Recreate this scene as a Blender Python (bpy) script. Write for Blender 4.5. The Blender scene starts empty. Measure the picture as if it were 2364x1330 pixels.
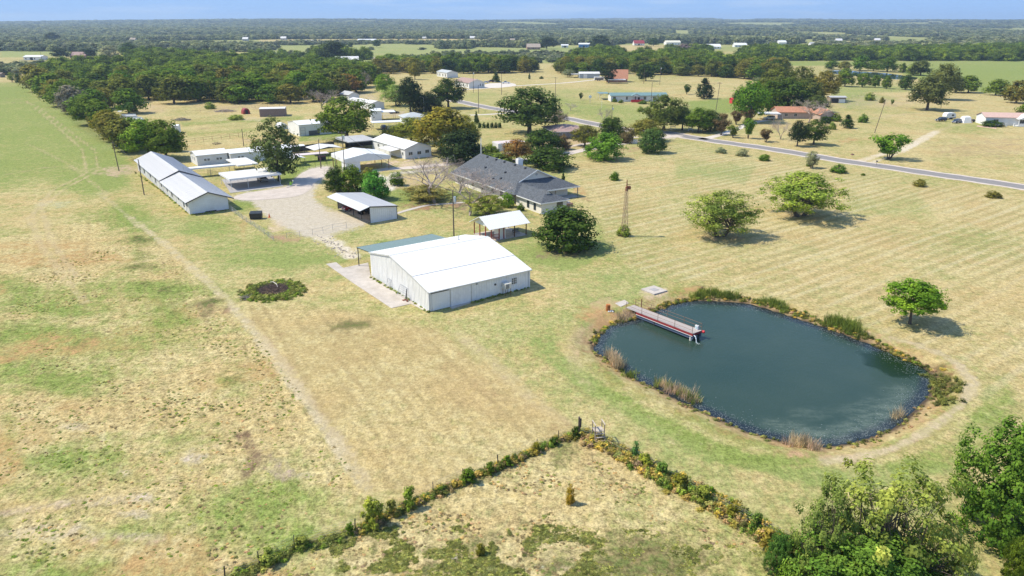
import bpy, math, random
import numpy as np
from math import radians as R
from mathutils import Vector
random.seed(7)
sc = bpy.context.scene
COL = sc.collection
# ------------------------------------------------------------------ camera, sky, sun, exposure
CH = 40.0; FP = 1700.0; HY = 50.0                 # camera height (m), focal length and horizon row in photo pixels
TH = math.atan((665 - HY) / FP); S = math.sin(TH); C = math.cos(TH)
cam = bpy.data.cameras.new('camera'); camo = bpy.data.objects.new('camera', cam); COL.objects.link(camo)
cam.sensor_width = 36; cam.lens = 36 * FP / 2364; cam.clip_start = 1; cam.clip_end = 40000
camo.location = (0, 0, CH); camo.rotation_euler = (R(90) - TH, 0, 0)
sc.camera = camo
SUN_EL, SUN_AZ = 54.0, 275.0                      # sun to the left, slightly towards the viewer side of square
w = bpy.data.worlds.new('World'); sc.world = w; w.use_nodes = True
nt = w.node_tree; nt.nodes.clear()
sky = nt.nodes.new('ShaderNodeTexSky'); sky.sky_type = 'NISHITA'; sky.sun_disc = False
sky.sun_elevation = R(SUN_EL); sky.sun_rotation = R(SUN_AZ)
sky.altitude = 300; sky.air_density = 1.0; sky.dust_density = 0.3; sky.ozone_density = 2.5
bg = nt.nodes.new('ShaderNodeBackground'); bg.inputs[1].default_value = 0.15
out = nt.nodes.new('ShaderNodeOutputWorld')
# thin streaky clouds, by direction
tc = nt.nodes.new('ShaderNodeTexCoord'); mp = nt.nodes.new('ShaderNodeMapping'); mp.inputs['Scale'].default_value = (2.2, 2.2, 26)
nz = nt.nodes.new('ShaderNodeTexNoise'); nz.inputs['Scale'].default_value = 2.1; nz.inputs['Detail'].default_value = 5
rp = nt.nodes.new('ShaderNodeMapRange'); rp.inputs[1].default_value = 0.50; rp.inputs[2].default_value = 0.78; rp.inputs[4].default_value = 0.65
mx = nt.nodes.new('ShaderNodeMix'); mx.data_type = 'RGBA'; mx.inputs[7].default_value = (2.9, 3.2, 3.6, 1)
tint = nt.nodes.new('ShaderNodeMix'); tint.data_type = 'RGBA'; tint.blend_type = 'MULTIPLY'; tint.inputs[0].default_value = 1.0
tint.inputs[7].default_value = (0.80, 0.93, 1.08, 1)
L = nt.links.new
L(tc.outputs['Generated'], mp.inputs[0]); L(mp.outputs[0], nz.inputs[0]); L(nz.outputs[0], rp.inputs[0])
L(sky.outputs[0], tint.inputs[6]); cap = nt.nodes.new('ShaderNodeMix'); cap.data_type = 'RGBA'; cap.blend_type = 'DARKEN'; cap.inputs[0].default_value = 1.0; cap.inputs[7].default_value = (1.28, 2.1, 3.55, 1)   # the blue of the sky in view
L(rp.outputs[0], mx.inputs[0]); L(tint.outputs[2], cap.inputs[6]); L(cap.outputs[2], mx.inputs[6]); L(mx.outputs[2], bg.inputs[0]); L(bg.outputs[0], out.inputs[0])
sun = bpy.data.lights.new('sun', 'SUN'); sun.energy = 3.3; sun.angle = R(0.6); sun.color = (1.0, 0.93, 0.78)
suno = bpy.data.objects.new('sun', sun); COL.objects.link(suno)
a = R(SUN_AZ); e = R(SUN_EL)
sd = Vector((math.sin(a) * math.cos(e), math.cos(a) * math.cos(e), math.sin(e)))
suno.rotation_euler = sd.to_track_quat('Z', 'Y').to_euler(); suno.location = (0, 0, 60)
vs = sc.view_settings; vs.view_transform = 'Standard'; vs.look = 'None'; vs.gamma = 1; vs.use_curve_mapping = False
vs.exposure = 0.90
sc.cycles.volume_bounces = 0; sc.cycles.max_bounces = 6; sc.cycles.transparent_max_bounces = 8
# ------------------------------------------------------------------ helpers
def G(u, v, z=0.0):
    """photo pixel -> point on the horizontal plane z"""
    x = (u - 1182) / FP; y = (v - 665) / FP; d = S + y * C; k = (CH - z) / d
    return x * k, (C - y * S) * k
def zt(X, Y, v):
    t = (v - 665) / FP
    return CH - Y * (t * C + S) / (C - t * S)
def depth(X, Y, z=0): return (CH - z) * S + Y * C
def sstep(a, b, x):
    t = np.clip((x - a) / (b - a), 0, 1); return t * t * (3 - 2 * t)
def terr(X, Y):
    X = np.asarray(X, float); Y = np.asarray(Y, float); r = np.hypot(X, Y)
    s = sstep(1700, 8500, r)
    return s * (40 + 16 * np.sin(X / 2100 + 1.3) + 9 * np.sin(X / 900 + Y / 1700) + 7 * np.sin(Y / 700 + X / 3100)) + 3.0 * sstep(900, 1800, r) * np.sin(X / 340 + 2) * np.sin(Y / 260)
def tag(o, label=None, cat=None, group=None, kind=None):
    if label: o['label'] = label
    if cat: o['category'] = cat
    if group: o['group'] = group
    if kind: o['kind'] = kind
    return o
def thing(name, label, cat, loc=(0, 0, 0), rz=0.0, group=None):
    o = bpy.data.objects.new(name, None); COL.objects.link(o); o.empty_display_size = 0.3
    o.location = loc; o.rotation_euler = (0, 0, rz)
    return tag(o, label, cat, group)
class MB:
    def __init__(s): s.v = []; s.f = []
    def poly(s, pts):
        n = len(s.v); s.v += [tuple(p) for p in pts]; s.f.append(tuple(range(n, n + len(pts)))); return s
    def hexa(s, b, t):
        n = len(s.v); k = len(b); s.v += [tuple(p) for p in b] + [tuple(p) for p in t]
        s.f.append(tuple(range(n + k - 1, n - 1, -1))); s.f.append(tuple(range(n + k, n + 2 * k)))
        for i in range(k):
            j = (i + 1) % k; s.f.append((n + i, n + j, n + k + j, n + k + i))
        return s
    def box(s, x0, x1, y0, y1, z0, z1):
        return s.hexa([(x0, y0, z0), (x1, y0, z0), (x1, y1, z0), (x0, y1, z0)], [(x0, y0, z1), (x1, y0, z1), (x1, y1, z1), (x0, y1, z1)])
    def tube(s, p0, p1, r0, r1=None, n=6, cap=True):
        r1 = r0 if r1 is None else r1
        a = Vector(p0); b = Vector(p1); d = (b - a)
        if d.length < 1e-6: return s
        d.normalize(); u = d.orthogonal().normalized(); w_ = d.cross(u)
        k = len(s.v)
        for P, r in ((a, r0), (b, r1)):
            for i in range(n):
                t = 2 * math.pi * i / n; q = P + u * (r * math.cos(t)) + w_ * (r * math.sin(t)); s.v.append(tuple(q))
        for i in range(n):
            j = (i + 1) % n; s.f.append((k + i, k + j, k + n + j, k + n + i))
        if cap:
            s.f.append(tuple(range(k + n - 1, k - 1, -1))); s.f.append(tuple(range(k + n, k + 2 * n)))
        return s
    def prism(s, prof, axis, a0, a1):
        """profile of 2D points extruded along axis ('x','y')"""
        if axis == 'y': return s.hexa([(p[0], a0, p[1]) for p in prof], [(p[0], a1, p[1]) for p in prof])
        return s.hexa([(a0, p[0], p[1]) for p in prof], [(a1, p[0], p[1]) for p in prof])
    def slab(s, q, th):
        return s.hexa([(p[0], p[1], p[2] - th) for p in q], q)
    def mesh(s, name, m):
        me = bpy.data.meshes.new(name); me.from_pydata(s.v, [], s.f)
        for mm in (m if isinstance(m, (list, tuple)) else [m]): me.materials.append(mm)
        me.update(); return me
    def part(s, name, m, parent=None, loc=None, rz=None):
        o = bpy.data.objects.new(name, s.mesh(name, m)); COL.objects.link(o)
        if parent: o.parent = parent
        if loc: o.location = loc
        if rz is not None: o.rotation_euler = (0, 0, rz)
        import bmesh
        bm = bmesh.new(); bm.from_mesh(o.data); bmesh.ops.recalc_face_normals(bm, faces=bm.faces); bm.to_mesh(o.data); bm.free()
        return o
def inst(o, parent, loc=(0, 0, 0), rot=(0, 0, 0), scale=(1, 1, 1)):
    c = o.copy(); COL.objects.link(c); c.parent = parent; c.location = loc; c.rotation_euler = rot; c.scale = scale; return c
def copy_tree(o, parent=None):
    c = o.copy(); COL.objects.link(c); c.parent = parent
    for ch in list(o.children): copy_tree(ch, c)
    return c
# ------------------------------------------------------------------ materials
MC = {}
def mat(name, col, rough=0.7, metal=0.0, var=0.12, scale=1.5, bump=0.0, spec=0.4, col2=None, dirt=0.0, stretch=(1, 1, 1), trans=0.0):
    if name in MC: return MC[name]
    m = bpy.data.materials.new(name); m.use_nodes = True; n = m.node_tree; b = n.nodes['Principled BSDF']; lk = n.links.new
    b.inputs['Roughness'].default_value = rough; b.inputs['Metallic'].default_value = metal; b.inputs['Specular IOR Level'].default_value = spec
    t = n.nodes.new('ShaderNodeTexCoord'); mp = n.nodes.new('ShaderNodeMapping'); mp.inputs['Scale'].default_value = stretch
    nz = n.nodes.new('ShaderNodeTexNoise'); nz.inputs['Scale'].default_value = scale; nz.inputs['Detail'].default_value = 6; nz.inputs['Roughness'].default_value = 0.65
    lk(t.outputs['Object'], mp.inputs[0]); lk(mp.outputs[0], nz.inputs['Vector'])
    r = n.nodes.new('ShaderNodeValToRGB'); r.color_ramp.elements[0].position = 0.32; r.color_ramp.elements[1].position = 0.68
    c2 = col2 or tuple(min(1, c * (1 + var)) for c in col)
    c1 = tuple(c * (1 - var) for c in col) if not col2 else col
    r.color_ramp.elements[0].color = (*c1, 1); r.color_ramp.elements[1].color = (*c2, 1)
    lk(nz.outputs[0], r.inputs[0]); last = r.outputs[0]
    if dirt:
        n2 = n.nodes.new('ShaderNodeTexNoise'); n2.inputs['Scale'].default_value = 0.35; n2.inputs['Detail'].default_value = 8; n2.inputs['Roughness'].default_value = 0.7
        lk(t.outputs['Object'], n2.inputs['Vector'])
        mr = n.nodes.new('ShaderNodeMapRange'); mr.inputs[1].default_value = 0.45; mr.inputs[2].default_value = 0.75; mr.inputs[4].default_value = dirt
        lk(n2.outputs[0], mr.inputs[0])
        mxx = n.nodes.new('ShaderNodeMix'); mxx.data_type = 'RGBA'; mxx.inputs[7].default_value = (0.22, 0.17, 0.12, 1)
        lk(mr.outputs[0], mxx.inputs[0]); lk(last, mxx.inputs[6]); last = mxx.outputs[2]
    lk(last, b.inputs['Base Color'])
    if bump:
        bp = n.nodes.new('ShaderNodeBump'); bp.inputs['Strength'].default_value = bump; bp.inputs['Distance'].default_value = 0.05
        lk(nz.outputs[0], bp.inputs['Height']); lk(bp.outputs[0], b.inputs['Normal'])
    MC[name] = m; return m
WHITE = mat('white_metal', (0.76, 0.755, 0.74), 0.5, var=0.05, dirt=0.16)
WROOF = mat('white_metal_roof', (0.70, 0.69, 0.67), 0.4, var=0.025, dirt=0.06)
GROOF = mat('grey_metal_roof', (0.62, 0.60, 0.575), 0.6, 0.0, var=0.06, dirt=0.16, stretch=(1, .3, 1))
GROOF2 = mat('weathered_grey_roof', (0.42, 0.42, 0.42), 0.6, 0.0, var=0.12, dirt=0.3)
TEAL = mat('teal_metal_roof', (0.16, 0.225, 0.22), 0.55, 0.0, var=0.08, dirt=0.12)
SIDING = mat('white_siding', (0.72, 0.715, 0.70), 0.6, var=0.06, dirt=0.22, stretch=(.3, .3, 4))
DTRIM = mat('dark_trim', (0.05, 0.05, 0.055), 0.5)
BSTEEL = mat('black_steel', (0.035, 0.035, 0.04), 0.5)
RUST = mat('rusty_steel', (0.22, 0.08, 0.04), 0.8, var=0.4, scale=4)
GSTEEL = mat('galvanised_steel', (0.42, 0.43, 0.44), 0.45, 0.5, var=0.12)
WOOD = mat('weathered_wood', (0.26, 0.21, 0.16), 0.85, var=0.3, scale=3, stretch=(1, 1, 6), bump=0.4)
POLEW = mat('utility_pole_wood', (0.13, 0.10, 0.08), 0.9, var=0.3, scale=4)
GLASS = mat('window_glass', (0.035, 0.05, 0.06), 0.12, 0, var=0.3, spec=0.8)
DARK = mat('dark_interior', (0.03, 0.03, 0.03), 0.9)
CONC = mat('concrete', (0.46, 0.41, 0.36), 0.9, var=0.14, scale=0.8, dirt=0.4, bump=0.2)
SHING = mat('slate_grey_shingles', (0.082, 0.09, 0.10), 0.9, var=0.5, scale=2.6, stretch=(1, 1, 1), bump=0.6, dirt=0.05)
PSHING = mat('pinkish_brown_shingles', (0.33, 0.22, 0.19), 0.9, var=0.2, scale=2, dirt=0.3)
RSHING = mat('terracotta_shingles', (0.42, 0.19, 0.11), 0.9, var=0.22, scale=1.4, dirt=0.2)
TSHING = mat('tan_brown_shingles', (0.36, 0.29, 0.23), 0.9, var=0.2, scale=1.4, dirt=0.2)
BRICK = mat('red_brick', (0.32, 0.19, 0.14), 0.9, var=0.25, scale=5)
CREAM = mat('cream_brick', (0.72, 0.68, 0.61), 0.85, var=0.06, scale=3, dirt=0.06)
REDP = mat('red_paint', (0.27, 0.035, 0.035), 0.5, var=0.2)
BARK = mat('bark', (0.12, 0.095, 0.075), 0.95, var=0.35, scale=6, bump=0.5)
PALEBARK = mat('pale_dead_bark', (0.38, 0.31, 0.27), 0.95, var=0.2, scale=6)
RUBBER = mat('tyre_rubber', (0.02, 0.02, 0.02), 0.9)
def leafmat(name, objcol=True, base=(0.07, 0.11, 0.03), var=0.5):
    m = bpy.data.materials.new(name); m.use_nodes = True; n = m.node_tree; lk = n.links.new; b = n.nodes['Principled BSDF']
    b.inputs['Roughness'].default_value = 0.8; b.inputs['Specular IOR Level'].default_value = 0.06
    oi = n.nodes.new('ShaderNodeObjectInfo'); g = n.nodes.new('ShaderNodeNewGeometry'); t = n.nodes.new('ShaderNodeTexCoord')
    nz = n.nodes.new('ShaderNodeTexNoise'); nz.inputs['Scale'].default_value = 3.5; nz.inputs['Detail'].default_value = 3
    ad = n.nodes.new('ShaderNodeVectorMath'); ad.operation = 'ADD'; lk(t.outputs['Object'], ad.inputs[0])
    cm = n.nodes.new('ShaderNodeCombineXYZ'); ml = n.nodes.new('ShaderNodeMath'); ml.operation = 'MULTIPLY'; ml.inputs[1].default_value = 37
    lk(oi.outputs['Random'], ml.inputs[0]); lk(ml.outputs[0], cm.inputs[0]); lk(cm.outputs[0], ad.inputs[1]); lk(ad.outputs[0], nz.inputs['Vector'])
    # brightness by island and clump
    hs = n.nodes.new('ShaderNodeHueSaturation')
    mr = n.nodes.new('ShaderNodeMapRange'); mr.inputs[3].default_value = 0.6; mr.inputs[4].default_value = 1.5; lk(g.outputs['Random Per Island'], mr.inputs[0])
    m2 = n.nodes.new('ShaderNodeMapRange'); m2.inputs[1].default_value = 0.3; m2.inputs[2].default_value = 0.7; m2.inputs[3].default_value = 1 - var; m2.inputs[4].default_value = 1 + var; lk(nz.outputs[0], m2.inputs[0])
    mm = n.nodes.new('ShaderNodeMath'); mm.operation = 'MULTIPLY'; lk(mr.outputs[0], mm.inputs[0]); lk(m2.outputs[0], mm.inputs[1])
    lk(mm.outputs[0], hs.inputs['Value'])
    h1 = n.nodes.new('ShaderNodeMapRange'); h1.inputs[1].default_value = 0.3; h1.inputs[2].default_value = 0.7; h1.inputs[3].default_value = 0.518; h1.inputs[4].default_value = 0.478; lk(nz.outputs[0], h1.inputs[0]); lk(h1.outputs[0], hs.inputs['Hue'])
    if objcol: lk(oi.outputs['Color'], hs.inputs['Color'])
    else:
        r = n.nodes.new('ShaderNodeValToRGB'); el = r.color_ramp.elements
        el[0].position = 0.0; el[0].color = (*[c * 0.42 for c in base], 1); el[1].position = 0.5; el[1].color = (*base, 1)
        for p_, c_ in ((0.72, (base[0] * 1.5, base[1] * 1.35, base[2] * 1.1)), (0.88, (base[0] * 1.35, base[1] * 1.15, base[2] * 1.3)), (1.0, (base[0] * 0.8, base[1] * 0.75, base[2] * 1.0))):
            e_ = el.new(p_); e_.color = (*c_, 1)
        lk(oi.outputs['Random'], r.inputs[0]); lk(r.outputs[0], hs.inputs['Color'])
    lk(hs.outputs[0], b.inputs['Base Color'])
    tr = n.nodes.new('ShaderNodeBsdfTranslucent'); lk(hs.outputs[0], tr.inputs[0]); ms = n.nodes.new('ShaderNodeMixShader'); ms.inputs[0].default_value = 0.38
    lk(b.outputs[0], ms.inputs[1]); lk(tr.outputs[0], ms.inputs[2]); lk(ms.outputs[0], n.nodes['Material Output'].inputs[0])
    return m
LEAF = leafmat('foliage')
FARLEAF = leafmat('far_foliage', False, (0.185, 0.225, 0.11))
# ------------------------------------------------------------------ numpy noise
def vnoise(x, y, seed=0):
    xi = np.floor(x).astype(np.int64); yi = np.floor(y).astype(np.int64); fx = x - xi; fy = y - yi
    fx = fx * fx * (3 - 2 * fx); fy = fy * fy * (3 - 2 * fy)
    def h(a, b):
        n = (a * 374761393 + b * 668265263 + seed * 1442695041) & 0xffffffff
        n = ((n ^ (n >> 13)) * 1274126177) & 0xffffffff; n = n ^ (n >> 16)
        return n / 4294967295.0
    return (h(xi, yi) * (1 - fx) + h(xi + 1, yi) * fx) * (1 - fy) + (h(xi, yi + 1) * (1 - fx) + h(xi + 1, yi + 1) * fx) * fy
def fbm(x, y, seed=0, oct=4, rough=0.5):
    s = 0; a_ = 1; t = 0
    for i in range(oct):
        s = s + a_ * vnoise(x * 2 ** i, y * 2 ** i, seed + i * 17); t += a_; a_ *= rough
    return s / t
def sdpoly(px, py, poly):
    """signed distance to a closed polygon, negative inside"""
    P = np.array(poly, float); d = np.full(px.shape, 1e18); ins = np.zeros(px.shape, bool); n = len(P)
    for i in range(n):
        ax, ay = P[i]; bx, by = P[(i + 1) % n]; ex, ey = bx - ax, by - ay; wx, wy = px - ax, py - ay
        t = np.clip((wx * ex + wy * ey) / (ex * ex + ey * ey + 1e-12), 0, 1)
        d = np.minimum(d, (wx - ex * t) ** 2 + (wy - ey * t) ** 2)
        if ey != 0:
            c = ((ay > py) != (by > py)) & (px < ex * (py - ay) / ey + ax); ins ^= c
    d = np.sqrt(d); return np.where(ins, -d, d)
def sdline(px, py, line):
    d = np.full(px.shape, 1e18)
    for (ax, ay), (bx, by) in zip(line[:-1], line[1:]):
        ex, ey = bx - ax, by - ay; wx, wy = px - ax, py - ay
        t = np.clip((wx * ex + wy * ey) / (ex * ex + ey * ey + 1e-12), 0, 1)
        d = np.minimum(d, (wx - ex * t) ** 2 + (wy - ey * t) ** 2)
    return np.sqrt(d)
def smooth_line(pts, k=6, closed=False):
    P = [np.array(p, float) for p in pts]; n = len(P); o = []
    rng = range(n) if closed else range(n - 1)
    for i in rng:
        if closed: p0, p1, p2, p3 = P[(i - 1) % n], P[i], P[(i + 1) % n], P[(i + 2) % n]
        else: p0, p1, p2, p3 = P[max(i - 1, 0)], P[i], P[i + 1], P[min(i + 2, n - 1)]
        for j in range(k):
            t = j / k
            o.append(tuple(0.5 * (2 * p1 + (p2 - p0) * t + (2 * p0 - 5 * p1 + 4 * p2 - p3) * t * t + (3 * p1 - p0 - 3 * p2 + p3) * t ** 3)))
    if not closed: o.append(tuple(P[-1]))
    return o
HAZE = 1.1e-4
# ================================================================== GROUND
WZ = -0.7                                          # pond water level
POND = [(1375,790),(1385,770),(1402,757),(1432,745),(1470,737),(1500,724),(1540,707),(1580,699),(1620,696),(1700,699),(1745,708),(1800,724),(1860,744),(1920,764),(1975,782),(2020,802),(2070,824),(2120,842),(2145,862),(2148,885),(2140,910),(2125,935),(2095,962),(2060,985),(2010,1008),(1950,1023),(1890,1030),(1830,1022),(1770,1007),(1700,985),(1640,958),(1580,930),(1520,897),(1470,875),(1430,850),(1395,825),(1375,805)]
POND = [(u + 3 * math.sin(i * 1.7), v + 1.5 * math.sin(i * 2.3)) for i, (u, v) in enumerate(POND)]
PONDW = [G(u, v, WZ) for u, v in smooth_line(POND, 3, True)]
P2W = [G(u, v) for u, v in [(1905,162),(1940,162),(1985,165),(2040,169),(2090,174),(2120,180),(2112,184),(2060,183),(2000,178),(1945,172),(1910,168)]]
RN = 620
rr = 18 * (11000 / 18) ** (np.linspace(0, 1, RN) ** 1.0)
th1 = np.arange(-46, 46.01, 0.18); th2 = np.arange(50, 310, 6.0)
tt = np.radians(np.concatenate([th1, th2])); NT = len(tt)
RR, TT = np.meshgrid(rr, tt, indexing='ij'); GX = (RR * np.sin(TT)).ravel(); GY = (RR * np.cos(TT)).ravel()
GX = np.append(GX, 0.0); GY = np.append(GY, 0.0)
zc = CH * S + GY * C; ok = zc > 1
PU = np.where(ok, 1182 + FP * GX / np.where(ok, zc, 1), -9999); PV = np.where(ok, 665 + FP * (CH * C - GY * S) / np.where(ok, zc, 1), 9999)
RA = np.hypot(GX, GY)
Z = terr(GX, GY)
near = RA < 260
sdp = np.full(GX.shape, 999.0); sdp[near] = sdpoly(GX[near], GY[near], PONDW)
wob = (fbm(GX / 3, GY / 3, 5) - 0.5) * 1.2
sdb = sdp + wob * np.clip(sdp + 1, 0, 1) * 0.6
pz = np.where(sdp < 0, WZ + sdp * 0.35, WZ + 0.0 + sstep(0, 3.2, sdb) * 0.7)
Z = np.where(sdp < 3.4, np.maximum(np.minimum(pz, 0), -2.4), Z)
m2_ = (RA > 380) & (RA < 900); sd2 = np.full(GX.shape, 999.0); sd2[m2_] = sdpoly(GX[m2_], GY[m2_], P2W); Z = np.where(sd2 < 0, np.maximum(sd2 * .3, -1.5), Z)
# pixel-free ground masks: lists below are in photo coordinates projected once onto the ground
wu = PU + (fbm(GX / 9, GY / 9, 3) - 0.5) * 26 * np.clip(120 / np.maximum(RA, 30), 0, 1.2); wv = PV + (fbm(GX / 9, GY / 9, 4) - 0.5) * 18 * np.clip(120 / np.maximum(RA, 30), 0, 1.2)
green = 0.34 + 0 * GX; over = np.zeros((len(GX), 4)); dark = 0 * GX; sA = 0 * GX; sB = 0 * GX; patch = 0.35 + 0 * GX; pale = 0 * GX
def msk(poly, soft=12):
    m = np.zeros(GX.shape); P = np.array(poly, float)
    q = (wu > P[:, 0].min() - soft) & (wu < P[:, 0].max() + soft) & (wv > P[:, 1].min() - soft) & (wv < P[:, 1].max() + soft)
    d = sdpoly(wu[q], wv[q], poly); m[q] = sstep(soft * .5, -soft * .5, d); return m
def setg(poly, g, p=None, soft=12, pal=None):
    global green, patch, pale
    m = msk(poly, soft); green = green * (1 - m) + g * m
    if p is not None: patch = patch * (1 - m) + p * m
    if pal is not None: pale = pale * (1 - m) + pal * m
    return m
def addover(m, col, a):
    al = np.clip(m * a, 0, 1)[:, None]; A = over[:, 3:4]; na = al + A * (1 - al)
    over[:, :3] = np.where(na > 1e-4, (np.array(col)[None, :] * al + over[:, :3] * A * (1 - al)) / np.maximum(na, 1e-4), over[:, :3]); over[:, 3:4] = na
def brk(m): return np.clip(m * 1.5 + (n2 - .5) * 2.2 + (n3 - .5) * 3.0 - .45, 0, 1) * sstep(0, .25, m)
def ell(u, v, ru, rv, rot=0):
    c_, s_ = math.cos(R(rot)), math.sin(R(rot)); dx = wu - u; dy = wv - v
    a_ = (dx * c_ + dy * s_) / ru; b_ = (-dx * s_ + dy * c_) / rv
    return np.clip(1.35 - np.sqrt(a_ * a_ + b_ * b_), 0, 1) / 1.0
TAN = (0.50, 0.40, 0.23); GRAV = (0.62, 0.55, 0.46); WGRAV = (0.74, 0.68, 0.60); SOIL = (0.36, 0.22, 0.13); ORG = (0.46, 0.28, 0.13); BARE = (0.56, 0.46, 0.36)
# fields, far to near
setg([(-3000,52),(5000,52),(5000,118),(-3000,118)], 0.72, .4, 4, .2)
setg([(0,112),(240,112),(240,134),(0,134)], 0.85, .3, 6, .6)
setg([(300,120),(760,128),(860,138),(700,150),(480,138),(310,128)], .85, .3, 5, .6)
setg([(-60,134),(300,128),(330,150),(-60,152)], 0.12, .3, 5)
setg([(600,100),(1400,96),(1400,160),(900,158),(600,130)], 0.9, .4, 8, .6)
setg([(480,83),(860,83),(860,88),(480,88)], 0.05, .2, 3, .3)
setg([(600,92),(1200,92),(1200,97),(600,97)], 0.12, .2, 3)
setg([(1330,104),(1545,103),(1545,120),(1400,120)], 0.1, .3, 5)
setg([(1900,94),(2140,96),(2140,108),(1880,103)], 0.1, .3, 4)
setg([(840,163),(1300,150),(1420,185),(2200,175),(2364,215),(2364,260),(1750,240),(1400,235),(1060,240),(840,220)], 0.18, .4, 12)
setg([(980,152),(1290,146),(1290,166),(980,166)], 0.15, .3, 5)
setg([(2085,140),(2500,138),(2500,212),(2300,220),(2140,190),(2085,170)], 1.0, .12, 6, .1)
setg([(1680,140),(2100,141),(2100,152),(1680,152)], 0.9, .2, 5)
setg([(1920,196),(2150,196),(2110,222),(1960,250),(1920,232)], 0.75, .4, 10, .4)
setg([(1060,215),(1420,200),(1560,225),(1660,245),(1640,300),(1300,300),(1180,262),(1060,240)], 0.5, .4, 12, .3)
setg([(1590,235),(1700,225),(1700,262),(1590,262)], 1.0, .1, 6, .1)
setg([(1280,225),(1500,250),(1500,290),(1440,290),(1300,262)], 0.75, .3, 10, .2)
setg([(1040,270),(1230,265),(1240,330),(1100,340)], 0.5, .5, 10, .2)
setg([(1840,260),(2600,240),(2600,440),(2100,390),(1700,318),(1640,300)], 0.12, .5, 14)
setg([(2120,280),(2250,275),(2320,310),(2200,310)], 0.42, .6, 10)
setg([(1850,300),(2050,330),(2100,390),(1900,350)], 0.28, .5, 10)
setg([(2000,215),(2364,262),(2364,222),(2200,208)], 0.08, .4, 10)
# farmyard
setg([(240,225),(860,200),(860,330),(420,350),(340,290)], 0.16, .5, 12)
setg([(420,283),(700,268),(700,276),(420,291)], 0.75, .2, 6)
setg([(430,305),(640,292),(640,300),(430,314)], 0.6, .3, 6)
setg([(690,312),(800,304),(800,322),(690,326)], 1.0, .1, 5)
setg([(600,370),(800,345),(800,395),(700,400),(660,430)], 0.95, .2, 8)
setg([(650,425),(690,395),(735,380),(640,380)], 1.0, .1, 6)
# left green field
mfield = setg([(-200,185),(68,190),(75,215),(150,245),(215,295),(270,335),(300,370),(300,430),(200,470),(90,500),(-400,560)], 0.97, .35, 40, .15)
setg([(-400,470),(120,420),(300,480),(160,560),(-400,640)], 0.32, .7, 50)
setg([(-60,150),(70,160),(70,190),(-60,190)], 0.12, .4, 8)
# pasture, strip, lawns
mpast = setg([(-900,560),(120,540),(260,470),(310,505),(440,620),(520,690),(600,780),(680,890),(760,1000),(845,1140),(540,1340),(400,1700),(-900,1700)], 0.20, 1.0, 24)
mstrip = setg([(560,700),(840,720),(1000,760),(1330,985),(1000,1140),(850,1135),(760,1000),(680,890),(600,780)], 0.10, .35, 26, 0)
setg([(310,505),(440,500),(640,560),(760,600),(850,680),(850,720),(560,700),(440,620)], 0.46, .6, 30, .3)
setg([(880,640),(1250,640),(1420,650),(1380,900),(1700,1080),(2150,1080),(2364,1050),(2364,1400),(1800,1250),(1450,1040),(1330,985),(1020,770)], 0.42, .5, 36, .35)
setg([(520,545),(800,545),(960,450),(1150,470),(1300,480),(1450,560),(1300,640),(850,600),(700,610)], 0.5, .6, 24, .3)
mright = setg([(1300,380),(1560,330),(2364,450),(2600,500),(2600,850),(2300,860),(1980,740),(1640,660),(1480,640),(1400,560),(1380,480)], 0.20, .45, 30, .25)
setg([(1560,370),(1750,380),(1720,425),(1560,410)], 0.75, .3, 22, .6)
setg([(1950,440),(2120,450),(2160,500),(1960,500)], 0.6, .4, 30, .5)
setg([(1250,640),(1450,620),(1560,650),(1400,720)], 0.6, .4, 24, .5)
mlow = setg([(1335,1000),(1460,1062),(1560,1115),(1680,1185),(1830,1262),(1900,1800),(300,1800),(540,1330),(680,1268),(820,1228),(1000,1143)], 0.12, .7, 14)
setg([(640,420),(1170,350),(1320,350),(1300,470),(1100,490),(900,500),(720,460)], 0.55, .7, 16, .2)
# large-scale variation; every field gets patchy growth
n1 = fbm(GX / 22, GY / 22, 11, 5); n2 = fbm(GX / 5.5, GY / 5.5, 12, 5, .6); n3 = fbm(GX / 1.6, GY / 1.6, 19, 4, .6)
nb = fbm(GX / 90, GY / 90, 31, 4)
farf = sstep(250, 900, RA)
green = green + patch * ((n1 - .5) * 1.7 + (n2 - .5) * 1.5) * (1 - .6 * farf) + (nb - .5) * 0.5 * farf
# pasture green bands, seen in the photograph
for (u, v, ru, rv, g) in [(60,760,110,45,.35),(230,790,150,30,.3),(420,680,110,34,.7),(400,740,60,40,.5),(330,560,40,60,.5),(290,500,50,40,.5),(300,880,160,50,.25),(180,1060,140,34,.75),(300,1110,60,20,.5),(20,990,30,60,.7),
                          (560,1180,170,60,.65),(620,1250,120,40,.6),(650,1130,130,40,.35),(60,690,60,30,.5),(150,715,60,14,.4),(520,880,26,9,.8),(40,650,90,20,.5),(470,1080,60,30,.3),(280,1230,120,30,.2),(80,860,120,40,.3),
                          (1560,860,90,18,.5),(860,740,60,30,.1),(1800,1060,200,14,.55),(1480,1010,90,40,.25),(700,600,90,16,.45),(480,520,60,25,.5),(1000,600,60,30,.3),(1130,500,70,20,.4),
                          (590,455,30,25,.9),(560,470,20,22,.8),(980,460,60,16,.2),(790,510,40,10,.3),(900,560,60,12,.5),(2250,560,120,40,.3),(2100,880,140,20,.2),(1250,600,80,20,.4)]:
    green += ell(u, v, ru, rv) * g
for (u, v, ru, rv, g) in [(420,830,200,60,.5),(130,640,120,30,.35),(100,740,150,22,.45),(640,960,90,50,.3),(60,940,80,70,.4),(250,960,200,40,.35),(430,900,150,60,.3),(80,1190,160,60,.35),(330,1290,200,40,.3),(1100,900,200,50,.2)]:
    green -= ell(u, v, ru, rv) * g
og = msk([(-900,560),(200,560),(520,690),(845,1140),(400,1700),(-900,1700)], 30) * sstep(.50, .72, fbm(GX / 14, GY / 9, 41, 5)) * 0.75
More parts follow.
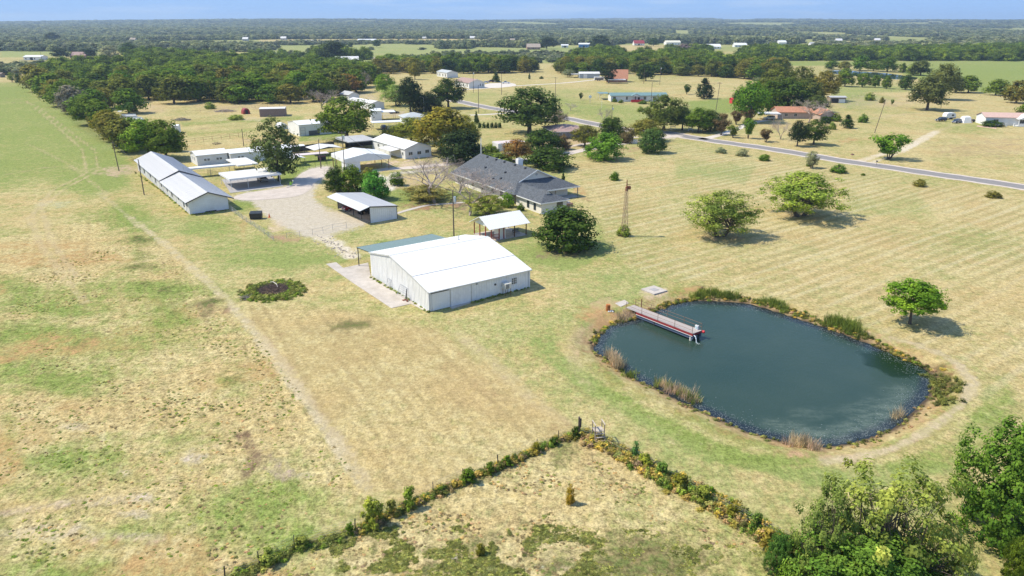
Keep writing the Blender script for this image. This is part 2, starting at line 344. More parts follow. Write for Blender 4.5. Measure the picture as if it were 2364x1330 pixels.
addover(og, (0.46, 0.30, 0.13), .8)
# mowing stripes
ellsA = mright; sA = np.clip(ellsA + 0.7 * msk([(1900,640),(2364,560),(2500,1000),(2260,1060),(2250,860),(2000,760)], 40), 0, 1)
sB = np.clip(mstrip + .55 * mpast + .45 * mlow + .3 * msk([(1000,760),(1330,985),(1700,1090),(1380,900),(1200,760)], 40), 0, 1)
# pond rims
ring = (sdb > 0)
addover(sstep(2.4, .6, sdb) * ring, (0.42, 0.31, 0.17), .7)
addover(sstep(5.2, 3.0, sdb) * ring * (n2 * 1.3), ORG, .35)
addover(sstep(.9, 0.2, sdp) * (sdp > -1.5), (0.07, 0.055, 0.045), .95)
nearside = sstep(-20, 20, PV - (790 + (PU - 1375) * .1))
gr = sstep(4.6, 5.8, sdp) * sstep(9.0, 7.4, sdp) * nearside
green += gr * .5
green += sstep(1.6, 2.4, sdb) * sstep(4.6, 3, sdb) * .5 * (n2 > .5)
for l_, wd, col, al in [
    ([(225,445),(262,470),(300,503)], .7, (0.50,.42,.27), .3), ([(300,503),(370,555),(440,615),(520,688),(600,778),(680,888),(760,1000),(815,1080),(850,1135)], .75, (0.54,.45,.29), .55),
    ([(540,715),(640,830),(720,940),(800,1050)], .9, (0.56,.47,.32), .35),
    ([(1985,765),(2080,785),(2160,812),(2215,842),(2243,880),(2232,920),(2190,960),(2130,1000),(2060,1036),(1985,1056),(1900,1062)], .7, (.53,.44,.29), .7),
    ([(1362,900),(1330,850),(1320,800),(1340,760),(1385,725)], .8, TAN, .3),
    ([(1060,770),(1150,850),(1240,930),(1310,975)], .9, TAN, .45),
    ([(0,225),(60,232),(140,300),(190,345),(200,400),(120,440),(70,500),(90,560),(150,640),(200,700)], .6, TAN, .5),
    ([(12,235),(80,240),(170,310),(222,350),(225,395),(150,435),(95,480),(120,560),(180,640)], .5, TAN, .5),
    ([(230,180),(240,210)], .8, TAN, .5), ([(0,405),(120,385),(260,395),(310,400)], .7, TAN, .4), ([(60,330),(160,380),(250,450)], .7, TAN, .35),
    ([(0,1190),(150,1160),(330,1150)], .7, BARE, .35), ([(0,1235),(160,1215),(300,1240)], .7, BARE, .25),
    ([(560,1000),(590,1060),(560,1110)], .6, (.22,.15,.09), .6),
    ([(1971,376),(2034,357),(2100,338),(2163,303)], 1.6, (.64,.55,.42), .8), ([(2163,303),(2200,290),(2240,285)], 1.2, TAN, .35),
    ([(2000,380),(2080,352),(2120,330)], .8, (.66,.58,.46), .7),
    ([(2364,270),(2180,262),(2100,262),(2000,275)], 1.6, TAN, .5), ([(2364,284),(2200,268)], 1.4, TAN, .4),
    ([(1240,330),(1290,318),(1240,302)], .8, TAN, .3),
    ([(870,408),(900,416),(905,430),(890,440)], 1.6, WGRAV, .9), ([(800,405),(860,412),(900,410),(915,400),(940,398),(1000,392)], 1.4, WGRAV, .8),
    ([(738,545),(770,560),(800,580),(812,592)], 1.7, (.66,.58,.48), .75),
    ([(700,332),(820,322)], 1.2, SOIL, .3),
    ([(420,262),(700,246)], .8, (.36,.28,.2), .4), ([(430,300),(660,283)], .7, (.36,.28,.18), .4), ([(330,262),(560,250),(640,246)], 1.0, SOIL, .3),
    ([(1340,455),(1360,462)], 1, SOIL, .4)]:
    L_ = [G(*p) for p in l_]; x0 = min(p[0] for p in L_) - 8; x1 = max(p[0] for p in L_) + 8; y0 = min(p[1] for p in L_) - 8; y1 = max(p[1] for p in L_) + 8
    q = (GX > x0) & (GX < x1) & (GY > y0) & (GY < y1); mm_ = np.zeros(GX.shape)
    if q.any():
        d = sdline(GX[q], GY[q], L_) + (n2[q] - .5) * 1.2; mm_[q] = sstep(wd * 1.5, wd * .5, d)
    addover(mm_, col, al)
YARD = [(532,457),(566,443),(600,439),(640,434),(668,427),(682,410),(700,396),(728,386),(758,383),(780,392),(776,402),(752,410),(732,426),(722,444),(728,462),(748,480),(775,486),(800,490),(856,512),(840,524),(795,531),(742,545),(706,548),(676,536),(632,514),(600,488),(580,468),(556,464)]
addover(msk(YARD, 16), (.54, .475, .39), .95)
# bare/pale and soil spots
for (u, v, ru, rv, col, al) in [
    (240,1000,14,26,BARE,.8),(445,1055,42,26,BARE,.55),(105,1040,50,10,BARE,.4),(285,1080,22,20,BARE,.5),(500,1030,18,10,BARE,.35),(130,1240,90,26,BARE,.45),(640,1085,40,26,(.45,.34,.26),.5),(170,985,60,12,BARE,.3),
    (300,1180,50,18,BARE,.4),(340,1240,40,16,BARE,.3),(700,1100,22,10,BARE,.4),(1045,1282,12,7,WGRAV,.9),(1250,1305,16,7,WGRAV,.8),(905,1290,18,10,BARE,.6),(1115,1290,30,10,BARE,.5),(1300,1310,26,8,BARE,.5),
    (480,715,46,26,(.30,.21,.13),.6),(800,755,52,16,(.10,.13,.05),.75),(720,768,34,8,(.2,.19,.08),.35),(600,1060,22,30,(.24,.17,.11),.4),(450,700,60,12,(.32,.24,.14),.3),
    (1390,730,50,26,ORG,.6),(1620,668,34,7,ORG,.8),(1510,676,34,14,(.6,.47,.33),.6),(1400,700,40,14,(.52,.36,.22),.5),(2170,880,32,40,(.20,.11,.05),.9),(2150,855,40,16,(.14,.1,.05),.6),(1900,1050,120,12,(.5,.33,.2),.5),
    (1445,745,60,8,ORG,.4),(1310,585,70,10,(.26,.18,.12),.45),(1010,475,90,14,(.34,.2,.12),.75),(1120,470,80,20,(.38,.26,.17),.6),(950,420,60,18,(.5,.36,.25),.5),(1660,545,60,12,(.48,.34,.22),.4),(1850,497,60,10,(.42,.3,.2),.4),
    (1340,440,16,12,ORG,.6),(655,550,40,8,(.42,.27,.17),.7),(560,535,10,40,ORG,.35),(275,395,60,14,(.52,.38,.27),.6),(640,525,22,14,(.6,.46,.32),.6),(850,400,30,12,GRAV,.6),
    (1960,322,26,6,ORG,.7),(1430,345,80,10,(.45,.28,.18),.5),(1560,315,40,8,GRAV,.7),(1300,345,80,10,(.5,.36,.26),.5),(500,248,60,6,(.45,.33,.2),.5),(330,250,60,16,(.5,.38,.24),.6),(600,330,50,10,(.5,.4,.27),.5),
    (600,245,80,8,(.42,.3,.2),.4),(830,225,60,10,(.5,.42,.33),.5),(560,275,60,5,(.6,.5,.35),.4),(730,320,60,6,BARE,.3),(900,262,60,10,(.5,.42,.34),.6),(960,380,110,14,(.60,.46,.34),.75),(2280,340,140,26,(.40,.27,.17),.35),(2000,235,160,16,(.48,.37,.26),.4),
    (120,470,60,10,(.55,.5,.36),.3),(1220,385,60,8,(.42,.3,.18),.3),(1330,330,60,14,(.5,.35,.25),.5)]:
    addover(brk(ell(u, v, ru, rv)), col, al)
# dark weedy growth
for (u, v, ru, rv, a_) in [(1350,1290,420,50,.5),(1000,1250,140,30,.35),(820,1240,60,26,.7),(830,1280,70,20,.5),(1450,1320,200,26,.5),(1150,1245,120,26,.45),(480,715,40,24,.6),(800,755,50,14,.6),(1150,1310,200,24,.6),
                           (330,600,30,60,.35),(430,690,70,26,.35),(620,1180,60,22,.3),(600,1230,60,16,.4),(160,745,40,8,.4),(2170,880,30,44,.6),(1290,1060,30,20,.15)]:
    dark += brk(ell(u, v, ru, rv)) * a_
pmax = np.clip(mpast + mlow, 0, 1)
dark += pmax * sstep(.56, .78, n2) * .35
dark = np.clip(dark * (0.3 + 1.4 * n2), 0, 1)
for l_, wd, a_ in [([(540,1328),(680,1268),(820,1228),(1000,1143),(1150,1078),(1336,1000)], 1.1, .9), ([(1336,1000),(1385,1012),(1460,1062),(1560,1115),(1680,1185),(1830,1262)], 1.3, .5)]:
    L_ = [G(*p) for p in l_]; q = RA < 90; mm_ = np.zeros(GX.shape); mm_[q] = sstep(wd * 1.4, wd * .3, sdline(GX[q], GY[q], L_) + (n3[q] - .5)); dark = np.maximum(dark, mm_ * a_ * (.4 + n3))
# roughness of the pasture
Z = Z + pmax * ((n2 - .5) * .34 + (n3 - .5) * .2) * (sdp > 6)
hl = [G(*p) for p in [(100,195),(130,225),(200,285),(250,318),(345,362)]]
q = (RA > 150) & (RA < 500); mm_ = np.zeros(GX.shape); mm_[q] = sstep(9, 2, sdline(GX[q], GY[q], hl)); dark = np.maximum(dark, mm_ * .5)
green = np.clip(green, 0, 1.15); pale = np.clip(pale, 0, 1)
nv = len(GX); ctr = nv - 1
I = np.arange(RN * NT).reshape(RN, NT)
A = I[:-1, :]; B = np.roll(I, -1, 1)[:-1, :]; D = I[1:, :]; E_ = np.roll(I, -1, 1)[1:, :]
quads = np.stack([A.ravel(), D.ravel(), E_.ravel(), B.ravel()], 1)
tris = np.stack([np.full(NT, ctr), I[0, :], np.roll(I[0, :], -1)], 1)
me = bpy.data.meshes.new('ground'); nq, ntr = len(quads), len(tris)
me.vertices.add(nv); me.vertices.foreach_set('co', np.stack([GX, GY, Z], 1).astype(np.float32).ravel())
me.loops.add(nq * 4 + ntr * 3); me.loops.foreach_set('vertex_index', np.concatenate([quads.ravel(), tris.ravel()]).astype(np.int32))
me.polygons.add(nq + ntr); me.polygons.foreach_set('loop_start', np.concatenate([np.arange(nq) * 4, nq * 4 + np.arange(ntr) * 3]).astype(np.int32))
me.polygons.foreach_set('use_smooth', np.ones(nq + ntr, bool)); me.update(calc_edges=True)
def fattr(me, n, a_): at = me.attributes.new(n, 'FLOAT', 'POINT'); at.data.foreach_set('value', a_.astype(np.float32))
addover(mstrip * sstep(.3, .6, n1 * .5 + n2 * .5), (0.44, 0.315, 0.155), .42)
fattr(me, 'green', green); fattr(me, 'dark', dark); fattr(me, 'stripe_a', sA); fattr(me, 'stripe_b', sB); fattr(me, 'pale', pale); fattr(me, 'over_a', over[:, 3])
fattr(me, 'rough', np.clip(pmax, 0, 1)); fattr(me, 'rim', sstep(3.5, 1.0, sdb))
ca = me.attributes.new('over', 'FLOAT_COLOR', 'POINT'); oc = over.copy(); oc[:, 3] = 1; ca.data.foreach_set('color', oc.astype(np.float32).ravel())
# ground material: dry straw to green grass by the measured growth masks, soil and gravel where the ground is worn
gm = bpy.data.materials.new('grass_and_soil'); gm.use_nodes = True; n = gm.node_tree; lk = n.links.new; bs = n.nodes['Principled BSDF']
bs.inputs['Roughness'].default_value = 0.95; bs.inputs['Specular IOR Level'].default_value = 0.03
def N(t, **k):
    o = n.nodes.new(t)
    for a_, b_ in k.items(): setattr(o, a_, b_)
    return o
def att(nm): o = N('ShaderNodeAttribute'); o.attribute_name = nm; return o
geo = N('ShaderNodeNewGeometry')
def noise(sc_, det=5, rough=.6, stretch=None, rot=0):
    mp = N('ShaderNodeMapping'); mp.inputs['Rotation'].default_value = (0, 0, rot)
    if stretch: mp.inputs['Scale'].default_value = stretch
    o = N('ShaderNodeTexNoise'); o.inputs['Scale'].default_value = sc_; o.inputs['Detail'].default_value = det; o.inputs['Roughness'].default_value = rough
    lk(geo.outputs['Position'], mp.inputs[0]); lk(mp.outputs[0], o.inputs['Vector']); return o.outputs[0]
def mth(op, a_, b_=None, c_=None, cl=False):
    o = N('ShaderNodeMath', operation=op); o.use_clamp = cl
    for i, q in enumerate((a_, b_, c_)):
        if q is None: continue
        if isinstance(q, (int, float)): o.inputs[i].default_value = q
        else: lk(q, o.inputs[i])
    return o.outputs[0]
def mr(v, a0, a1, b0, b1, smooth=False):
    o = N('ShaderNodeMapRange');
    if smooth: o.interpolation_type = 'SMOOTHSTEP'
    lk(v, o.inputs[0])
    for i, q in enumerate((a0, a1, b0, b1)): o.inputs[i + 1].default_value = q
    return o.outputs[0]
def mix(f, a_, b_, bt='MIX'):
    o = N('ShaderNodeMix'); o.data_type = 'RGBA'; o.blend_type = bt
    if isinstance(f, (int, float)): o.inputs[0].default_value = f
    else: lk(f, o.inputs[0])
    for i, q in ((6, a_), (7, b_)):
        if isinstance(q, tuple): o.inputs[i].default_value = (*q, 1)
        else: lk(q, o.inputs[i])
    return o.outputs[2]
nf = noise(5.0, 6, .75); nm = noise(.9, 6, .7); nl = noise(.09, 5, .6); nvf = noise(14, 3, .7)
stk = noise(1.3, 7, .75, (1, .4, 1), R(-35)); nmid = noise(.42, 8, .72)
straw = mix(mr(nm, .35, .68, 0, 1), (0.43, 0.335, 0.145), (0.56, 0.465, 0.25))
straw = mix(mr(nl, .42, .62, 0, .5), straw, (0.44, 0.295, 0.125))
straw = mix(mr(nmid, .5, .68, 0, .55), straw, (0.26, 0.215, 0.10))
grn = mix(mr(nm, .3, .7, 0, 1), (0.145, 0.20, 0.038), (0.265, 0.31, 0.085))
grn = mix(mr(att('pale').outputs['Fac'], 0, 1, 0, .8), grn, (0.31, 0.335, 0.14))
gsum = mth('ADD', att('green').outputs['Fac'], mth('MULTIPLY', mth('SUBTRACT', mth('ADD', mth('MULTIPLY', nmid, .55), mth('MULTIPLY', stk, .45)), .5), 3.6))
base = mix(mr(gsum, .05, .95, 0, 1), straw, grn)
# mowing stripes
def stripes(dirv, wl, seed):
    mp = N('ShaderNodeMapping'); mp.inputs['Rotation'].default_value = (0, 0, -math.atan2(dirv[1], dirv[0]))
    lk(geo.outputs['Position'], mp.inputs[0]); sx = N('ShaderNodeSeparateXYZ'); lk(mp.outputs[0], sx.inputs[0])
    y = mth('ADD', mth('MULTIPLY', sx.outputs[1], 2 * math.pi / wl), mth('MULTIPLY', noise(.03, 2), 4)); s1 = mth('SINE', y)
    s2 = mth('SINE', mth('MULTIPLY', y, .37)); s3 = mth('ADD', s1, mth('MULTIPLY', s2, .25))
    sn = N('ShaderNodeTexNoise'); sn.inputs['Scale'].default_value = 1.0; sn.inputs['Detail'].default_value = 4; m3 = N('ShaderNodeMapping'); m3.inputs['Scale'].default_value = (.03, 1.3 / wl, 1); lk(mp.outputs[0], m3.inputs[0]); lk(m3.outputs[0], sn.inputs['Vector'])
    return mth('ADD', mth('MULTIPLY', mth('MULTIPLY', s3, .75), mr(noise(.035, 3, .6), .36, .60, .3, 1.1)), mth('MULTIPLY', mth('SUBTRACT', sn.outputs[0], .5), 3.5))
g0, g1 = G(1800, 680), G(2300, 500); dA = (g1[0] - g0[0], g1[1] - g0[1])
g0, g1 = G(640, 760), G(850, 1120); dB = (g1[0] - g0[0], g1[1] - g0[1])
stA = mth('MULTIPLY', stripes(dA, 2.6, 1), att('stripe_a').outputs['Fac']); stB = mth('MULTIPLY', stripes(dB, 1.7, 2), att('stripe_b').outputs['Fac'])
base = mix(mth('MULTIPLY', mr(stA, .0, 1.0, 0, 1), .52), base, (0.27, 0.235, 0.10)); base = mix(mth('MULTIPLY', mr(stB, -.1, 1.3, 0, 1), .6), base, (0.29, 0.22, 0.10))
base = mix(mth('MULTIPLY', mr(stA, -1.0, -.1, .4, 0), 1.0), base, (0.50, 0.44, 0.29))
# pale dead thatch flecks
base = mix(mr(stk, .56, .74, 0, .38), base, (0.50, 0.43, 0.27)); base = mix(mr(stk, .44, .28, 0, .5), base, (0.17, 0.155, 0.065)); base = mix(mr(nvf, .36, .24, 0, .7), base, (0.18, 0.15, 0.06)); base = mix(mr(nm, .36, .24, 0, .45), base, (0.26, 0.22, 0.09))
oaf = att('over_a').outputs['Fac']; oa = mth('ADD', oaf, mth('MULTIPLY', mth('SUBTRACT', mth('ADD', mth('MULTIPLY', nmid, .55), mth('MULTIPLY', stk, .45)), .5), mth('MULTIPLY', mth('MULTIPLY', oaf, mth('SUBTRACT', 1.05, oaf)), 20)), cl=True)
ovc = mix(mr(nm, .3, .7, 0, .35), att('over').outputs['Color'], (0.3, 0.22, 0.15), 'MULTIPLY')
base = mix(mr(oa, .08, .9, 0, 1), base, ovc)
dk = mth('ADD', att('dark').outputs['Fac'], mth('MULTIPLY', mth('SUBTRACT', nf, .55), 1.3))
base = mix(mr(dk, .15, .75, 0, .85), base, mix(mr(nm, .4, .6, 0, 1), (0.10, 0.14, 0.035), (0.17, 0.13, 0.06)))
vv = mth('ADD', mth('MULTIPLY', noise(1.1, 9, .82), .6), mth('MULTIPLY', noise(3.1, 7, .8, (1, .45, 1), R(-35)), .4)); vv = mth('ADD', vv, mth('MULTIPLY', mth('SUBTRACT', noise(5.5, 4, .75), .5), .55)); vv = mth('ADD', vv, mth('MULTIPLY', mth('SUBTRACT', noise(2.2, 3, .7), .5), .30))
hv = N('ShaderNodeHueSaturation'); lk(mix(1.0, base, (0.93, 0.93, 0.88), 'MULTIPLY'), hv.inputs['Color']); amp = mth('ADD', mth('ADD', 1.0, mth('MULTIPLY', att('rough').outputs['Fac'], .25)), mth('MULTIPLY', att('over_a').outputs['Fac'], -.65)); lk(mth('ADD', 1.0, mth('MULTIPLY', mr(vv, .38, .62, -.38, .32), amp)), hv.inputs['Value']); hv.inputs['Saturation'].default_value = 0.97; base = hv.outputs[0]
lk(base, bs.inputs['Base Color'])
bp = N('ShaderNodeBump'); bp.inputs['Strength'].default_value = .7; bp.inputs['Distance'].default_value = .12
lk(mth('ADD', mth('MULTIPLY', nf, .6), mth('MULTIPLY', nvf, .4)), bp.inputs['Height']); lk(bp.outputs[0], bs.inputs['Normal'])
me.materials.append(gm); go = bpy.data.objects.new('ground', me); COL.objects.link(go); tag(go, kind='structure')
# ------------------------------------------------------------------ water
wm = bpy.data.materials.new('pond_water'); wm.use_nodes = True; n = wm.node_tree; lk = n.links.new; bs = n.nodes['Principled BSDF']; geo = N('ShaderNodeNewGeometry')
bs.inputs['Roughness'].default_value = .12; bs.inputs['IOR'].default_value = 1.33; bs.inputs['Specular IOR Level'].default_value = .30
foam = att('scum'); nfz = noise(2.2, 6, .8); nst = noise(.5, 5, .7, (1, 3, 1), R(20))
fm = mth('MULTIPLY', foam.outputs['Fac'], mr(mth('ADD', mth('MULTIPLY', nfz, .5), mth('MULTIPLY', nst, .5)), .44, .62, .15, 1))
wcol = mix(mr(noise(.06, 3), .35, .65, 0, 1), (0.022, 0.046, 0.034), (0.032, 0.056, 0.040))
wcol = mix(mth('MULTIPLY', mr(mth('ADD', att('edge').outputs['Fac'], mth('MULTIPLY', mth('SUBTRACT', nfz, .5), .8)), .25, .6, 0, .85), 1.0), wcol, (0.012, 0.016, 0.024))
wcol = mix(mr(att('weed').outputs['Fac'], .35, .6, 0, .9), wcol, (0.006, 0.020, 0.004))  # this mask paints a dark green tree reflection into the water colour
lk(mix(mth('MULTIPLY', fm, .45), wcol, (0.24, 0.28, 0.22)), bs.inputs['Base Color'])
bp = N('ShaderNodeBump'); bp.inputs['Strength'].default_value = .55; bp.inputs['Distance'].default_value = .05
lk(mth('ADD', noise(3.2, 3, .55), mth('MULTIPLY', noise(9, 2, .5), .4)), bp.inputs['Height']); lk(bp.outputs[0], bs.inputs['Normal'])
def water(name, poly, z, cellsize, scum=None):
    P = np.array(poly); x0, y0 = P.min(0) - 1; x1, y1 = P.max(0) + 1
    xs = np.arange(x0, x1, cellsize); ys = np.arange(y0, y1, cellsize); X, Y = np.meshgrid(xs, ys, indexing='ij')
    d = sdpoly(X.ravel(), Y.ravel(), poly).reshape(X.shape); nx, ny = X.shape
    I = np.arange(nx * ny).reshape(nx, ny); qs = np.stack([I[:-1, :-1].ravel(), I[1:, :-1].ravel(), I[1:, 1:].ravel(), I[:-1, 1:].ravel()], 1)
    keep = (d[:-1, :-1] < cellsize * 2 + .6).ravel(); qs = qs[keep]
    used = np.unique(qs); remap = np.full(nx * ny, -1); remap[used] = np.arange(len(used)); qs = remap[qs]
    V = np.stack([X.ravel()[used], Y.ravel()[used], np.full(len(used), z)], 1)
    me = bpy.data.meshes.new(name); me.from_pydata([tuple(p) for p in V], [], [tuple(int(i) for i in q_) for q_ in qs])
    f_ = np.zeros(len(used))
    if scum: f_ = scum(V[:, 0], V[:, 1], d.ravel()[used])
    wx_, wy_ = G(2080, 840, WZ); fattr(me, 'weed', np.clip(1.3 - np.hypot((V[:, 0] - wx_) / 5.5, (V[:, 1] - wy_) / 4.5) + (fbm(V[:, 0] / 1.5, V[:, 1] / 1.5, 61) - .5) * .9, 0, 1)); fattr(me, 'scum', f_); fattr(me, 'edge', np.clip(1 + d.ravel()[used] / 2.2, 0, 1)); me.materials.append(wm); o = bpy.data.objects.new(name, me); COL.objects.link(o); return tag(o, kind='structure')  # the first attribute is the ragged oval of the painted tree reflection
def scumf(x, y, d):
    cx, cy = G(2030, 930); l_ = [G(*p, WZ) for p in [(1800,985),(1860,1000),(1940,1000),(2010,975),(2060,940),(2085,900)]]
    l2 = [G(*p, WZ) for p in [(1850,955),(1930,950),(2010,925)]]
    return np.clip(sstep(2.6, .3, sdline(x, y, l_) + (fbm(x / 3, y / 3, 8) - .5) * 2) * .9 + sstep(2, .2, sdline(x, y, l2) + (fbm(x / 3, y / 3, 9) - .5) * 3) * .35, 0, 1)
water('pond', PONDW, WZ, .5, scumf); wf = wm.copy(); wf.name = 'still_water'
for l_ in list(wf.node_tree.nodes['Principled BSDF'].inputs['Normal'].links): wf.node_tree.links.remove(l_)
wf.node_tree.nodes['Principled BSDF'].inputs['Roughness'].default_value = .04
fp2 = water('far_pond', P2W, -.06, 4); fp2.data.materials[0] = wf
# ------------------------------------------------------------------ roads, paved sheets
ASPH = mat('worn_asphalt', (0.21, 0.195, 0.185), .9, var=.12, scale=.8, dirt=.25)
GRV = mat('gravel_and_concrete', (0.53, 0.45, 0.38), .95, var=.12, scale=.5, dirt=.35, bump=.3)
GRV2 = mat('pale_gravel', (0.56, 0.50, 0.43), .95, var=.12, scale=1.6, dirt=.25)
def strip(name, line, wid, m, z=.03, k=6):
    P = [np.array(p) for p in smooth_line([G(*p) for p in line], k)]; mb = MB(); L_ = []; Rr = []
    for i, p in enumerate(P):
        d = P[min(i + 1, len(P) - 1)] - P[max(i - 1, 0)]; d = d / (np.linalg.norm(d) + 1e-9); nrm = np.array([-d[1], d[0]])
        wv_ = wid / 2 * (1 + .06 * math.sin(i * 1.3)); L_.append((*(p + nrm * wv_), z)); Rr.append((*(p - nrm * wv_), z))
    for i in range(len(P) - 1): mb.poly([Rr[i], Rr[i + 1], L_[i + 1], L_[i]])
    return tag(mb.part(name, m), kind='structure')
def sheet(name, poly, m, z=.03, smooth=True, th=None, zz=0):
    P = [G(*p, zz) for p in poly]
    if smooth: P = smooth_line(P, 4, True)
    mb = MB()
    if th: mb.hexa([(x, y, z - th) for x, y in P], [(x, y, z) for x, y in P])
    else: mb.poly([(x, y, z) for x, y in P])
    return tag(mb.part(name, m), kind='structure')
ROADL = [(1010,222),(1068,236),(1110,245),(1160,254),(1230,263),(1300,272),(1380,288),(1440,299),(1530,306),(1600,318),(1680,330),(1760,341),(1860,357),(1950,372),(2050,386),(2150,401),(2250,415),(2364,432),(2560,462),(2800,500)]
strip('road_shoulder', ROADL, 8.6, GRV, .02); strip('road', ROADL, 5.6, ASPH, .03)
strip('driveway', [(1035,212),(1063,208),(1120,204),(1180,199),(1297,192),(1369,185),(1420,181)], 3.4, GRV2)
sheet('parking_area', [(1115,202),(1128,193),(1180,192),(1190,198),(1150,203)], GRV2, .034)
strip('driveway', [(1620,322),(1668,310),(1700,298),(1745,282),(1775,277)], 3.4, GRV2)
strip('driveway', [(1085,266),(1130,264),(1180,261),(1225,262)], 3.0, GRV2)
strip('driveway', [(1570,313),(1530,318),(1480,325),(1400,337),(1330,350),(1270,364),(1200,370),(1130,372),(1060,378),(1000,382),(940,388),(880,392),(840,402)], 4.0, GRV, .034)
strip('driveway', [(1470,316),(1380,328),(1300,340),(1200,352),(1140,356)], 2.6, GRV, .030)
sheet('paved_drive', [(538,457),(566,446),(600,441),(640,436),(668,428),(682,412),(700,398),(728,388),(758,385),(775,392),(772,400),(748,408),(726,424),(716,438),(690,452),(650,458),(600,462),(562,463)], mat('drive_concrete', (.49, .42, .36), .95, var=.12, scale=.5, dirt=.35), .038)
sheet('carport_slab', [(532,446),(655,430),(620,402),(512,415)], mat('grey_concrete', (.33, .31, .30), .9, var=.12), .06, False, .08)
strip('garden_path', [(912,494),(950,483),(990,474),(1040,470),(1085,466)], 1.2, CONC, .04)
sheet('barn_apron', [(753,610),(776,606),(792,619),(850,607),(856,638),(992,719),(988,722),(949,702),(903.5,712),(817,655)], CONC, .06, False, .08)
sheet('barn_apron', [(1038,708.5),(1084,697),(1087,700),(1043,714)], CONC, .08, False, .1)
sheet('bridge_landing', [(1420,701),(1442,693),(1452,700),(1433,709)], CONC, .06, False, .08)
# ================================================================== BUILDINGS
PHI = R(35.0)
class Fr:
    """local frame on the ground: origin o, x axis turned by ang; y axis 90 degrees left of it"""
    def __init__(s, A, ang, z=0): s.o = A; s.a = ang; s.c = math.cos(ang); s.s = math.sin(ang)
    def loc(s, P): dx = P[0] - s.o[0]; dy = P[1] - s.o[1]; return dx * s.c + dy * s.s, -dx * s.s + dy * s.c
def frame_px(A, B, Cp=None, ang=None):
    a_, b_ = G(*A), G(*B); an = math.atan2(b_[1] - a_[1], b_[0] - a_[0]) if ang is None else ang
    f = Fr(a_, an); Lx = f.loc(b_)[0]; W = f.loc(G(*Cp))[1] if Cp else None
    return f, Lx, W
def wall_prism(t, wall, Lx, W, outline, m, th=.14, name='wall'):
    """outline: (s,z) points; s runs along the wall"""
    f = {'front': lambda s_, d: (s_, d), 'back': lambda s_, d: (s_, W - d), 'left': lambda s_, d: (d, s_), 'right': lambda s_, d: (Lx - d, s_)}[wall]
    mb = MB(); mb.hexa([(*f(s_, 0), z_) for s_, z_ in outline], [(*f(s_, th), z_) for s_, z_ in outline]); return mb.part(name, m, t)
def wall_fn(wall, Lx, W):
    return {'front': lambda s_, d: (s_, -d), 'back': lambda s_, d: (s_, W + d), 'left': lambda s_, d: (-d, s_), 'right': lambda s_, d: (Lx + d, s_)}[wall]
def wbox(mb, fn, s0, s1, z0, z1, d0, d1):
    a_ = [fn(s0, d0), fn(s1, d0), fn(s1, d1), fn(s0, d1)]; mb.hexa([(*p, z0) for p in a_], [(*p, z1) for p in a_])
def window(t, wall, Lx, W, s_, z, w_, h, fm=None, nx=2, ny=1, kind='window'):
    fn = wall_fn(wall, Lx, W); fm = fm or WHITE; mb = MB(); e_ = min(.07, w_ * .12)
    wbox(mb, fn, s_, s_ + w_, z - e_, z, .003, .07); wbox(mb, fn, s_, s_ + w_, z + h, z + h + e_, .003, .07)
    wbox(mb, fn, s_ - e_, s_, z - e_, z + h + e_, .003, .066); wbox(mb, fn, s_ + w_, s_ + w_ + e_, z - e_, z + h + e_, .003, .066)
    for i in range(1, nx): x = s_ + w_ * i / nx; wbox(mb, fn, x - .025, x + .025, z, z + h, .022, .05)
    for i in range(1, ny): y = z + h * i / ny; wbox(mb, fn, s_, s_ + w_, y - .02, y + .02, .022, .046)
    if kind == 'sill': wbox(mb, fn, s_ - .1, s_ + w_ + .1, z - .14, z - e_ - .003, .003, .12)
    o = mb.part('window', fm, t); pb = MB(); wbox(pb, fn, s_, s_ + w_, z, z + h, .004, .02); pb.part('pane', GLASS, o); return o
def door(t, wall, Lx, W, s_, w_, h, m=None, name='door', z=0.05):
    fn = wall_fn(wall, Lx, W); mb = MB(); wbox(mb, fn, s_, s_ + w_, z, z + h, .004, .05); mb_ = mb.part(name, m or WHITE, t)
    fb = MB(); e_ = .08; wbox(fb, fn, s_ - e_, s_, z, z + h + e_, .003, .07); wbox(fb, fn, s_ + w_, s_ + w_ + e_, z, z + h + e_, .003, .07); wbox(fb, fn, s_, s_ + w_, z + h, z + h + e_, .003, .07)
    fb.part('door_frame', DTRIM if m is DARK else WHITE, mb_); return mb_
def panels_wall(t, wall, Lx, W, zf, m, pw=.914, s0=0, s1=None):
    """ribbed metal wall built sheet by sheet; zf(s) is the wall top"""
    fn = wall_fn(wall, Lx, W); E1 = (Lx if wall in ('front', 'back') else W) if s1 is None else s1; n_ = max(1, round((E1 - s0) / pw)); pw = (E1 - s0) / n_
    for i in range(n_):
        a_, b_ = s0 + i * pw, s0 + (i + 1) * pw; mb = MB(); off = .010 * (i % 2)
        pa = [fn(a_ + .004, -.03), fn(b_ - .004, -.03), fn(b_ - .004, off), fn(a_ + .004, off)]
        mid = (a_ + b_) / 2
        zs = [zf(a_), zf(b_), zf(b_), zf(a_)]
        mb.hexa([(*p, .02) for p in pa], [(*p, z) for p, z in zip(pa, zs)])
        for q_ in (a_ + .03, mid):
            rb = [fn(q_ - .03, off + .002), fn(q_ + .03, off + .002), fn(q_ + .012, off + .036), fn(q_ - .012, off + .036)]
            mb.hexa([(*p, .03) for p in rb], [(*p, zf(q_) - .02) for p in rb])
        mb.part('wall_panel', m, t)
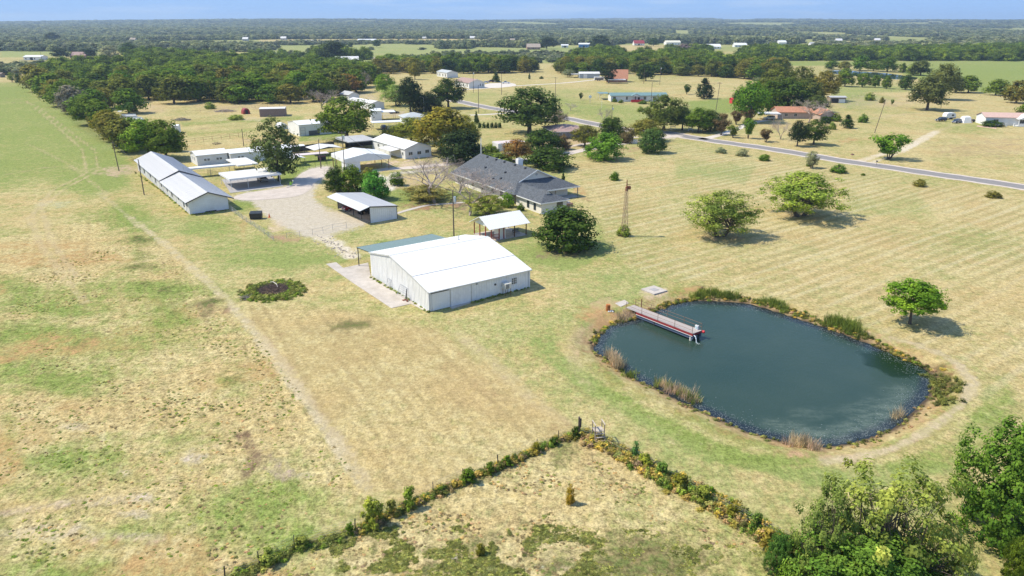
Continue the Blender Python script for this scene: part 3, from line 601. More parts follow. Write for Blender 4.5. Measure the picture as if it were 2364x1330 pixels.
def panels_roof(t, p0, p1, e0, e1, m, pw=.914, th=.05, name='roof_panel'):
    """slope from ridge line p0-p1 to eave line e0-e1, sheet by sheet"""
    p0, p1, e0, e1 = map(Vector, (p0, p1, e0, e1)); Lr = (p1 - p0).length; n_ = max(1, round(Lr / pw)); first = None
    ux = (p1 - p0).normalized(); sl = e0 - p0; nrm = ux.cross(sl).normalized()
    if nrm.z < 0: nrm = -nrm
    wd = Lr / n_
    mb = MB(); q_ = [Vector((0, 0, 0)) + ux * .003, ux * (wd - .003), ux * (wd - .003) + sl, sl + ux * .003]
    mb.hexa([p - nrm * th for p in q_], q_)
    for c_ in (.03, wd / 2):
        r = [ux * (c_ - .03) + nrm * .001, ux * (c_ + .03) + nrm * .001, ux * (c_ + .03) + sl + nrm * .001, ux * (c_ - .03) + sl + nrm * .001]
        tp = [ux * (c_ - .012) + nrm * .04, ux * (c_ + .012) + nrm * .04, ux * (c_ + .012) + sl + nrm * .04, ux * (c_ - .012) + sl + nrm * .04]
        mb.hexa(r, tp)
    first = mb.part(name, m, t)
    for i in range(n_):
        L_ = p0 + ux * (wd * i) + nrm * (.006 * (i % 2))
        if i == 0: first.location = L_
        else: c_ = first.copy(); COL.objects.link(c_); c_.location = L_
def gable(name, label, cat, A, B, Cp=None, W=None, eave=2.7, ridge=4.2, axis='x', wm=None, rm=None, ov=.35, wins=(), doors=(), pan=False, ang=None, group=None, trim=None, Lx=None, ridge_at=.5, th=.12):
    f, L0, W0 = frame_px(A, B, Cp, ang); Lx = Lx or L0; W = W or W0; wm = wm or WHITE; rm = rm or WROOF
    t = thing(name, label, cat, (*f.o, 0), f.a, group)
    r_ = ridge_at
    def top(wl, s_):
        if axis == 'x':
            if wl in ('front', 'back'): return eave
            c_ = W * r_; return eave + (ridge - eave) * (s_ / c_ if s_ <= c_ else (W - s_) / (W - c_))
        if wl in ('left', 'right'): return eave
        c_ = Lx * r_; return eave + (ridge - eave) * (s_ / c_ if s_ <= c_ else (Lx - s_) / (Lx - c_))
    for wl in ('front', 'left', 'right', 'back'):
        E1 = Lx if wl in ('front', 'back') else W
        if pan: panels_wall(t, wl, Lx, W, lambda s_, wl=wl: top(wl, s_) - .02, wm)
        else:
            c_ = E1 * r_; pts = [(.0, 0), (E1, 0), (E1, top(wl, E1))] + ([(c_, top(wl, c_))] if top(wl, c_) > eave + .01 else []) + [(0, top(wl, 0))]
            if wl in ('left', 'right'): pts = [(min(max(a_, .142), E1 - .142), b_) for a_, b_ in pts]
            wall_prism(t, wl, Lx, W, pts, wm)
    if axis == 'x':
        c_ = W * r_; k1 = (ridge - eave) / c_; k2 = (ridge - eave) / (W - c_); rz_ = ridge + .04
        P = [((-ov, c_, rz_), (Lx + ov, c_, rz_), (-ov, -ov, rz_ - k1 * (c_ + ov)), (Lx + ov, -ov, rz_ - k1 * (c_ + ov))), ((-ov, c_, rz_), (Lx + ov, c_, rz_), (-ov, W + ov, rz_ - k2 * (W - c_ + ov)), (Lx + ov, W + ov, rz_ - k2 * (W - c_ + ov)))]
    else:
        c_ = Lx * r_; k1 = (ridge - eave) / c_; k2 = (ridge - eave) / (Lx - c_); rz_ = ridge + .04
        P = [((c_, -ov, rz_), (c_, W + ov, rz_), (-ov, -ov, rz_ - k1 * (c_ + ov)), (-ov, W + ov, rz_ - k1 * (c_ + ov))), ((c_, -ov, rz_), (c_, W + ov, rz_), (Lx + ov, -ov, rz_ - k2 * (Lx - c_ + ov)), (Lx + ov, W + ov, rz_ - k2 * (Lx - c_ + ov)))]
    for p in P:
        if pan == 'all' or pan is True: panels_roof(t, *p, rm)
        else:
            mb = MB(); q_ = [p[0], p[1], p[3], p[2]]; mb.hexa([(a_, b_, z_ ) for a_, b_, z_ in q_], [(a_, b_, z_ + th) for a_, b_, z_ in q_]); mb.part('roof', rm, t)
    if trim:
        mb = MB()
        for p in P:
            for i in (0, 1):
                a_, b_ = Vector(p[i]), Vector(p[i + 2]); s_ = -1 if i == 0 else 1
                d = Vector((s_ * .02, 0, 0)) if axis == 'x' else Vector((0, s_ * .02, 0)); mb.hexa([a_ + d + Vector((0, 0, -.12)), b_ + d + Vector((0, 0, -.12)), b_ + d * 4 + Vector((0, 0, -.12)), a_ + d * 4 + Vector((0, 0, -.12))], [a_ + d + Vector((0, 0, .16)), b_ + d + Vector((0, 0, .16)), b_ + d * 4 + Vector((0, 0, .16)), a_ + d * 4 + Vector((0, 0, .16))])
        mb.part('roof_trim', trim, t)
    for wn in wins: window(t, wn[0], Lx, W, *wn[1:5], **(wn[5] if len(wn) > 5 else {}))
    for dn in doors: door(t, dn[0], Lx, W, *dn[1:4], **(dn[4] if len(dn) > 4 else {}))
    return t, f, Lx, W
def canopy(name, label, A, B, Cp=None, W=None, h=2.9, ridge=0, axis='y', rm=None, pm=None, fascia=0, fm=None, ov=.2, posts=None, ang=None, cat='canopy', drop=0, pr=.06, Lx=None, group=None):
    f, L0, W0 = frame_px(A, B, Cp, ang); Lx = Lx or L0; W = W or W0; t = thing(name, label, cat, (*f.o, 0), f.a, group); rm = rm or GROOF; pm = pm or GSTEEL
    z0, z1 = h, h + drop
    if ridge:
        if axis == 'y':
            for s_ in (0, 1):
                x = -ov if s_ == 0 else Lx + ov; mb = MB(); mb.slab([(Lx / 2, -ov, h + ridge), (Lx / 2, W + ov, h + ridge), (x, W + ov, h), (x, -ov, h)], .08); mb.part('roof', rm, t)
        else:
            for s_ in (0, 1):
                y = -ov if s_ == 0 else W + ov; mb = MB(); mb.slab([(-ov, W / 2, h + ridge), (Lx + ov, W / 2, h + ridge), (Lx + ov, y, h), (-ov, y, h)], .08); mb.part('roof', rm, t)
    else:
        mb = MB(); mb.slab([(-ov, -ov, z0), (Lx + ov, -ov, z0), (Lx + ov, W + ov, z1), (-ov, W + ov, z1)], .08); mb.part('roof', rm, t)
    if fascia:
        fm = fm or rm; e_ = ov + .03
        if ridge and axis == 'y':
            for y in (-e_, W + e_ - .04):
                mb = MB(); pts = [(-e_, h - fascia), (Lx + e_, h - fascia), (Lx + e_, h + .02), (Lx / 2, h + ridge + .02), (-e_, h + .02)]; mb.hexa([(p[0], y, p[1]) for p in pts], [(p[0], y + .04, p[1]) for p in pts]); mb.part('fascia', fm, t)
            for x in (-e_, Lx + e_ - .04): mb = MB(); mb.box(x, x + .04, -e_ + .045, W + e_ - .045, h - fascia, h + .01); mb.part('fascia', fm, t)
        else:
            for x0, x1, y0, y1, zz_ in ((-e_, Lx + e_, -e_, -e_ + .04, z0), (-e_, -e_ + .04, -e_ + .045, W + e_, min(z0, z1)), (Lx + e_ - .04, Lx + e_, -e_ + .045, W + e_, min(z0, z1))):
                mb = MB(); mb.box(x0, x1, y0, y1, zz_ - fascia, zz_ + .01); mb.part('fascia', fm, t)
    posts = posts or [(.1, .1), (Lx - .1, .1), (.1, W - .1), (Lx - .1, W - .1)]
    for p in posts:
        px, py = p[0] * (1 if len(p) < 3 else 1), p[1]; mb = MB(); mb.tube((px, py, 0), (px, py, h - .05 + (drop * py / W)), pr, n=6); mb.part('post', pm, t)
    return t, f, Lx, W
# ---- the big white metal barn
fb = Fr(G(991, 720), PHI); BL, BW = 18.3, 19.8
t = thing('metal_barn', 'large white ribbed metal barn with a low lean-to addition nearest the pond', 'barn', (*fb.o, 0), PHI)
YS, YR = 4.7, 12.3
def bz(s_): return 3.1 + (4.15 - 3.1) * s_ / YS if s_ < YS else (4.15 + (5.5 - 4.15) * (s_ - YS) / (YR - YS) if s_ < YR else 5.5 - (5.5 - 4.1) * (s_ - YR) / (BW - YR))
panels_wall(t, 'front', BL, BW, lambda s_: 3.05, WHITE); panels_wall(t, 'back', BL, BW, lambda s_: 4.05, WHITE)
panels_wall(t, 'left', BL, BW, lambda s_: bz(s_) - .04, WHITE); panels_wall(t, 'right', BL, BW, lambda s_: bz(s_) - .04, WHITE)
panels_roof(t, (-.12, YS, 4.2), (BL + .12, YS, 4.2), (-.12, -.25, 3.12), (BL + .12, -.25, 3.12), WROOF)
panels_roof(t, (-.12, YR, 5.56), (BL + .12, YR, 5.56), (-.12, YS - .1, 4.25), (BL + .12, YS - .1, 4.25), WROOF)
panels_roof(t, (-.12, YR, 5.56), (BL + .12, YR, 5.56), (-.12, BW + .2, 4.12), (BL + .12, BW + .2, 4.12), WROOF)
mb = MB(); mb.hexa([(-.14, YR - .25, 5.55), (BL + .14, YR - .25, 5.55), (BL + .14, YR + .25, 5.55), (-.14, YR + .25, 5.55)], [(-.14, YR - .02, 5.66), (BL + .14, YR - .02, 5.66), (BL + .14, YR + .02, 5.66), (-.14, YR + .02, 5.66)]); mb.part('ridge_cap', WROOF, t)
for x in (-.17, BL + .13):
    for (ya, za), (yb, zb) in (((-.27, 3.08), (YS, 4.18)), ((YS + .01, 4.2), (YR, 5.54)), ((YR + .01, 5.54), (BW + .22, 4.1))):
        mb = MB(); mb.hexa([(x, ya, za - .17), (x + .04, ya, za - .17), (x + .04, yb, zb - .17), (x, yb, zb - .17)], [(x, ya, za + .06), (x + .04, ya, za + .06), (x + .04, yb, zb + .06), (x, yb, zb + .06)]); mb.part('rake_trim', mat('grey_white_trim', (.55, .55, .54), .5), t)
mb = MB(); mb.box(-.1, BL + .1, -.38, -.26, 2.98, 3.12); mb.part('gutter', WROOF, t)
for x in (BL - .35, .12):
    mb = MB(); mb.box(x, x + .09, -.14, -.05, .1, 3.0); mb.part('downspout', mat('grey_white_trim', (.55, .55, .54), .5), t)
for i, (s0, s1) in enumerate(((.5, 3.55), (3.62, 7.2))):
    fn = wall_fn('front', BL, BW); mb = MB(); wbox(mb, fn, s0, s1, .06, 2.72 + .1 * i, .05, .11 + .03 * i)
    d = mb.part('sliding_door', WHITE, t); rb = MB()
    k_ = s0 + .15
    while k_ < s1 - .1: wbox(rb, fn, k_, k_ + .05, .1, 2.68, .115 + .03 * i, .14 + .03 * i); k_ += .3
    tag(rb.part('door_ribs', WHITE, d), kind='stuff'); eb = MB(); wbox(eb, fn, s1 - .04, s1 + .02, .06, 2.75, .142 + .03 * i, .17 + .03 * i); eb.part('door_edge', GSTEEL, d)
mb = MB(); fn = wall_fn('front', BL, BW); wbox(mb, fn, .3, 3.3, 2.74, 2.86, .05, .17); mb.part('door_rail', DTRIM, t)
mb = MB(); wbox(mb, fn, 3.3, 7.6, 2.86, 2.95, .05, .17); mb.part('door_rail', WHITE, t)
window(t, 'front', BL, BW, 14.75, 1.25, .95, 1.0, nx=3, ny=3)
mb = MB(); a_ = fn(11.6, .05); b_ = fn(11.6, .12); mb.tube((*a_, 1.9), (*b_, 1.9), .17, n=10); mb.part('vent', DTRIM, t)
mb = MB(); wbox(mb, fn, 8.1, 8.4, 2.62, 2.72, .05, .14); mb.part('wall_lamp', DTRIM, t)
mb = MB(); mb.tube((14.0, 14.6, 4.9), (14.0, 14.6, 6.0), .07); mb.box(13.8, 14.2, 14.4, 14.8, 5.1, 5.2); mb.part('vent_pipe', GSTEEL, t)
# teal lean-to on the far side
z_b = 3.95
panels_roof(t, (.4, BW + .02, z_b), (15.2, BW + .02, z_b), (.4, BW + 6.4, 3.35), (15.2, BW + 6.4, 3.35), TEAL, name='lean_to_panel')
for x in (.5, 7.8, 15.1):
    mb = MB(); mb.tube((x, BW + 6.2, 0), (x, BW + 6.2, 3.3), .08); mb.part('lean_to_post', BSTEEL, t)
    mb = MB(); mb.tube((x, BW + 6.3, 3.25), (x, BW + .05, 3.82), .06); mb.part('lean_to_rafter', BSTEEL, t)
mb = MB(); mb.box(.4, 15.2, BW + 6.36, BW + 6.46, 3.15, 3.36); mb.part('lean_to_beam', BSTEEL, t)
def onf(f, x, y): return f.o[0] + x * f.c - y * f.s, f.o[1] + x * f.s + y * f.c
# evaporative cooler
q_ = onf(fb, 12.75, -1.15); t = thing('evaporative_cooler', 'beige boxy air cooler on thin steel legs by the barn window', 'air cooler', (*q_, 0), PHI)
mb = MB(); mb.box(0, 1.15, 0, .95, 1.15, 2.0); o_ = mb.part('housing', mat('beige_metal', (.62, .60, .54), .5), t)
for i in range(6): mb = MB(); mb.box(.1, .72, -.03, -.003, 1.24 + i * .11, 1.29 + i * .11); mb.part('louver', DTRIM, o_)
for x in (.12, 1.05):
    for y in (.08, .85): mb = MB(); mb.tube((x, y, 0), (x, y, 1.15), .035); mb.part('leg', RUST, t)
# farm gate leaning on the left wall
def farm_gate(f, y0, y1, lean, h, label, off=.1):
    t = thing('farm_gate', label, 'gate', (*onf(f, 0, y0), 0), PHI)
    mb = MB(); Lg = y1 - y0
    mb.tube((-lean, 0, .05), (-off, 0, h), .03); mb.tube((-lean, Lg, .05), (-off, Lg, h), .03); mb.tube((-off, 0, h), (-off, Lg, h), .03); mb.tube((-lean, 0, .05), (-lean, Lg, .05), .03)
    mb.part('gate_frame', GSTEEL, t)
    for i in range(1, 6):
        k_ = i / 6; x = -lean + (lean - off) * k_; mb = MB(); mb.tube((x, .03, .05 + (h - .05) * k_), (x, Lg - .03, .05 + (h - .05) * k_), .02); mb.part('rail', GSTEEL, t)
    return t
farm_gate(fb, 6.4, 8.9, .8, 1.75, 'grey tube gate leaning on the sunlit barn wall'); farm_gate(fb, 12.1, 13.3, .45, 1.5, 'narrow tube gate leaning on the sunlit barn wall, nearer the far corner')
t = thing('hand_truck', 'rusty post and wheel leaning beside the grey gate on the barn wall', 'hand truck', (*onf(fb, -.75, 5.7), 0), PHI)
mb = MB(); mb.tube((0, 0, .1), (.25, .3, 1.9), .06); mb.tube((0, .3, .1), (.25, .45, 1.5), .04); mb.part('frame', DTRIM, t); mb = MB(); mb.tube((-.1, -.2, .2), (.05, -.2, .2), .2, n=10); mb.part('wheel', RUST, t); mb = MB(); mb.box(-.4, .2, .35, .75, 0, .15); mb.part('foot_plate', RUST, t)
# ---- long grey roofed building
fl = Fr(G(439.4, 495.9), PHI); LW = 8.3
def longb(name, label, y0, y1, ev, rg, gabf, oz=0):
    t = thing(name, label, 'building', (*onf(fl, 0, y0), 0), PHI); W = y1 - y0
    for wl in ('left', 'right'): panels_wall(t, wl, LW, W, lambda s_: ev - .05, SIDING, 1.22)
    for wl in ('front', 'back'): wall_prism(t, wl, LW, W, [(0.03, 0), (LW - .03, 0), (LW - .03, ev), (LW / 2, rg - .02), (.03, ev)], SIDING)
    k_ = (rg - ev) / (LW / 2); ov = .75; fo = .45
    panels_roof(t, (LW / 2, -fo, rg + .06), (LW / 2, W + .3, rg + .06), (-ov, -fo, ev - k_ * ov + .06), (-ov, W + .3, ev - k_ * ov + .06), GROOF, 1.0)
    panels_roof(t, (LW / 2, -fo, rg + .06), (LW / 2, W + .3, rg + .06), (LW + ov + .5, -fo, ev - k_ * (ov + .5) + .06), (LW + ov + .5, W + .3, ev - k_ * (ov + .5) + .06), GROOF, 1.0)
    for sx in (-1, 1):
        xe = -ov if sx < 0 else LW + ov + .5; ze = ev - k_ * (ov if sx < 0 else ov + .5)
        mb = MB(); mb.hexa([(LW / 2, -fo - .06, rg - .14), (xe, -fo - .06, ze - .14), (xe, -fo - .01, ze - .14), (LW / 2, -fo - .01, rg - .14)], [(LW / 2, -fo - .06, rg + .1), (xe, -fo - .06, ze + .1), (xe, -fo - .01, ze + .1), (LW / 2, -fo - .01, rg + .1)]); mb.part('verge_board', DTRIM, t)
    return t, W
t, W = longb('long_building', 'nearer and lower half of the long white building with grey metal roof', 0, 27.5, 3.0, 4.55, True)
for s_, z_, w_, h_ in ((1.6, 1.55, .6, .5), (4.6, .9, .9, 1.0), (10.2, 1.5, .6, .5), (17.0, .9, .9, 1.1), (22.5, 1.2, .6, .8)): window(t, 'left', LW, W, s_, z_, w_, h_, DTRIM)
for s_ in (3.3, 13.5, 20.2): door(t, 'left', LW, W, s_, .9, 2.05)
mb = MB(); fn = wall_fn('front', LW, W); wbox(mb, fn, 3.2, 5.6, .02, .32, .004, .03); mb.part('crawl_vent', DARK, t)
mb = MB(); wbox(mb, fn, 0, LW, .0, .12, .004, .05); mb.part('skirting', RUST, t)
t, W = longb('long_building', 'farther and taller half of the long white building with grey metal roof', 27.9, 62.5, 3.25, 5.0, True)
for s_, z_, w_, h_ in ((1.2, 1.2, .9, 1.1), (8.5, .9, .9, 1.2), (15.4, 1.2, .9, 1.0), (24.0, .9, 1.0, 1.2), (30.0, 1.0, .9, 1.1)): window(t, 'left', LW, W, s_, z_, w_, h_, DTRIM)
for s_ in (5.0, 11.6, 20.5): door(t, 'left', LW, W, s_, .9, 2.05)
mb = MB(); mb.tube((LW / 2 + 1.4, 1.2, 4.3), (LW / 2 + 1.4, 1.2, 5.7), .06); mb.part('vent_pipe', GSTEEL, t)
# ---- flat carport, walkways and the pale building behind them
canopy('carport', 'flat grey-roofed carport with white side fascia sheltering an off-road truck', (534.5, 439.8), (648.7, 425.5), W=9.8, h=2.95, fascia=.45, fm=WHITE, rm=GROOF, ang=PHI, cat='carport', posts=[(.1, .1), (4.3, .1), (12.5, .1), (.1, 5), (12.5, 5), (.1, 9.6), (4.3, 9.6), (12.5, 9.6)], pm=WHITE)
canopy('walkway_roof', 'low flat grey roof joining the carport to the pale building behind', (553, 404), (596, 399), W=11.5, h=2.7, fascia=.3, rm=GROOF, fm=WHITE, ang=PHI, posts=[(.2, 5), (.2, 11)])
canopy('walkway_roof', 'long narrow white walkway roof reaching from the long grey-roofed building', (443, 411), (556, 401), W=2.2, h=2.6, fascia=.35, fm=WHITE, rm=WROOF, ang=PHI - R(4), posts=[(.2, .2), (5, .2), (10, .2), (14, .2)])
gable('workshop', 'long pale metal building with two pairs of small windows behind the carport', 'building', (457, 383.4), (528.4, 377), W=8.2, eave=2.95, ridge=3.75, axis='x', wm=SIDING, rm=WROOF, ang=PHI, ov=.25,
      wins=[('front', 2.0, 1.3, .6, .6), ('front', 2.9, 1.3, .6, .6), ('front', 5.5, 1.3, .6, .6), ('front', 6.4, 1.3, .6, .6), ('left', 3.0, 1.3, .6, .9), ('left', 5.6, 1.3, .6, .9)], trim=mat('grey_white_trim', (.55, .55, .54), .5))
gable('workshop', 'set-back continuation of the pale metal building behind the tall feathery tree', 'building', (534, 378), (668, 360), W=7.0, eave=2.9, ridge=3.65, axis='x', wm=SIDING, rm=WROOF, ang=PHI, ov=.25, wins=[('front', 2.2, 1.4, .6, .6), ('front', 3.2, 1.4, .6, .6), ('front', 9, 1.4, .6, .6)])
# kennel yard roofs
canopy('kennel_roof', 'pinkish long flat kennel roof in the green yard', (686, 377), (751, 366), W=3.0, h=2.3, rm=mat('pinkish_roof', (.62, .52, .50), .6, dirt=.2), ang=PHI - R(6), fascia=.15, pm=BSTEEL)
canopy('kennel_roof', 'grey gabled kennel roof beside the dark mesh fence', (728, 363), (777, 352), W=7.5, h=2.2, ridge=.7, axis='y', rm=GROOF, ang=PHI, pm=BSTEEL)
canopy('kennel_roof', 'small white kennel roof on black posts beside the tall feathery tree', (676, 385), (709, 383), W=4.2, h=2.2, ridge=.5, axis='y', rm=WROOF, ang=PHI, pm=BSTEEL)
canopy('kennel_roof', 'narrow white kennel roof farthest back in the green yard', (660, 357), (700, 351), W=3.0, h=2.3, ridge=.3, axis='x', rm=WROOF, ang=PHI, pm=BSTEEL)
t = thing('kennel_house', 'small red and black kennel box under the pinkish roof', 'kennel', (*G(737, 371), 0), PHI)
mb = MB(); mb.box(0, 2.2, 0, 1.2, 0, 1.0); mb.part('box', DARK, t); mb = MB(); mb.box(.1, .7, -.05, -.003, .1, .9); mb.part('door', REDP, t); mb = MB(); mb.slab([(-.1, -.1, 1.1), (2.3, -.1, 1.1), (2.3, 1.3, 1.3), (-.1, 1.3, 1.3)], .08); mb.part('roof', REDP, t)
# wire pens (posts and mesh rails)
def pen(line, label, h=1.5, sp=2.5, m=BSTEEL, rails=3, name='wire_fence', pr=.035, wr=.012, cat='fence', closed=False, mesh=None, group=None):
    P = [G(*p) for p in line]; o0 = P[0]; t = thing(name, label, cat, (*o0, 0), 0, group)
    pmb = MB(); pmb.tube((0, 0, 0), (0, 0, h), pr, n=5); first = None
    for (ax, ay), (bx, by) in zip(P[:-1], P[1:]):
        d = math.hypot(bx - ax, by - ay); n_ = max(1, round(d / sp))
        for i in range(n_ + (1 if (bx, by) == P[-1] else 0)):
            x = ax + (bx - ax) * i / n_ - o0[0]; y = ay + (by - ay) * i / n_ - o0[1]
            if first is None: first = pmb.part('post', m, t); first.location = (x, y, 0)
            else: inst(first, t, (x, y, 0), (0, 0, x))
        for k_ in range(rails):
            z = h * (k_ + 1) / rails - .04; mb = MB(); mb.tube((ax - o0[0], ay - o0[1], z), (bx - o0[0], by - o0[1], z), wr, n=4, cap=False); mb.part('rail', m, t)
        if mesh:
            dx, dy = bx - ax, by - ay; mb = MB(); k_ = .0; st = mesh[0]
            while k_ < d:
                u_ = k_ / d; u2 = min(1, (k_ + h * .8) / d)
                for (q0, q1) in (((u_, .05), (u2, h)), ((u_, h), (u2, .05))): mb.tube((ax + dx * q0[0] - o0[0], ay + dy * q0[0] - o0[1], q0[1]), (ax + dx * q1[0] - o0[0], ay + dy * q1[0] - o0[1], q1[1]), mesh[1], n=3, cap=False)
                k_ += st
            tag(mb.part('mesh', GSTEEL, t), kind='stuff')
    return t
pen([(531, 485), (560, 507), (600, 534), (632, 556)], 'chain-link fence running from the long building corner towards the dumpster', 1.2, 2.6, GSTEEL, 2, mesh=(.35, .006))
pen([(632, 556), (722, 542)], 'short low fence at the bottom edge of the gravel yard', 1.2, 2.5, GSTEEL, 1, mesh=(.5, .005))
pen([(722, 542), (746, 538), (768, 531), (800, 526)], 'open wire gate posts at the edge of the gravel yard near the tractor shed', 1.2, 2.6, GSTEEL, 2, wr=.02)
pen([(412, 334), (470, 327), (570, 314)], 'rusty pipe fence across the dry yard behind the workshop', 1.5, 3.6, RUST, 2, pr=.05, wr=.035)
pen([(650, 372), (700, 391), (756, 383), (750, 372)], 'black pen fence around the green kennel yard', 1.6, 2.2, BSTEEL, 2)
pen([(560, 416), (520, 411), (480, 404)], 'black picket fence beneath the walkway roof', 1.5, .6, BSTEEL, 2)
t = thing('shade_fence', 'long dark mesh fence behind the kennel roofs', 'fence', (*G(673, 352), 0), 0); a0 = G(673, 352); b0 = G(772, 340); mb = MB(); mb.hexa([(0, 0, 0), (b0[0] - a0[0], b0[1] - a0[1], 0), (b0[0] - a0[0], b0[1] - a0[1] + .05, 0), (0, .05, 0)], [(0, 0, 1.9), (b0[0] - a0[0], b0[1] - a0[1], 1.9), (b0[0] - a0[0], b0[1] - a0[1] + .05, 1.9), (0, .05, 1.9)]); mb.part('mesh_screen', mat('dark_mesh', (.07, .065, .06), .95), t)
for i in range(9): mb = MB(); k_ = i / 8; mb.tube(((b0[0] - a0[0]) * k_, (b0[1] - a0[1]) * k_ - .08, 0), ((b0[0] - a0[0]) * k_, (b0[1] - a0[1]) * k_ - .08, 2.05), .05, n=5); mb.part('post', BSTEEL, t)
# ---- white gabled carport with storage room
t, f_, Lx, W = canopy('carport', 'tall white gabled carport with deep front fascia and rusty posts', (799, 400), (901.5, 390), W=11.5, h=3.9, ridge=1.15, axis='y', rm=WROOF, fascia=1.0, fm=WHITE, pm=RUST, ang=PHI - R(4), cat='carport', posts=[(12.9, .1), (12.9, 5.8), (12.9, 11.3), (.1, 11.3), (.1, 7.9)], pr=.09)
mb = MB(); mb.box(.02, 4.3, .02, 3.4, 0, 2.85); st_ = mb.part('storage_room', WHITE, t); mb = MB(); mb.box(-.05, -.003, 1.2, 2.1, .05, 2.1); mb.part('door', SIDING, st_); mb = MB(); mb.box(-.03, .05, .05, 3.4, 2.86, 3.8); mb.part('gusset', WHITE, t)
# ---- white building right of the yard
t, f_, Lx, W = gable('white_building', 'white building with three square windows on its gable end', 'building', (936, 368), (995, 361), W=23.5, eave=3.1, ridge=4.6, axis='y', wm=SIDING, rm=WROOF, ang=PHI, ov=.3, trim=mat('grey_white_trim', (.55, .55, .54), .5),
      wins=[('front', 1.2, 1.1, 1.3, .95), ('front', 4.2, 1.1, 1.3, .95), ('front', 7.0, 1.3, 1.3, .95), ('left', 1.2, 1.1, .9, .9), ('left', 14.5, 1.5, 1.0, .9), ('left', 18.4, 1.5, 1.0, .9)], doors=[('left', 4.2, 1.0, 2.1)])
mb = MB(); mb.slab([(-3.4, 3.2, 2.35), (-.01, 3.2, 2.75), (-.01, 12, 2.75), (-3.4, 12, 2.35)], .1); mb.part('porch_roof', GROOF, t)
for y in (3.5, 7.5, 11.7): mb = MB(); mb.tube((-3.2, y, 0), (-3.2, y, 2.3), .06); mb.part('porch_post', WHITE, t)
canopy('long_canopy', 'wide grey canopy with deep shade under it beside the white building', (808, 350), (869, 343.7), W=11, h=3.1, rm=GROOF2, ang=PHI, drop=.3, fascia=.3, pm=BSTEEL, posts=[(.2, .2), (5, .2), (10.5, .2), (.2, 10.5)])
t = thing('shade_panel', 'dark boarded screen standing in the shade of the wide canopy', 'wall', (*G(806, 343), 0), PHI); mb = MB(); mb.box(0, 12, 3, 3.15, 0, 2.6); mb.part('dark_panel', DARK, t)  # near-black panel added to give the dark opening beneath the canopy roof
# ---- white barn behind
t, f_, Lx, W = gable('white_barn', 'white barn with a dark framed opening beside the big green tree', 'barn', (692, 315), (757, 306), W=12.0, eave=4.0, ridge=4.9, axis='x', wm=WHITE, rm=WROOF, ang=PHI, ov=.15)
door(t, 'front', Lx, W, 3.6, 4.2, 1.7, m=mat('dark_grey_panel', (.12, .12, .13), .7), name='shutter'); mb = MB(); fn = wall_fn('front', Lx, W)
for a_ in (.4, 2.2): wbox(mb, fn, a_, a_ + .1, 0, 3.1, .05, .14)
for z_ in (1.0, 2.0, 3.0): wbox(mb, fn, .5, 2.2, z_, z_ + .08, .05, .12)
mb.part('ladder_frame', GSTEEL, t)
def hoop(name, label, A, B, W, h, m, seg=8, opening=None):
    f, L0, _ = frame_px(A, B, None, PHI); t = thing(name, label, 'shed', (*f.o, 0), PHI); prof = [(L0 / 2 - L0 / 2 * math.cos(math.pi * i / seg), h * math.sin(math.pi * i / seg) ** .8) for i in range(seg + 1)]
    mb = MB(); mb.hexa([(p[0], 0, p[1]) for p in prof], [(p[0], W, p[1]) for p in prof]); mb.part('cover', m, t)
    if opening: mb = MB(); mb.box(L0 * .3, L0 * .7, -.04, -.003, 0, h * .7); mb.part('opening', DARK, t)
    return t
hoop('hoop_shed', 'small low white hoop shed left of the white barn', (645, 299), (668, 298), 5, 2.2, WROOF)
hoop('calf_shelter', 'small red arched shelter beside the brown-walled container', (562, 264), (583, 264.5), 3.5, 2.6, REDP, opening=True)
t, f_, Lx, W = gable('storage_container', 'flat-roofed container with weathered brown side and pale roof', 'container', (600, 270), (661, 266), W=7.5, eave=3.3, ridge=3.5, axis='x', wm=mat('weathered_brown_panel', (.24, .17, .15), .9, var=.3, scale=2, stretch=(4, 4, .4)), rm=GROOF, ang=R(12), ov=.1, wins=[('left', 1.2, .8, 1.2, 1.9, dict(nx=2, ny=2))])
gable('white_shed', 'small white shed half hidden by the trees at the field edge', 'shed', (398, 308), (416, 306), W=3.5, eave=2.6, ridge=3.0, axis='x', ang=R(12), ov=.1)
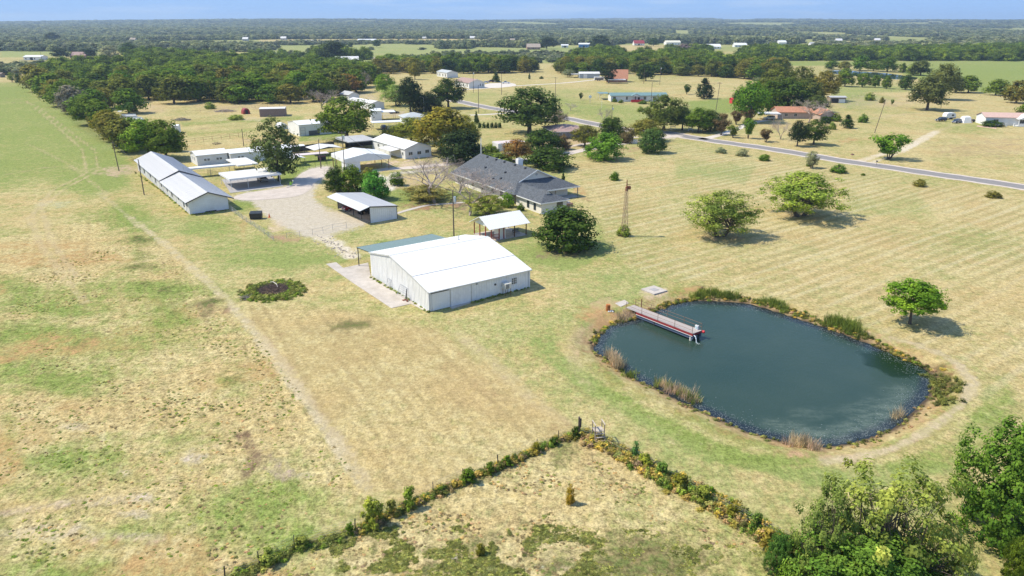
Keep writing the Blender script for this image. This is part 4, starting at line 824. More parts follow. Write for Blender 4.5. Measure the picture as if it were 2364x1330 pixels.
# ---- buildings up the lane
gable('outbuilding', 'white boxy outbuilding behind the big round tree', 'building', (858, 281), (881, 279), W=9, eave=4.3, ridge=4.9, axis='x', wm=WHITE, rm=WROOF, ang=R(15), ov=.2, wins=[('front', .8, 1.5, .5, .5)])
canopy('open_shed_roof', 'open pole shed roof attached beside the white outbuilding', (883, 279), (911, 275.5), W=8, h=3.6, rm=WROOF, ang=R(15), pm=RUST)
canopy('long_white_canopy', 'long low white canopy with a dark car parked beneath', (862, 301), (946, 294), W=5.5, h=2.9, rm=WROOF, ang=R(20), fascia=.15, posts=[(.2, .2), (6, .2), (12, .2), (.2, 5.2)])
t = thing('low_white_wall', 'low white wall below the long white canopy', 'wall', (*G(880, 299), 0), R(20)); mb = MB(); mb.box(0, 11, 0, .15, 0, 1.4); mb.part('panel', SIDING, t)
def hip(name, label, A, B, W, eave, ridge, wm, rm, ang=None, ov=.5, wins=(), doors=(), cat='house', inset=None):
    f, Lx, _ = frame_px(A, B, None, ang); t = thing(name, label, cat, (*f.o, 0), f.a)
    for wl in ('front', 'left', 'right', 'back'):
        E1 = Lx if wl in ('front', 'back') else W; a_ = .142 if wl in ('left', 'right') else 0; wall_prism(t, wl, Lx, W, [(a_, 0), (E1 - a_, 0), (E1 - a_, eave), (a_, eave)], wm)
    i_ = inset if inset is not None else W / 2 + ov; o = ov; z0 = eave; z1 = ridge
    a_, b_, c_, d_ = (-o, -o, z0), (Lx + o, -o, z0), (Lx + o, W + o, z0), (-o, W + o, z0)
    if Lx >= W: r0, r1 = (min(i_, Lx / 2) - o, W / 2, z1), (Lx - min(i_, Lx / 2) + o, W / 2, z1); F_ = [(a_, b_, r1, r0), (b_, c_, r1), (c_, d_, r0, r1), (d_, a_, r0)]
    else: i_ = inset if inset is not None else Lx / 2 + ov; r0, r1 = (Lx / 2, i_ - o, z1), (Lx / 2, W - i_ + o, z1); F_ = [(a_, b_, r0), (b_, c_, r1, r0), (c_, d_, r1), (d_, a_, r0, r1)]
    mb = MB()
    for q_ in F_: mb.poly(q_)
    mb.poly([d_, c_, b_, a_]); mb.part('roof', rm, t)
    mb = MB(); mb.box(-o, Lx + o, -o - .02, -o, z0 - .18, z0 + .02); mb.box(-o - .02, -o, -o, W + o, z0 - .18, z0 + .02); mb.box(Lx + o, Lx + o + .02, -o, W + o, z0 - .18, z0 + .02); mb.part('fascia', WHITE, t)
    for wn in wins: window(t, wn[0], Lx, W, *wn[1:5], **(wn[5] if len(wn) > 5 else {}))
    for dn in doors: door(t, dn[0], Lx, W, *dn[1:4], **(dn[4] if len(dn) > 4 else {}))
    return t, f, Lx, W
hip('pale_house', 'pale grey hip-roofed house beside the yellow-green trees', (934, 288), (982, 284), 9, 2.9, 4.4, SIDING, mat('pale_grey_shingles', (.40, .42, .42), .9, var=.1, dirt=.15), ang=R(20), wins=[('front', 2, 1, 1.2, 1.1)])
t, f_, Lx, W = gable('mobile_home', 'white mobile home with grey roof among the trees up the lane', 'mobile home', (858, 254), (884, 251), W=24, eave=3.0, ridge=3.9, axis='y', wm=SIDING, rm=GROOF, ang=R(40), ov=.2, wins=[('left', 2, 1.2, 1.2, 1), ('left', 7, 1.2, 1.2, 1), ('left', 12, 1.2, 1.2, 1), ('left', 18, 1.2, 1.2, 1), ('front', 1, 1.2, 1, 1)])
gable('mobile_home', 'grey roofed cottage end hidden behind the wood up the lane', 'house', (806, 232), (828, 230), W=10, eave=2.8, ridge=4.2, axis='y', wm=SIDING, rm=GROOF2, ang=R(40))
# ---- grey shingled ranch house
HA = R(32); fh = Fr(G(1249.6, 495), HA)
t = thing('ranch_house', 'cream brick ranch house with dark grey shingle roof behind the bare trees', 'house', (*fh.o, 0), HA)
def wpoly(name, base, top, m): mb = MB(); mb.hexa(base, top); return mb.part(name, m, t)
wx = 6.8; wb = 10.4; we = 2.55
wall_prism(t, 'front', wx, wb, [(0, 0), (wx, 0), (wx, we), (0, we)], CREAM); wall_prism(t, 'left', wx, wb, [(.142, 0), (wb, 0), (wb, we), (.142, we)], CREAM); wall_prism(t, 'right', wx, wb, [(.142, 0), (wb, 0), (wb, we), (.142, we)], CREAM)
# main block walls
for (x0, x1, y0, y1) in ((-.2, 16.0, 12.2, 12.35), (-.2, -.05, 12.36, 40), (15.85, 16, 12.36, 40), (-.2, 16, 40.01, 40.16)): mb = MB(); mb.box(x0, x1, y0, y1, 0, 2.85); mb.part('wall', CREAM, t)
xr, zr, ez = 8.0, 6.9, 2.75; x0m, x1m = -1.1, 17.1
for xs, nm_ in ((x0m, 'l'), (x1m, 'r')): mb = MB(); mb.slab([(xr, 13.5, zr), (xr, 41, zr), (xs, 41, ez), (xs, 13.5, ez)], .16); mb.part('roof', SHING, t)
mb = MB(); mb.hexa([(3.6, 13.95, 4.7), (12.4, 13.95, 4.7), (xr, 13.95, zr - .25)], [(3.6, 14.1, 4.7), (12.4, 14.1, 4.7), (xr, 14.1, zr - .25)]); mb.part('gable_wall', CREAM, t)
mb = MB(); mb.tube((xr, 13.9, 5.75), (xr, 13.94, 5.75), .32, n=12); mb.part('gable_vent', GROOF2, t)
mb = MB(); mb.hexa([(3.6, 40.0, 4.7), (12.4, 40.0, 4.7), (xr, 40.0, zr - .25)], [(3.6, 40.15, 4.7), (12.4, 40.15, 4.7), (xr, 40.15, zr - .25)]); mb.part('gable_wall', CREAM, t)
for xs in (x0m, x1m):
    g_ = 1 if xs > xr else -1
    mb = MB(); mb.hexa([(xr, 13.42, zr - .22), (xs, 13.42, ez - .22), (xs, 13.48, ez - .22), (xr, 13.48, zr - .22)], [(xr, 13.42, zr + .03), (xs, 13.42, ez + .03), (xs, 13.48, ez + .03), (xr, 13.48, zr + .03)]); mb.part('barge_board', WHITE, t)
    mb = MB(); mb.box(min(xs, xs + g_ * .08), max(xs, xs + g_ * .08), 13.5, 41, ez - .25, ez - .02); mb.part('fascia', WHITE, t)
# front skirt and porch
sk = 9.6; zs_ = 2.62
mb = MB(); mb.poly([(x0m, sk, zs_), (17.6, sk, zs_), (13.2, 13.96, 4.72), (2.8, 13.96, 4.72)]); mb.poly([(x0m, sk, zs_), (2.8, 13.96, 4.72), (x0m, 13.5, zs_ + .05)]); mb.poly([(17.6, sk, zs_), (17.6, 14.5, zs_ + .02), (13.2, 13.96, 4.72)])
mb.poly([(x0m, sk, zs_ - .03), (x0m, 13.5, zs_), (17.6, 14.5, zs_), (17.6, sk, zs_ - .03)]); mb.part('skirt_roof', SHING, t)
mb = MB(); mb.box(6.9, 17.62, sk - .06, sk - .003, zs_ - .28, zs_ + .01); mb.box(17.62, 17.68, sk - .06, 14.5, zs_ - .28, zs_ + .01); mb.part('fascia', WHITE, t)
for x in (10.6, 17.2): mb = MB(); mb.box(x, x + .16, sk + .15, sk + .31, 0, zs_ - .25); mb.part('porch_post', WOOD, t)
mb = MB(); mb.box(7.0, 17.4, sk - .1, 12.15, .02, .14); mb.part('porch_floor', CONC, t)
# wing roof: hip with a gablet
o = .5; rz = 4.25; wy = 3.3
mb = MB(); A_, B_, C_, D_ = (-o, -o, we), (wx + o, -o, we), (wx + o, sk + 1.2, we), (-o, sk + 1.2, we); r0 = (wx / 2, wy, rz); r1 = (wx / 2, 12.9, rz)
mb.poly([A_, B_, r0]); mb.poly([B_, (wx + o, 10.4, we), r1, r0]); mb.poly([(-o, 10.4, we), A_, r0, r1]); mb.poly([A_, (-o, 10.4, we), (wx + o, 10.4, we), B_]); mb.part('wing_roof', SHING, t)
mb = MB(); mb.hexa([(wx / 2 - .85, wy - 1.15, 3.65), (wx / 2 + .85, wy - 1.15, 3.65), (wx / 2, wy - 1.15, 4.33)], [(wx / 2 - .85, wy - 1.08, 3.65), (wx / 2 + .85, wy - 1.08, 3.65), (wx / 2, wy - 1.08, 4.33)]); mb.part('gablet', CREAM, t)
mb = MB(); mb.poly([(wx / 2 - 1.1, wy - 1.35, 3.5), (wx / 2, wy - 1.35, 4.45), (wx / 2, wy + 1.2, 4.45), (wx / 2 - 1.1, wy + .6, 3.5)]); mb.poly([(wx / 2 + 1.1, wy - 1.35, 3.5), (wx / 2 + 1.1, wy + .6, 3.5), (wx / 2, wy + 1.2, 4.45), (wx / 2, wy - 1.35, 4.45)]); mb.part('gablet_roof', SHING, t)
mb = MB(); mb.box(-o - .06, -o - .003, -o - .06, 9.5, we - .2, we + .02); mb.box(-o, wx + o + .06, -o - .06, -o - .003, we - .2, we + .02); mb.box(wx + o + .003, wx + o + .06, -o, sk - .2, we - .2, we + .02); mb.part('fascia', WHITE, t)
for s_ in (2.2, 4.9): window(t, 'left', wx, wb, s_, .55, .75, 1.75, DTRIM, nx=1, ny=2)
window(t, 'front', wx, wb, 4.2, 1.25, 1.5, .85, DTRIM, nx=3)
for y in (16, 20, 25, 30, 35):
    mb = MB(); mb.box(-.27, -.21, y, y + 1.1, .9, 2.1); mb.part('window', GLASS, t)
mb = MB(); mb.box(9.6, 11.0, 24.6, 25.8, 4.5, 7.6); ch = mb.part('chimney', mat('whitewashed_brick', (.78, .76, .72), .9, var=.05), t); mb = MB(); mb.box(9.9, 10.7, 24.9, 25.5, 7.601, 7.8); mb.part('chimney_cap', GSTEEL, ch)
for (x, y) in ((7.3, 36), (7.3, 31.5), (7.3, 27.5), (7.3, 22.5), (7.3, 17.8), (4.2, 22), (2.0, 20.5), (1.2, 22.8), (3.8, 31)):
    z_ = zr - (xr - x) * (zr - ez) / (xr - x0m); mb = MB(); mb.hexa([(x - .25, y - .25, z_ - .1), (x + .25, y - .25, z_ + .1), (x + .25, y + .25, z_ + .1), (x - .25, y + .25, z_ - .1)], [(x - .2, y - .2, z_ + .32), (x + .2, y - .2, z_ + .38), (x + .2, y + .2, z_ + .38), (x - .2, y + .2, z_ + .32)]); mb.part('roof_vent', DTRIM, t)
mb = MB(); mb.tube((7.9, 40.6, 6.8), (7.9, 40.6, 11.2), .05); mb.part('antenna_mast', WHITE, t)
q_ = onf(fh, 8.2, 2.6); t = thing('condenser_enclosure', 'grey air conditioner inside a low brick enclosure beside the ranch house wing', 'air conditioner', (*q_, 0), HA)
mb = MB(); mb.box(0, 2.4, 0, .15, 0, .7); mb.box(0, .15, .16, 1.6, 0, .7); mb.box(2.25, 2.4, .16, 1.6, 0, .7); mb.part('brick_wall', BRICK, t); mb = MB(); mb.box(.5, 1.9, .4, 1.4, .02, .95); ac = mb.part('condenser', GSTEEL, t); mb = MB(); mb.tube((1.2, .9, .951), (1.2, .9, 1.0), .38, n=12); mb.part('fan_grille', DTRIM, ac)
# ---- tractor shed
fs_ = Fr(G(855, 515.6), R(37)); t = thing('tractor_shed', 'open-sided white shed with grey roof sheltering a red car and a tractor', 'shed', (*fs_.o, 0), R(37)); SL, SW = 6.4, 16.2
panels_wall(t, 'front', SL, SW, lambda s_: 3.45 - .75 * (s_ / SL) + (.0), WHITE); panels_wall(t, 'right', SL, SW, lambda s_: 2.65, WHITE); panels_wall(t, 'back', SL, SW, lambda s_: 3.45 - .75 * (s_ / SL), mat('grey_metal_wall', (.3, .3, .31), .6))
panels_roof(t, (.0, -.2, 3.62), (.0, SW + .2, 3.62), (SL + .3, -.2, 2.82), (SL + .3, SW + .2, 2.82), GROOF); panels_roof(t, (.0, -.2, 3.62), (.0, SW + .2, 3.62), (-2.3, -.2, 3.0), (-2.3, SW + .2, 3.0), WROOF)
for y in (.05, 4.1, 8.1, 12.2, SW - .05): mb = MB(); mb.tube((.06, y, 0), (.06, y, 3.5), .07); mb.part('post', BSTEEL, t)
for x in (0, SL): mb = MB(); mb.box(x - .06, x + .06, -.07, -.045, 0, 3.45 - .75 * x / SL); mb.part('corner_trim', DTRIM, t)
mb = MB(); mb.hexa([(-.05, -.26, 3.45), (SL + .3, -.26, 2.68), (SL + .3, -.21, 2.68), (-.05, -.21, 3.45)], [(-.05, -.26, 3.68), (SL + .3, -.26, 2.9), (SL + .3, -.21, 2.9), (-.05, -.21, 3.68)]); mb.part('rake_trim', DTRIM, t)
mb = MB(); mb.box(.2, SL - .1, .2, SW - .1, .01, .05); mb.part('floor', GRV, t)
# ---- pavilion
fp_ = Fr(G(1134.4, 557.8), R(34)); t = thing('well_pavilion', 'open pavilion with white gabled roof on red posts beside the dark round bush', 'pavilion', (*fp_.o, 0), R(34)); PL, PW = 8.2, 6.3
panels_roof(t, (-.8, PW / 2, 4.35), (PL + .6, PW / 2, 4.35), (-.8, -.6, 2.55), (PL + .6, -.6, 2.55), WROOF); panels_roof(t, (-.8, PW / 2, 4.35), (PL + .6, PW / 2, 4.35), (-.8, PW + .6, 2.55), (PL + .6, PW + .6, 2.55), WROOF)
mb = MB(); mb.hexa([(0, .0, 2.55), (0, PW, 2.55), (0, PW / 2, 4.2)], [(.1, .0, 2.55), (.1, PW, 2.55), (.1, PW / 2, 4.2)]); mb.part('gable_wall', WHITE, t)
mb = MB(); mb.tube((-.12, PW / 2, 3.3), (-.01, PW / 2, 3.3), .16, n=8); mb.part('gable_lamp', RUST, t)
for i, (x, y) in enumerate(((0, 0), (0, 2.1), (0, 4.2), (0, PW), (2.9, 0), (5.4, 0), (PL, 0), (PL, PW), (4, PW), (1.8, 0))): mb = MB(); mb.box(x - .08, x + .08, y - .08, y + .08, 0, 2.6); mb.part('post', mat('barn_red', (.28, .04, .035), .7, var=.3) if x < 3 else mat('dark_brown_post', (.09, .045, .03), .8), t)
mb = MB(); mb.box(-.2, PL + .2, -.2, PW + .2, .01, .12); mb.part('floor_slab', CONC, t)
mb = MB(); mb.box(1.95, 3.4, .15, 2.0, .12, 2.3); mb.part('well_cabinet', WHITE, t)
mb = MB()
for i in range(6): mb.box(.2 + i * .28, .26 + i * .28, -.05, .0, .15, 1.3)
mb.box(.15, 1.8, -.05, .0, 1.25, 1.35); mb.box(.15, 1.8, -.05, .0, .55, .65); mb.part('railing', REDP, t)
t = thing('garden_bench', 'dark slatted bench under the right side of the pavilion', 'bench', (*onf(fp_, 6.0, 1.2), .12), R(34))
for i in range(4): mb = MB(); mb.box(0, 1.5, i * .12, i * .12 + .09, .42, .46); mb.part('slat', DTRIM, t)
for i in range(3): mb = MB(); mb.box(0, 1.5, .5, .54, .55 + i * .15, .65 + i * .15); mb.part('backrest', DTRIM, t)
for x in (.1, 1.35):
    for y in (.02, .42): mb = MB(); mb.box(x, x + .05, y, y + .05, 0, .42 if y < .1 else 1.0); mb.part('leg', DTRIM, t)
# ---- house across the lane with the pinkish roof, and its slab carport
hip('pink_roof_house', 'low house with pinkish brown roof beside the big round tree near the road', (1280, 322), (1352, 316), 15, 2.7, 4.3, mat('blue_grey_wall', (.17, .17, .19), .8), PSHING, ang=R(14), wins=[('front', 9.2, 1.0, .9, 1.1), ('front', 3, 1.0, 1.2, 1.1)])
canopy('patio_roof', 'flat white-edged patio roof beside the orange-brown tree', (1152, 349), (1205, 342), W=5, h=2.5, rm=mat('pinkish_roof', (.62, .52, .50), .6), fascia=.2, fm=WHITE, ang=R(24))
t = thing('patio_wall', 'short white wall under the flat patio roof', 'wall', (*G(1150, 350), 0), R(24)); mb = MB(); mb.box(0, .15, 0, 5, 0, 2.4); mb.box(.151, 2.5, 0, .15, 0, 2.4); mb.part('panel', SIDING, t)
t = thing('pallet_fence', 'small white picket panel at the bend of the driveway', 'fence', (*G(1455, 332), 0), R(5))
for i in range(8): mb = MB(); mb.box(i * .32, i * .32 + .2, 0, .05, 0, 1.5); mb.part('picket', WHITE, t)
for z in (.4, 1.1): mb = MB(); mb.box(0, 2.5, .055, .1, z, z + .08); mb.part('rail', WHITE, t)
# ---- brick roof house and metal shed up the far driveway
t, f_, Lx, W = gable('brick_house', 'brick house with tall terracotta shingle roof beside the dark tree', 'house', (1400, 190), (1448, 190), W=11, eave=2.6, ridge=8.2, axis='x', wm=BRICK, rm=RSHING, ang=R(-6), ov=.5, wins=[('right', 3, 1, 1, 1.2), ('right', 7, 1, 1, 1.2)])
canopy('white_carport', 'white flat carport in front of the terracotta-roofed house', (1404, 193), (1444, 193.5), W=6, h=2.7, rm=WROOF, fascia=.4, fm=WHITE, ang=R(-4), posts=[(.2, .2), (6, .2), (12, .2)])
gable('metal_shed', 'grey metal shed with a white double door up the far driveway', 'shed', (1338, 181), (1387, 182), W=8, eave=3.3, ridge=4.4, axis='x', wm=mat('blue_grey_metal', (.34, .38, .42), .5, var=.08), rm=GROOF, ang=R(3), ov=.3, doors=[('front', 3, 2.6, 2.7)], wins=[('left', 3, 1.2, 1, 1)])
canopy('shed_lean_to', 'dark open lean-to at the left end of the grey metal shed', (1320, 180), (1336, 180), W=7, h=2.7, rm=GROOF, ang=R(3), pm=BSTEEL)
t = thing('horse_trailer', 'white box trailer parked right of the grey metal shed', 'trailer', (*G(1372, 187), 0), R(2)); mb = MB(); mb.box(0, 7, 0, 2.4, .5, 2.8); mb.part('box', WHITE, t); mb = MB(); mb.box(.5, 6.4, -.04, -.003, .8, 1.8); mb.part('side_opening', DARK, t)
for x in (2.5, 4): mb = MB(); mb.tube((x, -.05, .35), (x, .25, .35), .35, n=10); mb.part('wheel', RUBBER, t)
# ---- white houses left of it
t, f_, Lx, W = gable('white_house', 'white house with pinkish brown roof facing the parked cars', 'house', (1083, 204.5), (1117, 199), W=22, eave=3.4, ridge=5.4, axis='y', wm=SIDING, rm=PSHING, ang=R(28), ov=.4, Lx=11, wins=[('left', 2.2, .8, 1.3, 1.9), ('left', 7.5, .8, 1.3, 1.8), ('left', 13.5, .9, 1.6, 1.7), ('left', 18.5, .9, 1.2, 1.6), ('front', 7.6, 1.2, .7, 1.5), ('front', 9.4, 1.2, .7, 1.5)], trim=WHITE)
t, f_, Lx, W = gable('grey_roof_house', 'small white house with grey roof behind the pink-roofed white house', 'house', (1032, 180), (1045, 178), W=20, eave=3.6, ridge=5.0, axis='y', wm=SIDING, rm=mat('pale_grey_shingles', (.40, .42, .42), .9), ang=R(28), ov=.3, Lx=9, wins=[('left', 2, .8, 1.6, 1.9), ('left', 7, .8, 1.6, 1.9), ('left', 13, .8, 1.6, 1.9), ('left', 17, .8, 1.2, 1.9)])
# ---- green roofed mobile home
t, f_, Lx, W = gable('green_roof_home', 'long white home with green metal roof and a red porch', 'mobile home', (1410, 235), (1520, 238), W=8.5, eave=3.1, ridge=4.2, axis='x', wm=SIDING, rm=mat('green_metal_roof', (.15, .235, .225), .5, var=.08), ang=R(3), ov=.5, wins=[('front', 1.2, 1.2, 1.4, 1.3), ('front', 8, 1.0, 1.0, 1.6), ('front', 12.6, 1.0, .8, 1.7), ('front', 17.5, 1.0, 1.4, 1.6), ('front', 22.5, 1.0, 1.4, 1.6), ('right', 2.2, 1.2, 1.2, 1.2)], doors=[('front', 14.5, 1.1, 2.1, dict(m=DARK))], Lx=30)
mb = MB(); mb.slab([(10.5, -2.2, 3.1), (13, -2.2, 4.1), (13, 2, 4.3), (10.5, 2, 3.2)], .1); mb.slab([(13, -2.2, 4.1), (15.5, -2.2, 3.1), (15.5, 2, 3.2), (13, 2, 4.3)], .1); mb.part('porch_roof', mat('green_metal_roof', (.15, .235, .225), .5), t)
mb = MB(); mb.hexa([(10.8, -2.1, 2.9), (15.2, -2.1, 2.9), (13, -2.1, 3.9)], [(10.8, -2.0, 2.9), (15.2, -2.0, 2.9), (13, -2.0, 3.9)]); mb.part('porch_gable', WHITE, t)
for x in (10.8, 12.3, 13.8, 15.2): mb = MB(); mb.box(x - .08, x + .08, -2.15, -1.99, 0, 2.95); mb.part('porch_post', WHITE, t)
mb = MB(); mb.box(10.2, 16.4, -3.6, -.01, .02, .5); mb.part('porch_deck', WOOD, t)
mb = MB(); mb.box(10.1, 16.5, -3.75, -3.62, .0, 1.35); mb.box(16.42, 16.5, -3.6, -.05, 0, 1.35); mb.part('red_skirt', mat('bright_red', (.55, .03, .04), .6), t)
canopy('green_carport', 'flat green open carport at the left end of the green-roofed home', (1384, 231), (1410, 233), W=9, h=3.4, rm=mat('green_metal_roof', (.15, .235, .225), .5), ang=R(3), pm=WHITE)
# ---- right hand house with carport
t, f_, Lx, W = gable('terracotta_house', 'low house with terracotta roof behind the pale leafless tree', 'house', (1795, 274), (1868, 272), W=10, eave=2.8, ridge=4.6, axis='x', wm=mat('pinkish_brick', (.42, .33, .28), .9), rm=RSHING, ang=R(-2), ov=.5, wins=[('front', 3, 1, 1.2, 1.2), ('front', 7, 1, 1.2, 1.2)])
canopy('double_carport', 'wide white flat carport with a pale car under it', (1753, 278), (1805, 281), W=7, h=2.9, rm=WROOF, fascia=.35, fm=WHITE, ang=R(-6), posts=[(.2, .2), (6, .2), (9.6, .2), (.2, 6.8), (9.6, 6.8)], pm=WHITE)
gable('terracotta_wing', 'small terracotta gabled wing right of the pale leafless tree', 'house', (1893, 280), (1922, 279), W=8, eave=2.8, ridge=4.8, axis='y', wm=mat('pinkish_brick', (.42, .33, .28), .9), rm=RSHING, ang=R(2), ov=.4, wins=[('front', 2, 1, 1, 1)])
gable('red_shed', 'bright red shed half hidden left of the large tree group', 'shed', (1690, 240), (1702, 240), W=4, eave=2.1, ridge=2.8, axis='x', wm=mat('bright_red', (.55, .03, .04), .6), rm=mat('bright_red', (.55, .03, .04), .6), ang=R(5))
t, f_, Lx, W = gable('dark_open_shed', 'small dark shed with white end beside the field fence', 'shed', (1916, 238), (1948, 237), W=5, eave=2.8, ridge=3.3, axis='x', wm=WOOD, rm=GROOF2, ang=R(0), ov=.4)
mb = MB(); fn = wall_fn('front', Lx, W); wbox(mb, fn, Lx * .55, Lx * .95, .1, 2.0, .01, .06); mb.part('white_panel', WHITE, t); mb = MB(); wbox(mb, fn, Lx * .08, Lx * .5, .1, 2.3, .01, .06); mb.part('opening', DARK, t)
# ---- far right white home with porch
t, f_, Lx, W = gable('porch_home', 'white home with salmon roof and a white columned front porch at the right edge', 'house', (2273, 289), (2364, 297), W=9, eave=3.2, ridge=4.6, axis='x', wm=WHITE, rm=mat('salmon_roof', (.50, .34, .28), .9, var=.12), ang=R(-9), ov=.4, Lx=24, wins=[('front', 3.1, 1.1, 1.7, 1.2, dict(fm=DTRIM)), ('front', 13, .9, 1.6, 1.6), ('front', 19, .9, 1.2, 1.6)], doors=[('front', 16.2, 1.0, 2.0, dict(m=DARK))])
mb = MB(); mb.slab([(11.0, -3.2, 2.9), (15.5, -3.2, 4.6), (15.5, 3, 4.7), (11.0, 3, 3.0)], .1); mb.slab([(15.5, -3.2, 4.6), (20, -3.2, 2.9), (20, 3, 3.0), (15.5, 3, 4.7)], .1); mb.part('porch_roof', WROOF, t)
mb = MB(); mb.hexa([(11.2, -3.1, 2.7), (19.8, -3.1, 2.7), (15.5, -3.1, 4.4)], [(11.2, -3.0, 2.7), (19.8, -3.0, 2.7), (15.5, -3.0, 4.4)]); mb.part('porch_gable', WHITE, t)
for x in (11.3, 13.4, 15.5, 17.6, 19.7): mb = MB(); mb.box(x - .12, x + .12, -3.15, -2.91, .4, 2.75); mb.part('porch_column', WHITE, t)
mb = MB(); mb.box(10.5, 21, -3.3, -.01, .0, .42); mb.part('porch_deck', SIDING, t); mb = MB(); mb.box(11.3, 14.8, -3.22, -3.14, .42, 1.2); mb.box(16.2, 19.7, -3.22, -3.14, .42, 1.2); mb.part('porch_railing', WHITE, t)
mb = MB(); mb.box(20.2, 22.5, -4.6, -3.32, 0, .35); mb.part('steps', WHITE, t)
for i, x in enumerate((0.2, 3.2, 6.6, 9.6)):
    t2 = thing('bollard', ['white stub post at the far left of the walk before the columned porch', 'second white stub post from the left before the columned porch', 'third white stub post from the left before the columned porch', 'white stub post nearest the columned porch'][i], 'bollard', (*onf(f_, x, -3.0), 0), f_.a, 'white stub posts along the porch walk'); mb = MB(); mb.box(0, .5, 0, .3, 0, 1.1); mb.part('post', WHITE, t2); mb = MB(); mb.box(-.06, .56, -.06, .36, 1.101, 1.2); mb.part('cap', WHITE, t2)
t2 = thing('fuel_can', 'small red drum left of the white stub posts', 'drum', (*onf(f_, -.9, -2.2), 0), 0); mb = MB(); mb.tube((0, 0, 0), (0, 0, 1.2), .4, n=10); mb.part('drum_body', REDP, t2); mb = MB(); mb.tube((0, 0, 1.2), (0, 0, 1.3), .15, n=8); mb.part('cap', REDP, t2)
sheet('walkway', [(2256, 290), (2300, 295), (2300, 297.5), (2254, 292)], mat('pink_paving', (.55, .36, .28), .9), .05, False, .06)
# ---- vehicles
def paint(nm, c): return mat('paint_' + nm, c, .25, .2, var=.04, spec=.6)
def car(label, cat, px, ang, paintm, kind='suv', group=None, z=0, loc=None):
    L_, Wd = {'suv': (4.7, 1.9), 'sedan': (4.7, 1.8), 'pickup': (5.6, 2.0), 'offroad': (4.6, 1.95)}[kind]
    t = thing('parked_' + {'suv': 'car', 'sedan': 'car', 'pickup': 'pickup', 'offroad': 'truck'}[kind], label, cat, (*(loc or G(*px)), z), R(ang), group); hw = Wd / 2; hl = L_ / 2
    hb = {'suv': 1.02, 'sedan': .86, 'pickup': 1.05, 'offroad': 1.15}[kind]
    low = [(-hl, .42), (hl, .42), (hl + .02, hb - .28), (hl - .15, hb - .08), (hl - 1.25, hb), (-hl + .1, hb), (-hl - .02, hb - .2)]
    if kind == 'sedan': low = [(-hl, .32), (hl, .32), (hl + .02, hb - .25), (hl - .2, hb - .1), (hl - 1.3, hb), (-hl + .9, hb), (-hl + .1, hb - .05), (-hl - .02, hb - .25)]
    mb = MB(); mb.hexa([(p[0], -hw, p[1]) for p in low], [(p[0], hw, p[1]) for p in low]); b_ = mb.part('body', paintm, t)
    bv = b_.modifiers.new('bevel', 'BEVEL'); bv.width = .09; bv.segments = 2
    cabx = {'suv': (-hl + .15, hl - 1.25, -hl + .45, hl - 1.85), 'sedan': (-hl + .9, hl - 1.3, -hl + 1.45, hl - 2.0), 'pickup': (-.6, hl - 1.35, -.35, hl - 1.95), 'offroad': (-hl + .1, hl - 1.5, -hl + .25, hl - 1.8)}[kind]
    hr = {'suv': 1.72, 'sedan': 1.42, 'pickup': 1.82, 'offroad': 1.88}[kind]; iw = hw - .06; rw = hw - .25
    mb = MB(); mb.hexa([(cabx[0], -iw, hb), (cabx[1], -iw, hb), (cabx[1], iw, hb), (cabx[0], iw, hb)], [(cabx[2], -rw, hr - .06), (cabx[3], -rw, hr - .06), (cabx[3], rw, hr - .06), (cabx[2], rw, hr - .06)]); mb.part('windows', GLASS, t)
    mb = MB(); mb.hexa([(cabx[2] - .05, -rw - .02, hr - .055), (cabx[3] + .03, -rw - .02, hr - .055), (cabx[3] + .03, rw + .02, hr - .055), (cabx[2] - .05, rw + .02, hr - .055)], [(cabx[2] + .05, -rw + .08, hr), (cabx[3] - .1, -rw + .08, hr), (cabx[3] - .1, rw - .08, hr), (cabx[2] + .05, rw - .08, hr)])
    for s_ in (-1, 1):
        for xa, xb in ((cabx[0], cabx[2]), (cabx[1], cabx[3])):
            mb.hexa([(xa - .04, s_ * iw - .03, hb - .01), (xa + .04, s_ * iw - .03, hb - .01), (xa + .04, s_ * iw + .03, hb - .01), (xa - .04, s_ * iw + .03, hb - .01)], [(xb - .04, s_ * rw - .03, hr - .05), (xb + .04, s_ * rw - .03, hr - .05), (xb + .04, s_ * rw + .03, hr - .05), (xb - .04, s_ * rw + .03, hr - .05)])
    mb.part('roof', paintm, t)
    if kind == 'pickup': mb = MB(); mb.box(-hl + .12, -.68, -hw + .12, hw - .12, hb + .002, hb + .02); mb.part('cargo_bed', DARK, t)
    r_ = .34 if kind in ('sedan', 'suv') else .4
    for x in (-hl + .95, hl - .95):
        for y in (-hw, hw - .24):
            mb = MB(); mb.tube((x, y - .015, r_), (x, y + .255, r_), r_, n=14); wv_ = mb.part('wheel', RUBBER, t); mb = MB(); s_ = -1 if y < 0 else 1; yy = y - .02 if y < 0 else y + .26; mb.tube((x, yy, r_), (x, yy + s_ * .02, r_), r_ * .6, n=10); mb.part('rim', GSTEEL, wv_)
    for y in (-hw + .12, hw - .47): mb = MB(); mb.box(hl - .02, hl + .045, y, y + .35, hb - .38, hb - .2); mb.part('headlight', mat('lamp_glass', (.75, .75, .72), .2), t); mb = MB(); mb.box(-hl - .05, -hl + .02, y, y + .3, hb - .42, hb - .22); mb.part('tail_light', REDP, t)
    mb = MB(); mb.box(hl - .02, hl + .06, -hw + .05, hw - .05, .38, .56); mb.part('bumper', GSTEEL if kind != 'offroad' else GSTEEL, t)
    if kind == 'offroad': mb = MB(); mb.box(hl - .02, hl + .05, -.5, .5, .75, .98); mb.part('grille', GSTEEL, t); mb = MB(); mb.tube((-hl - .02, 0, 1.15), (-hl - .25, 0, 1.15), .36, n=14); mb.part('spare_wheel', RUBBER, t)
    return t
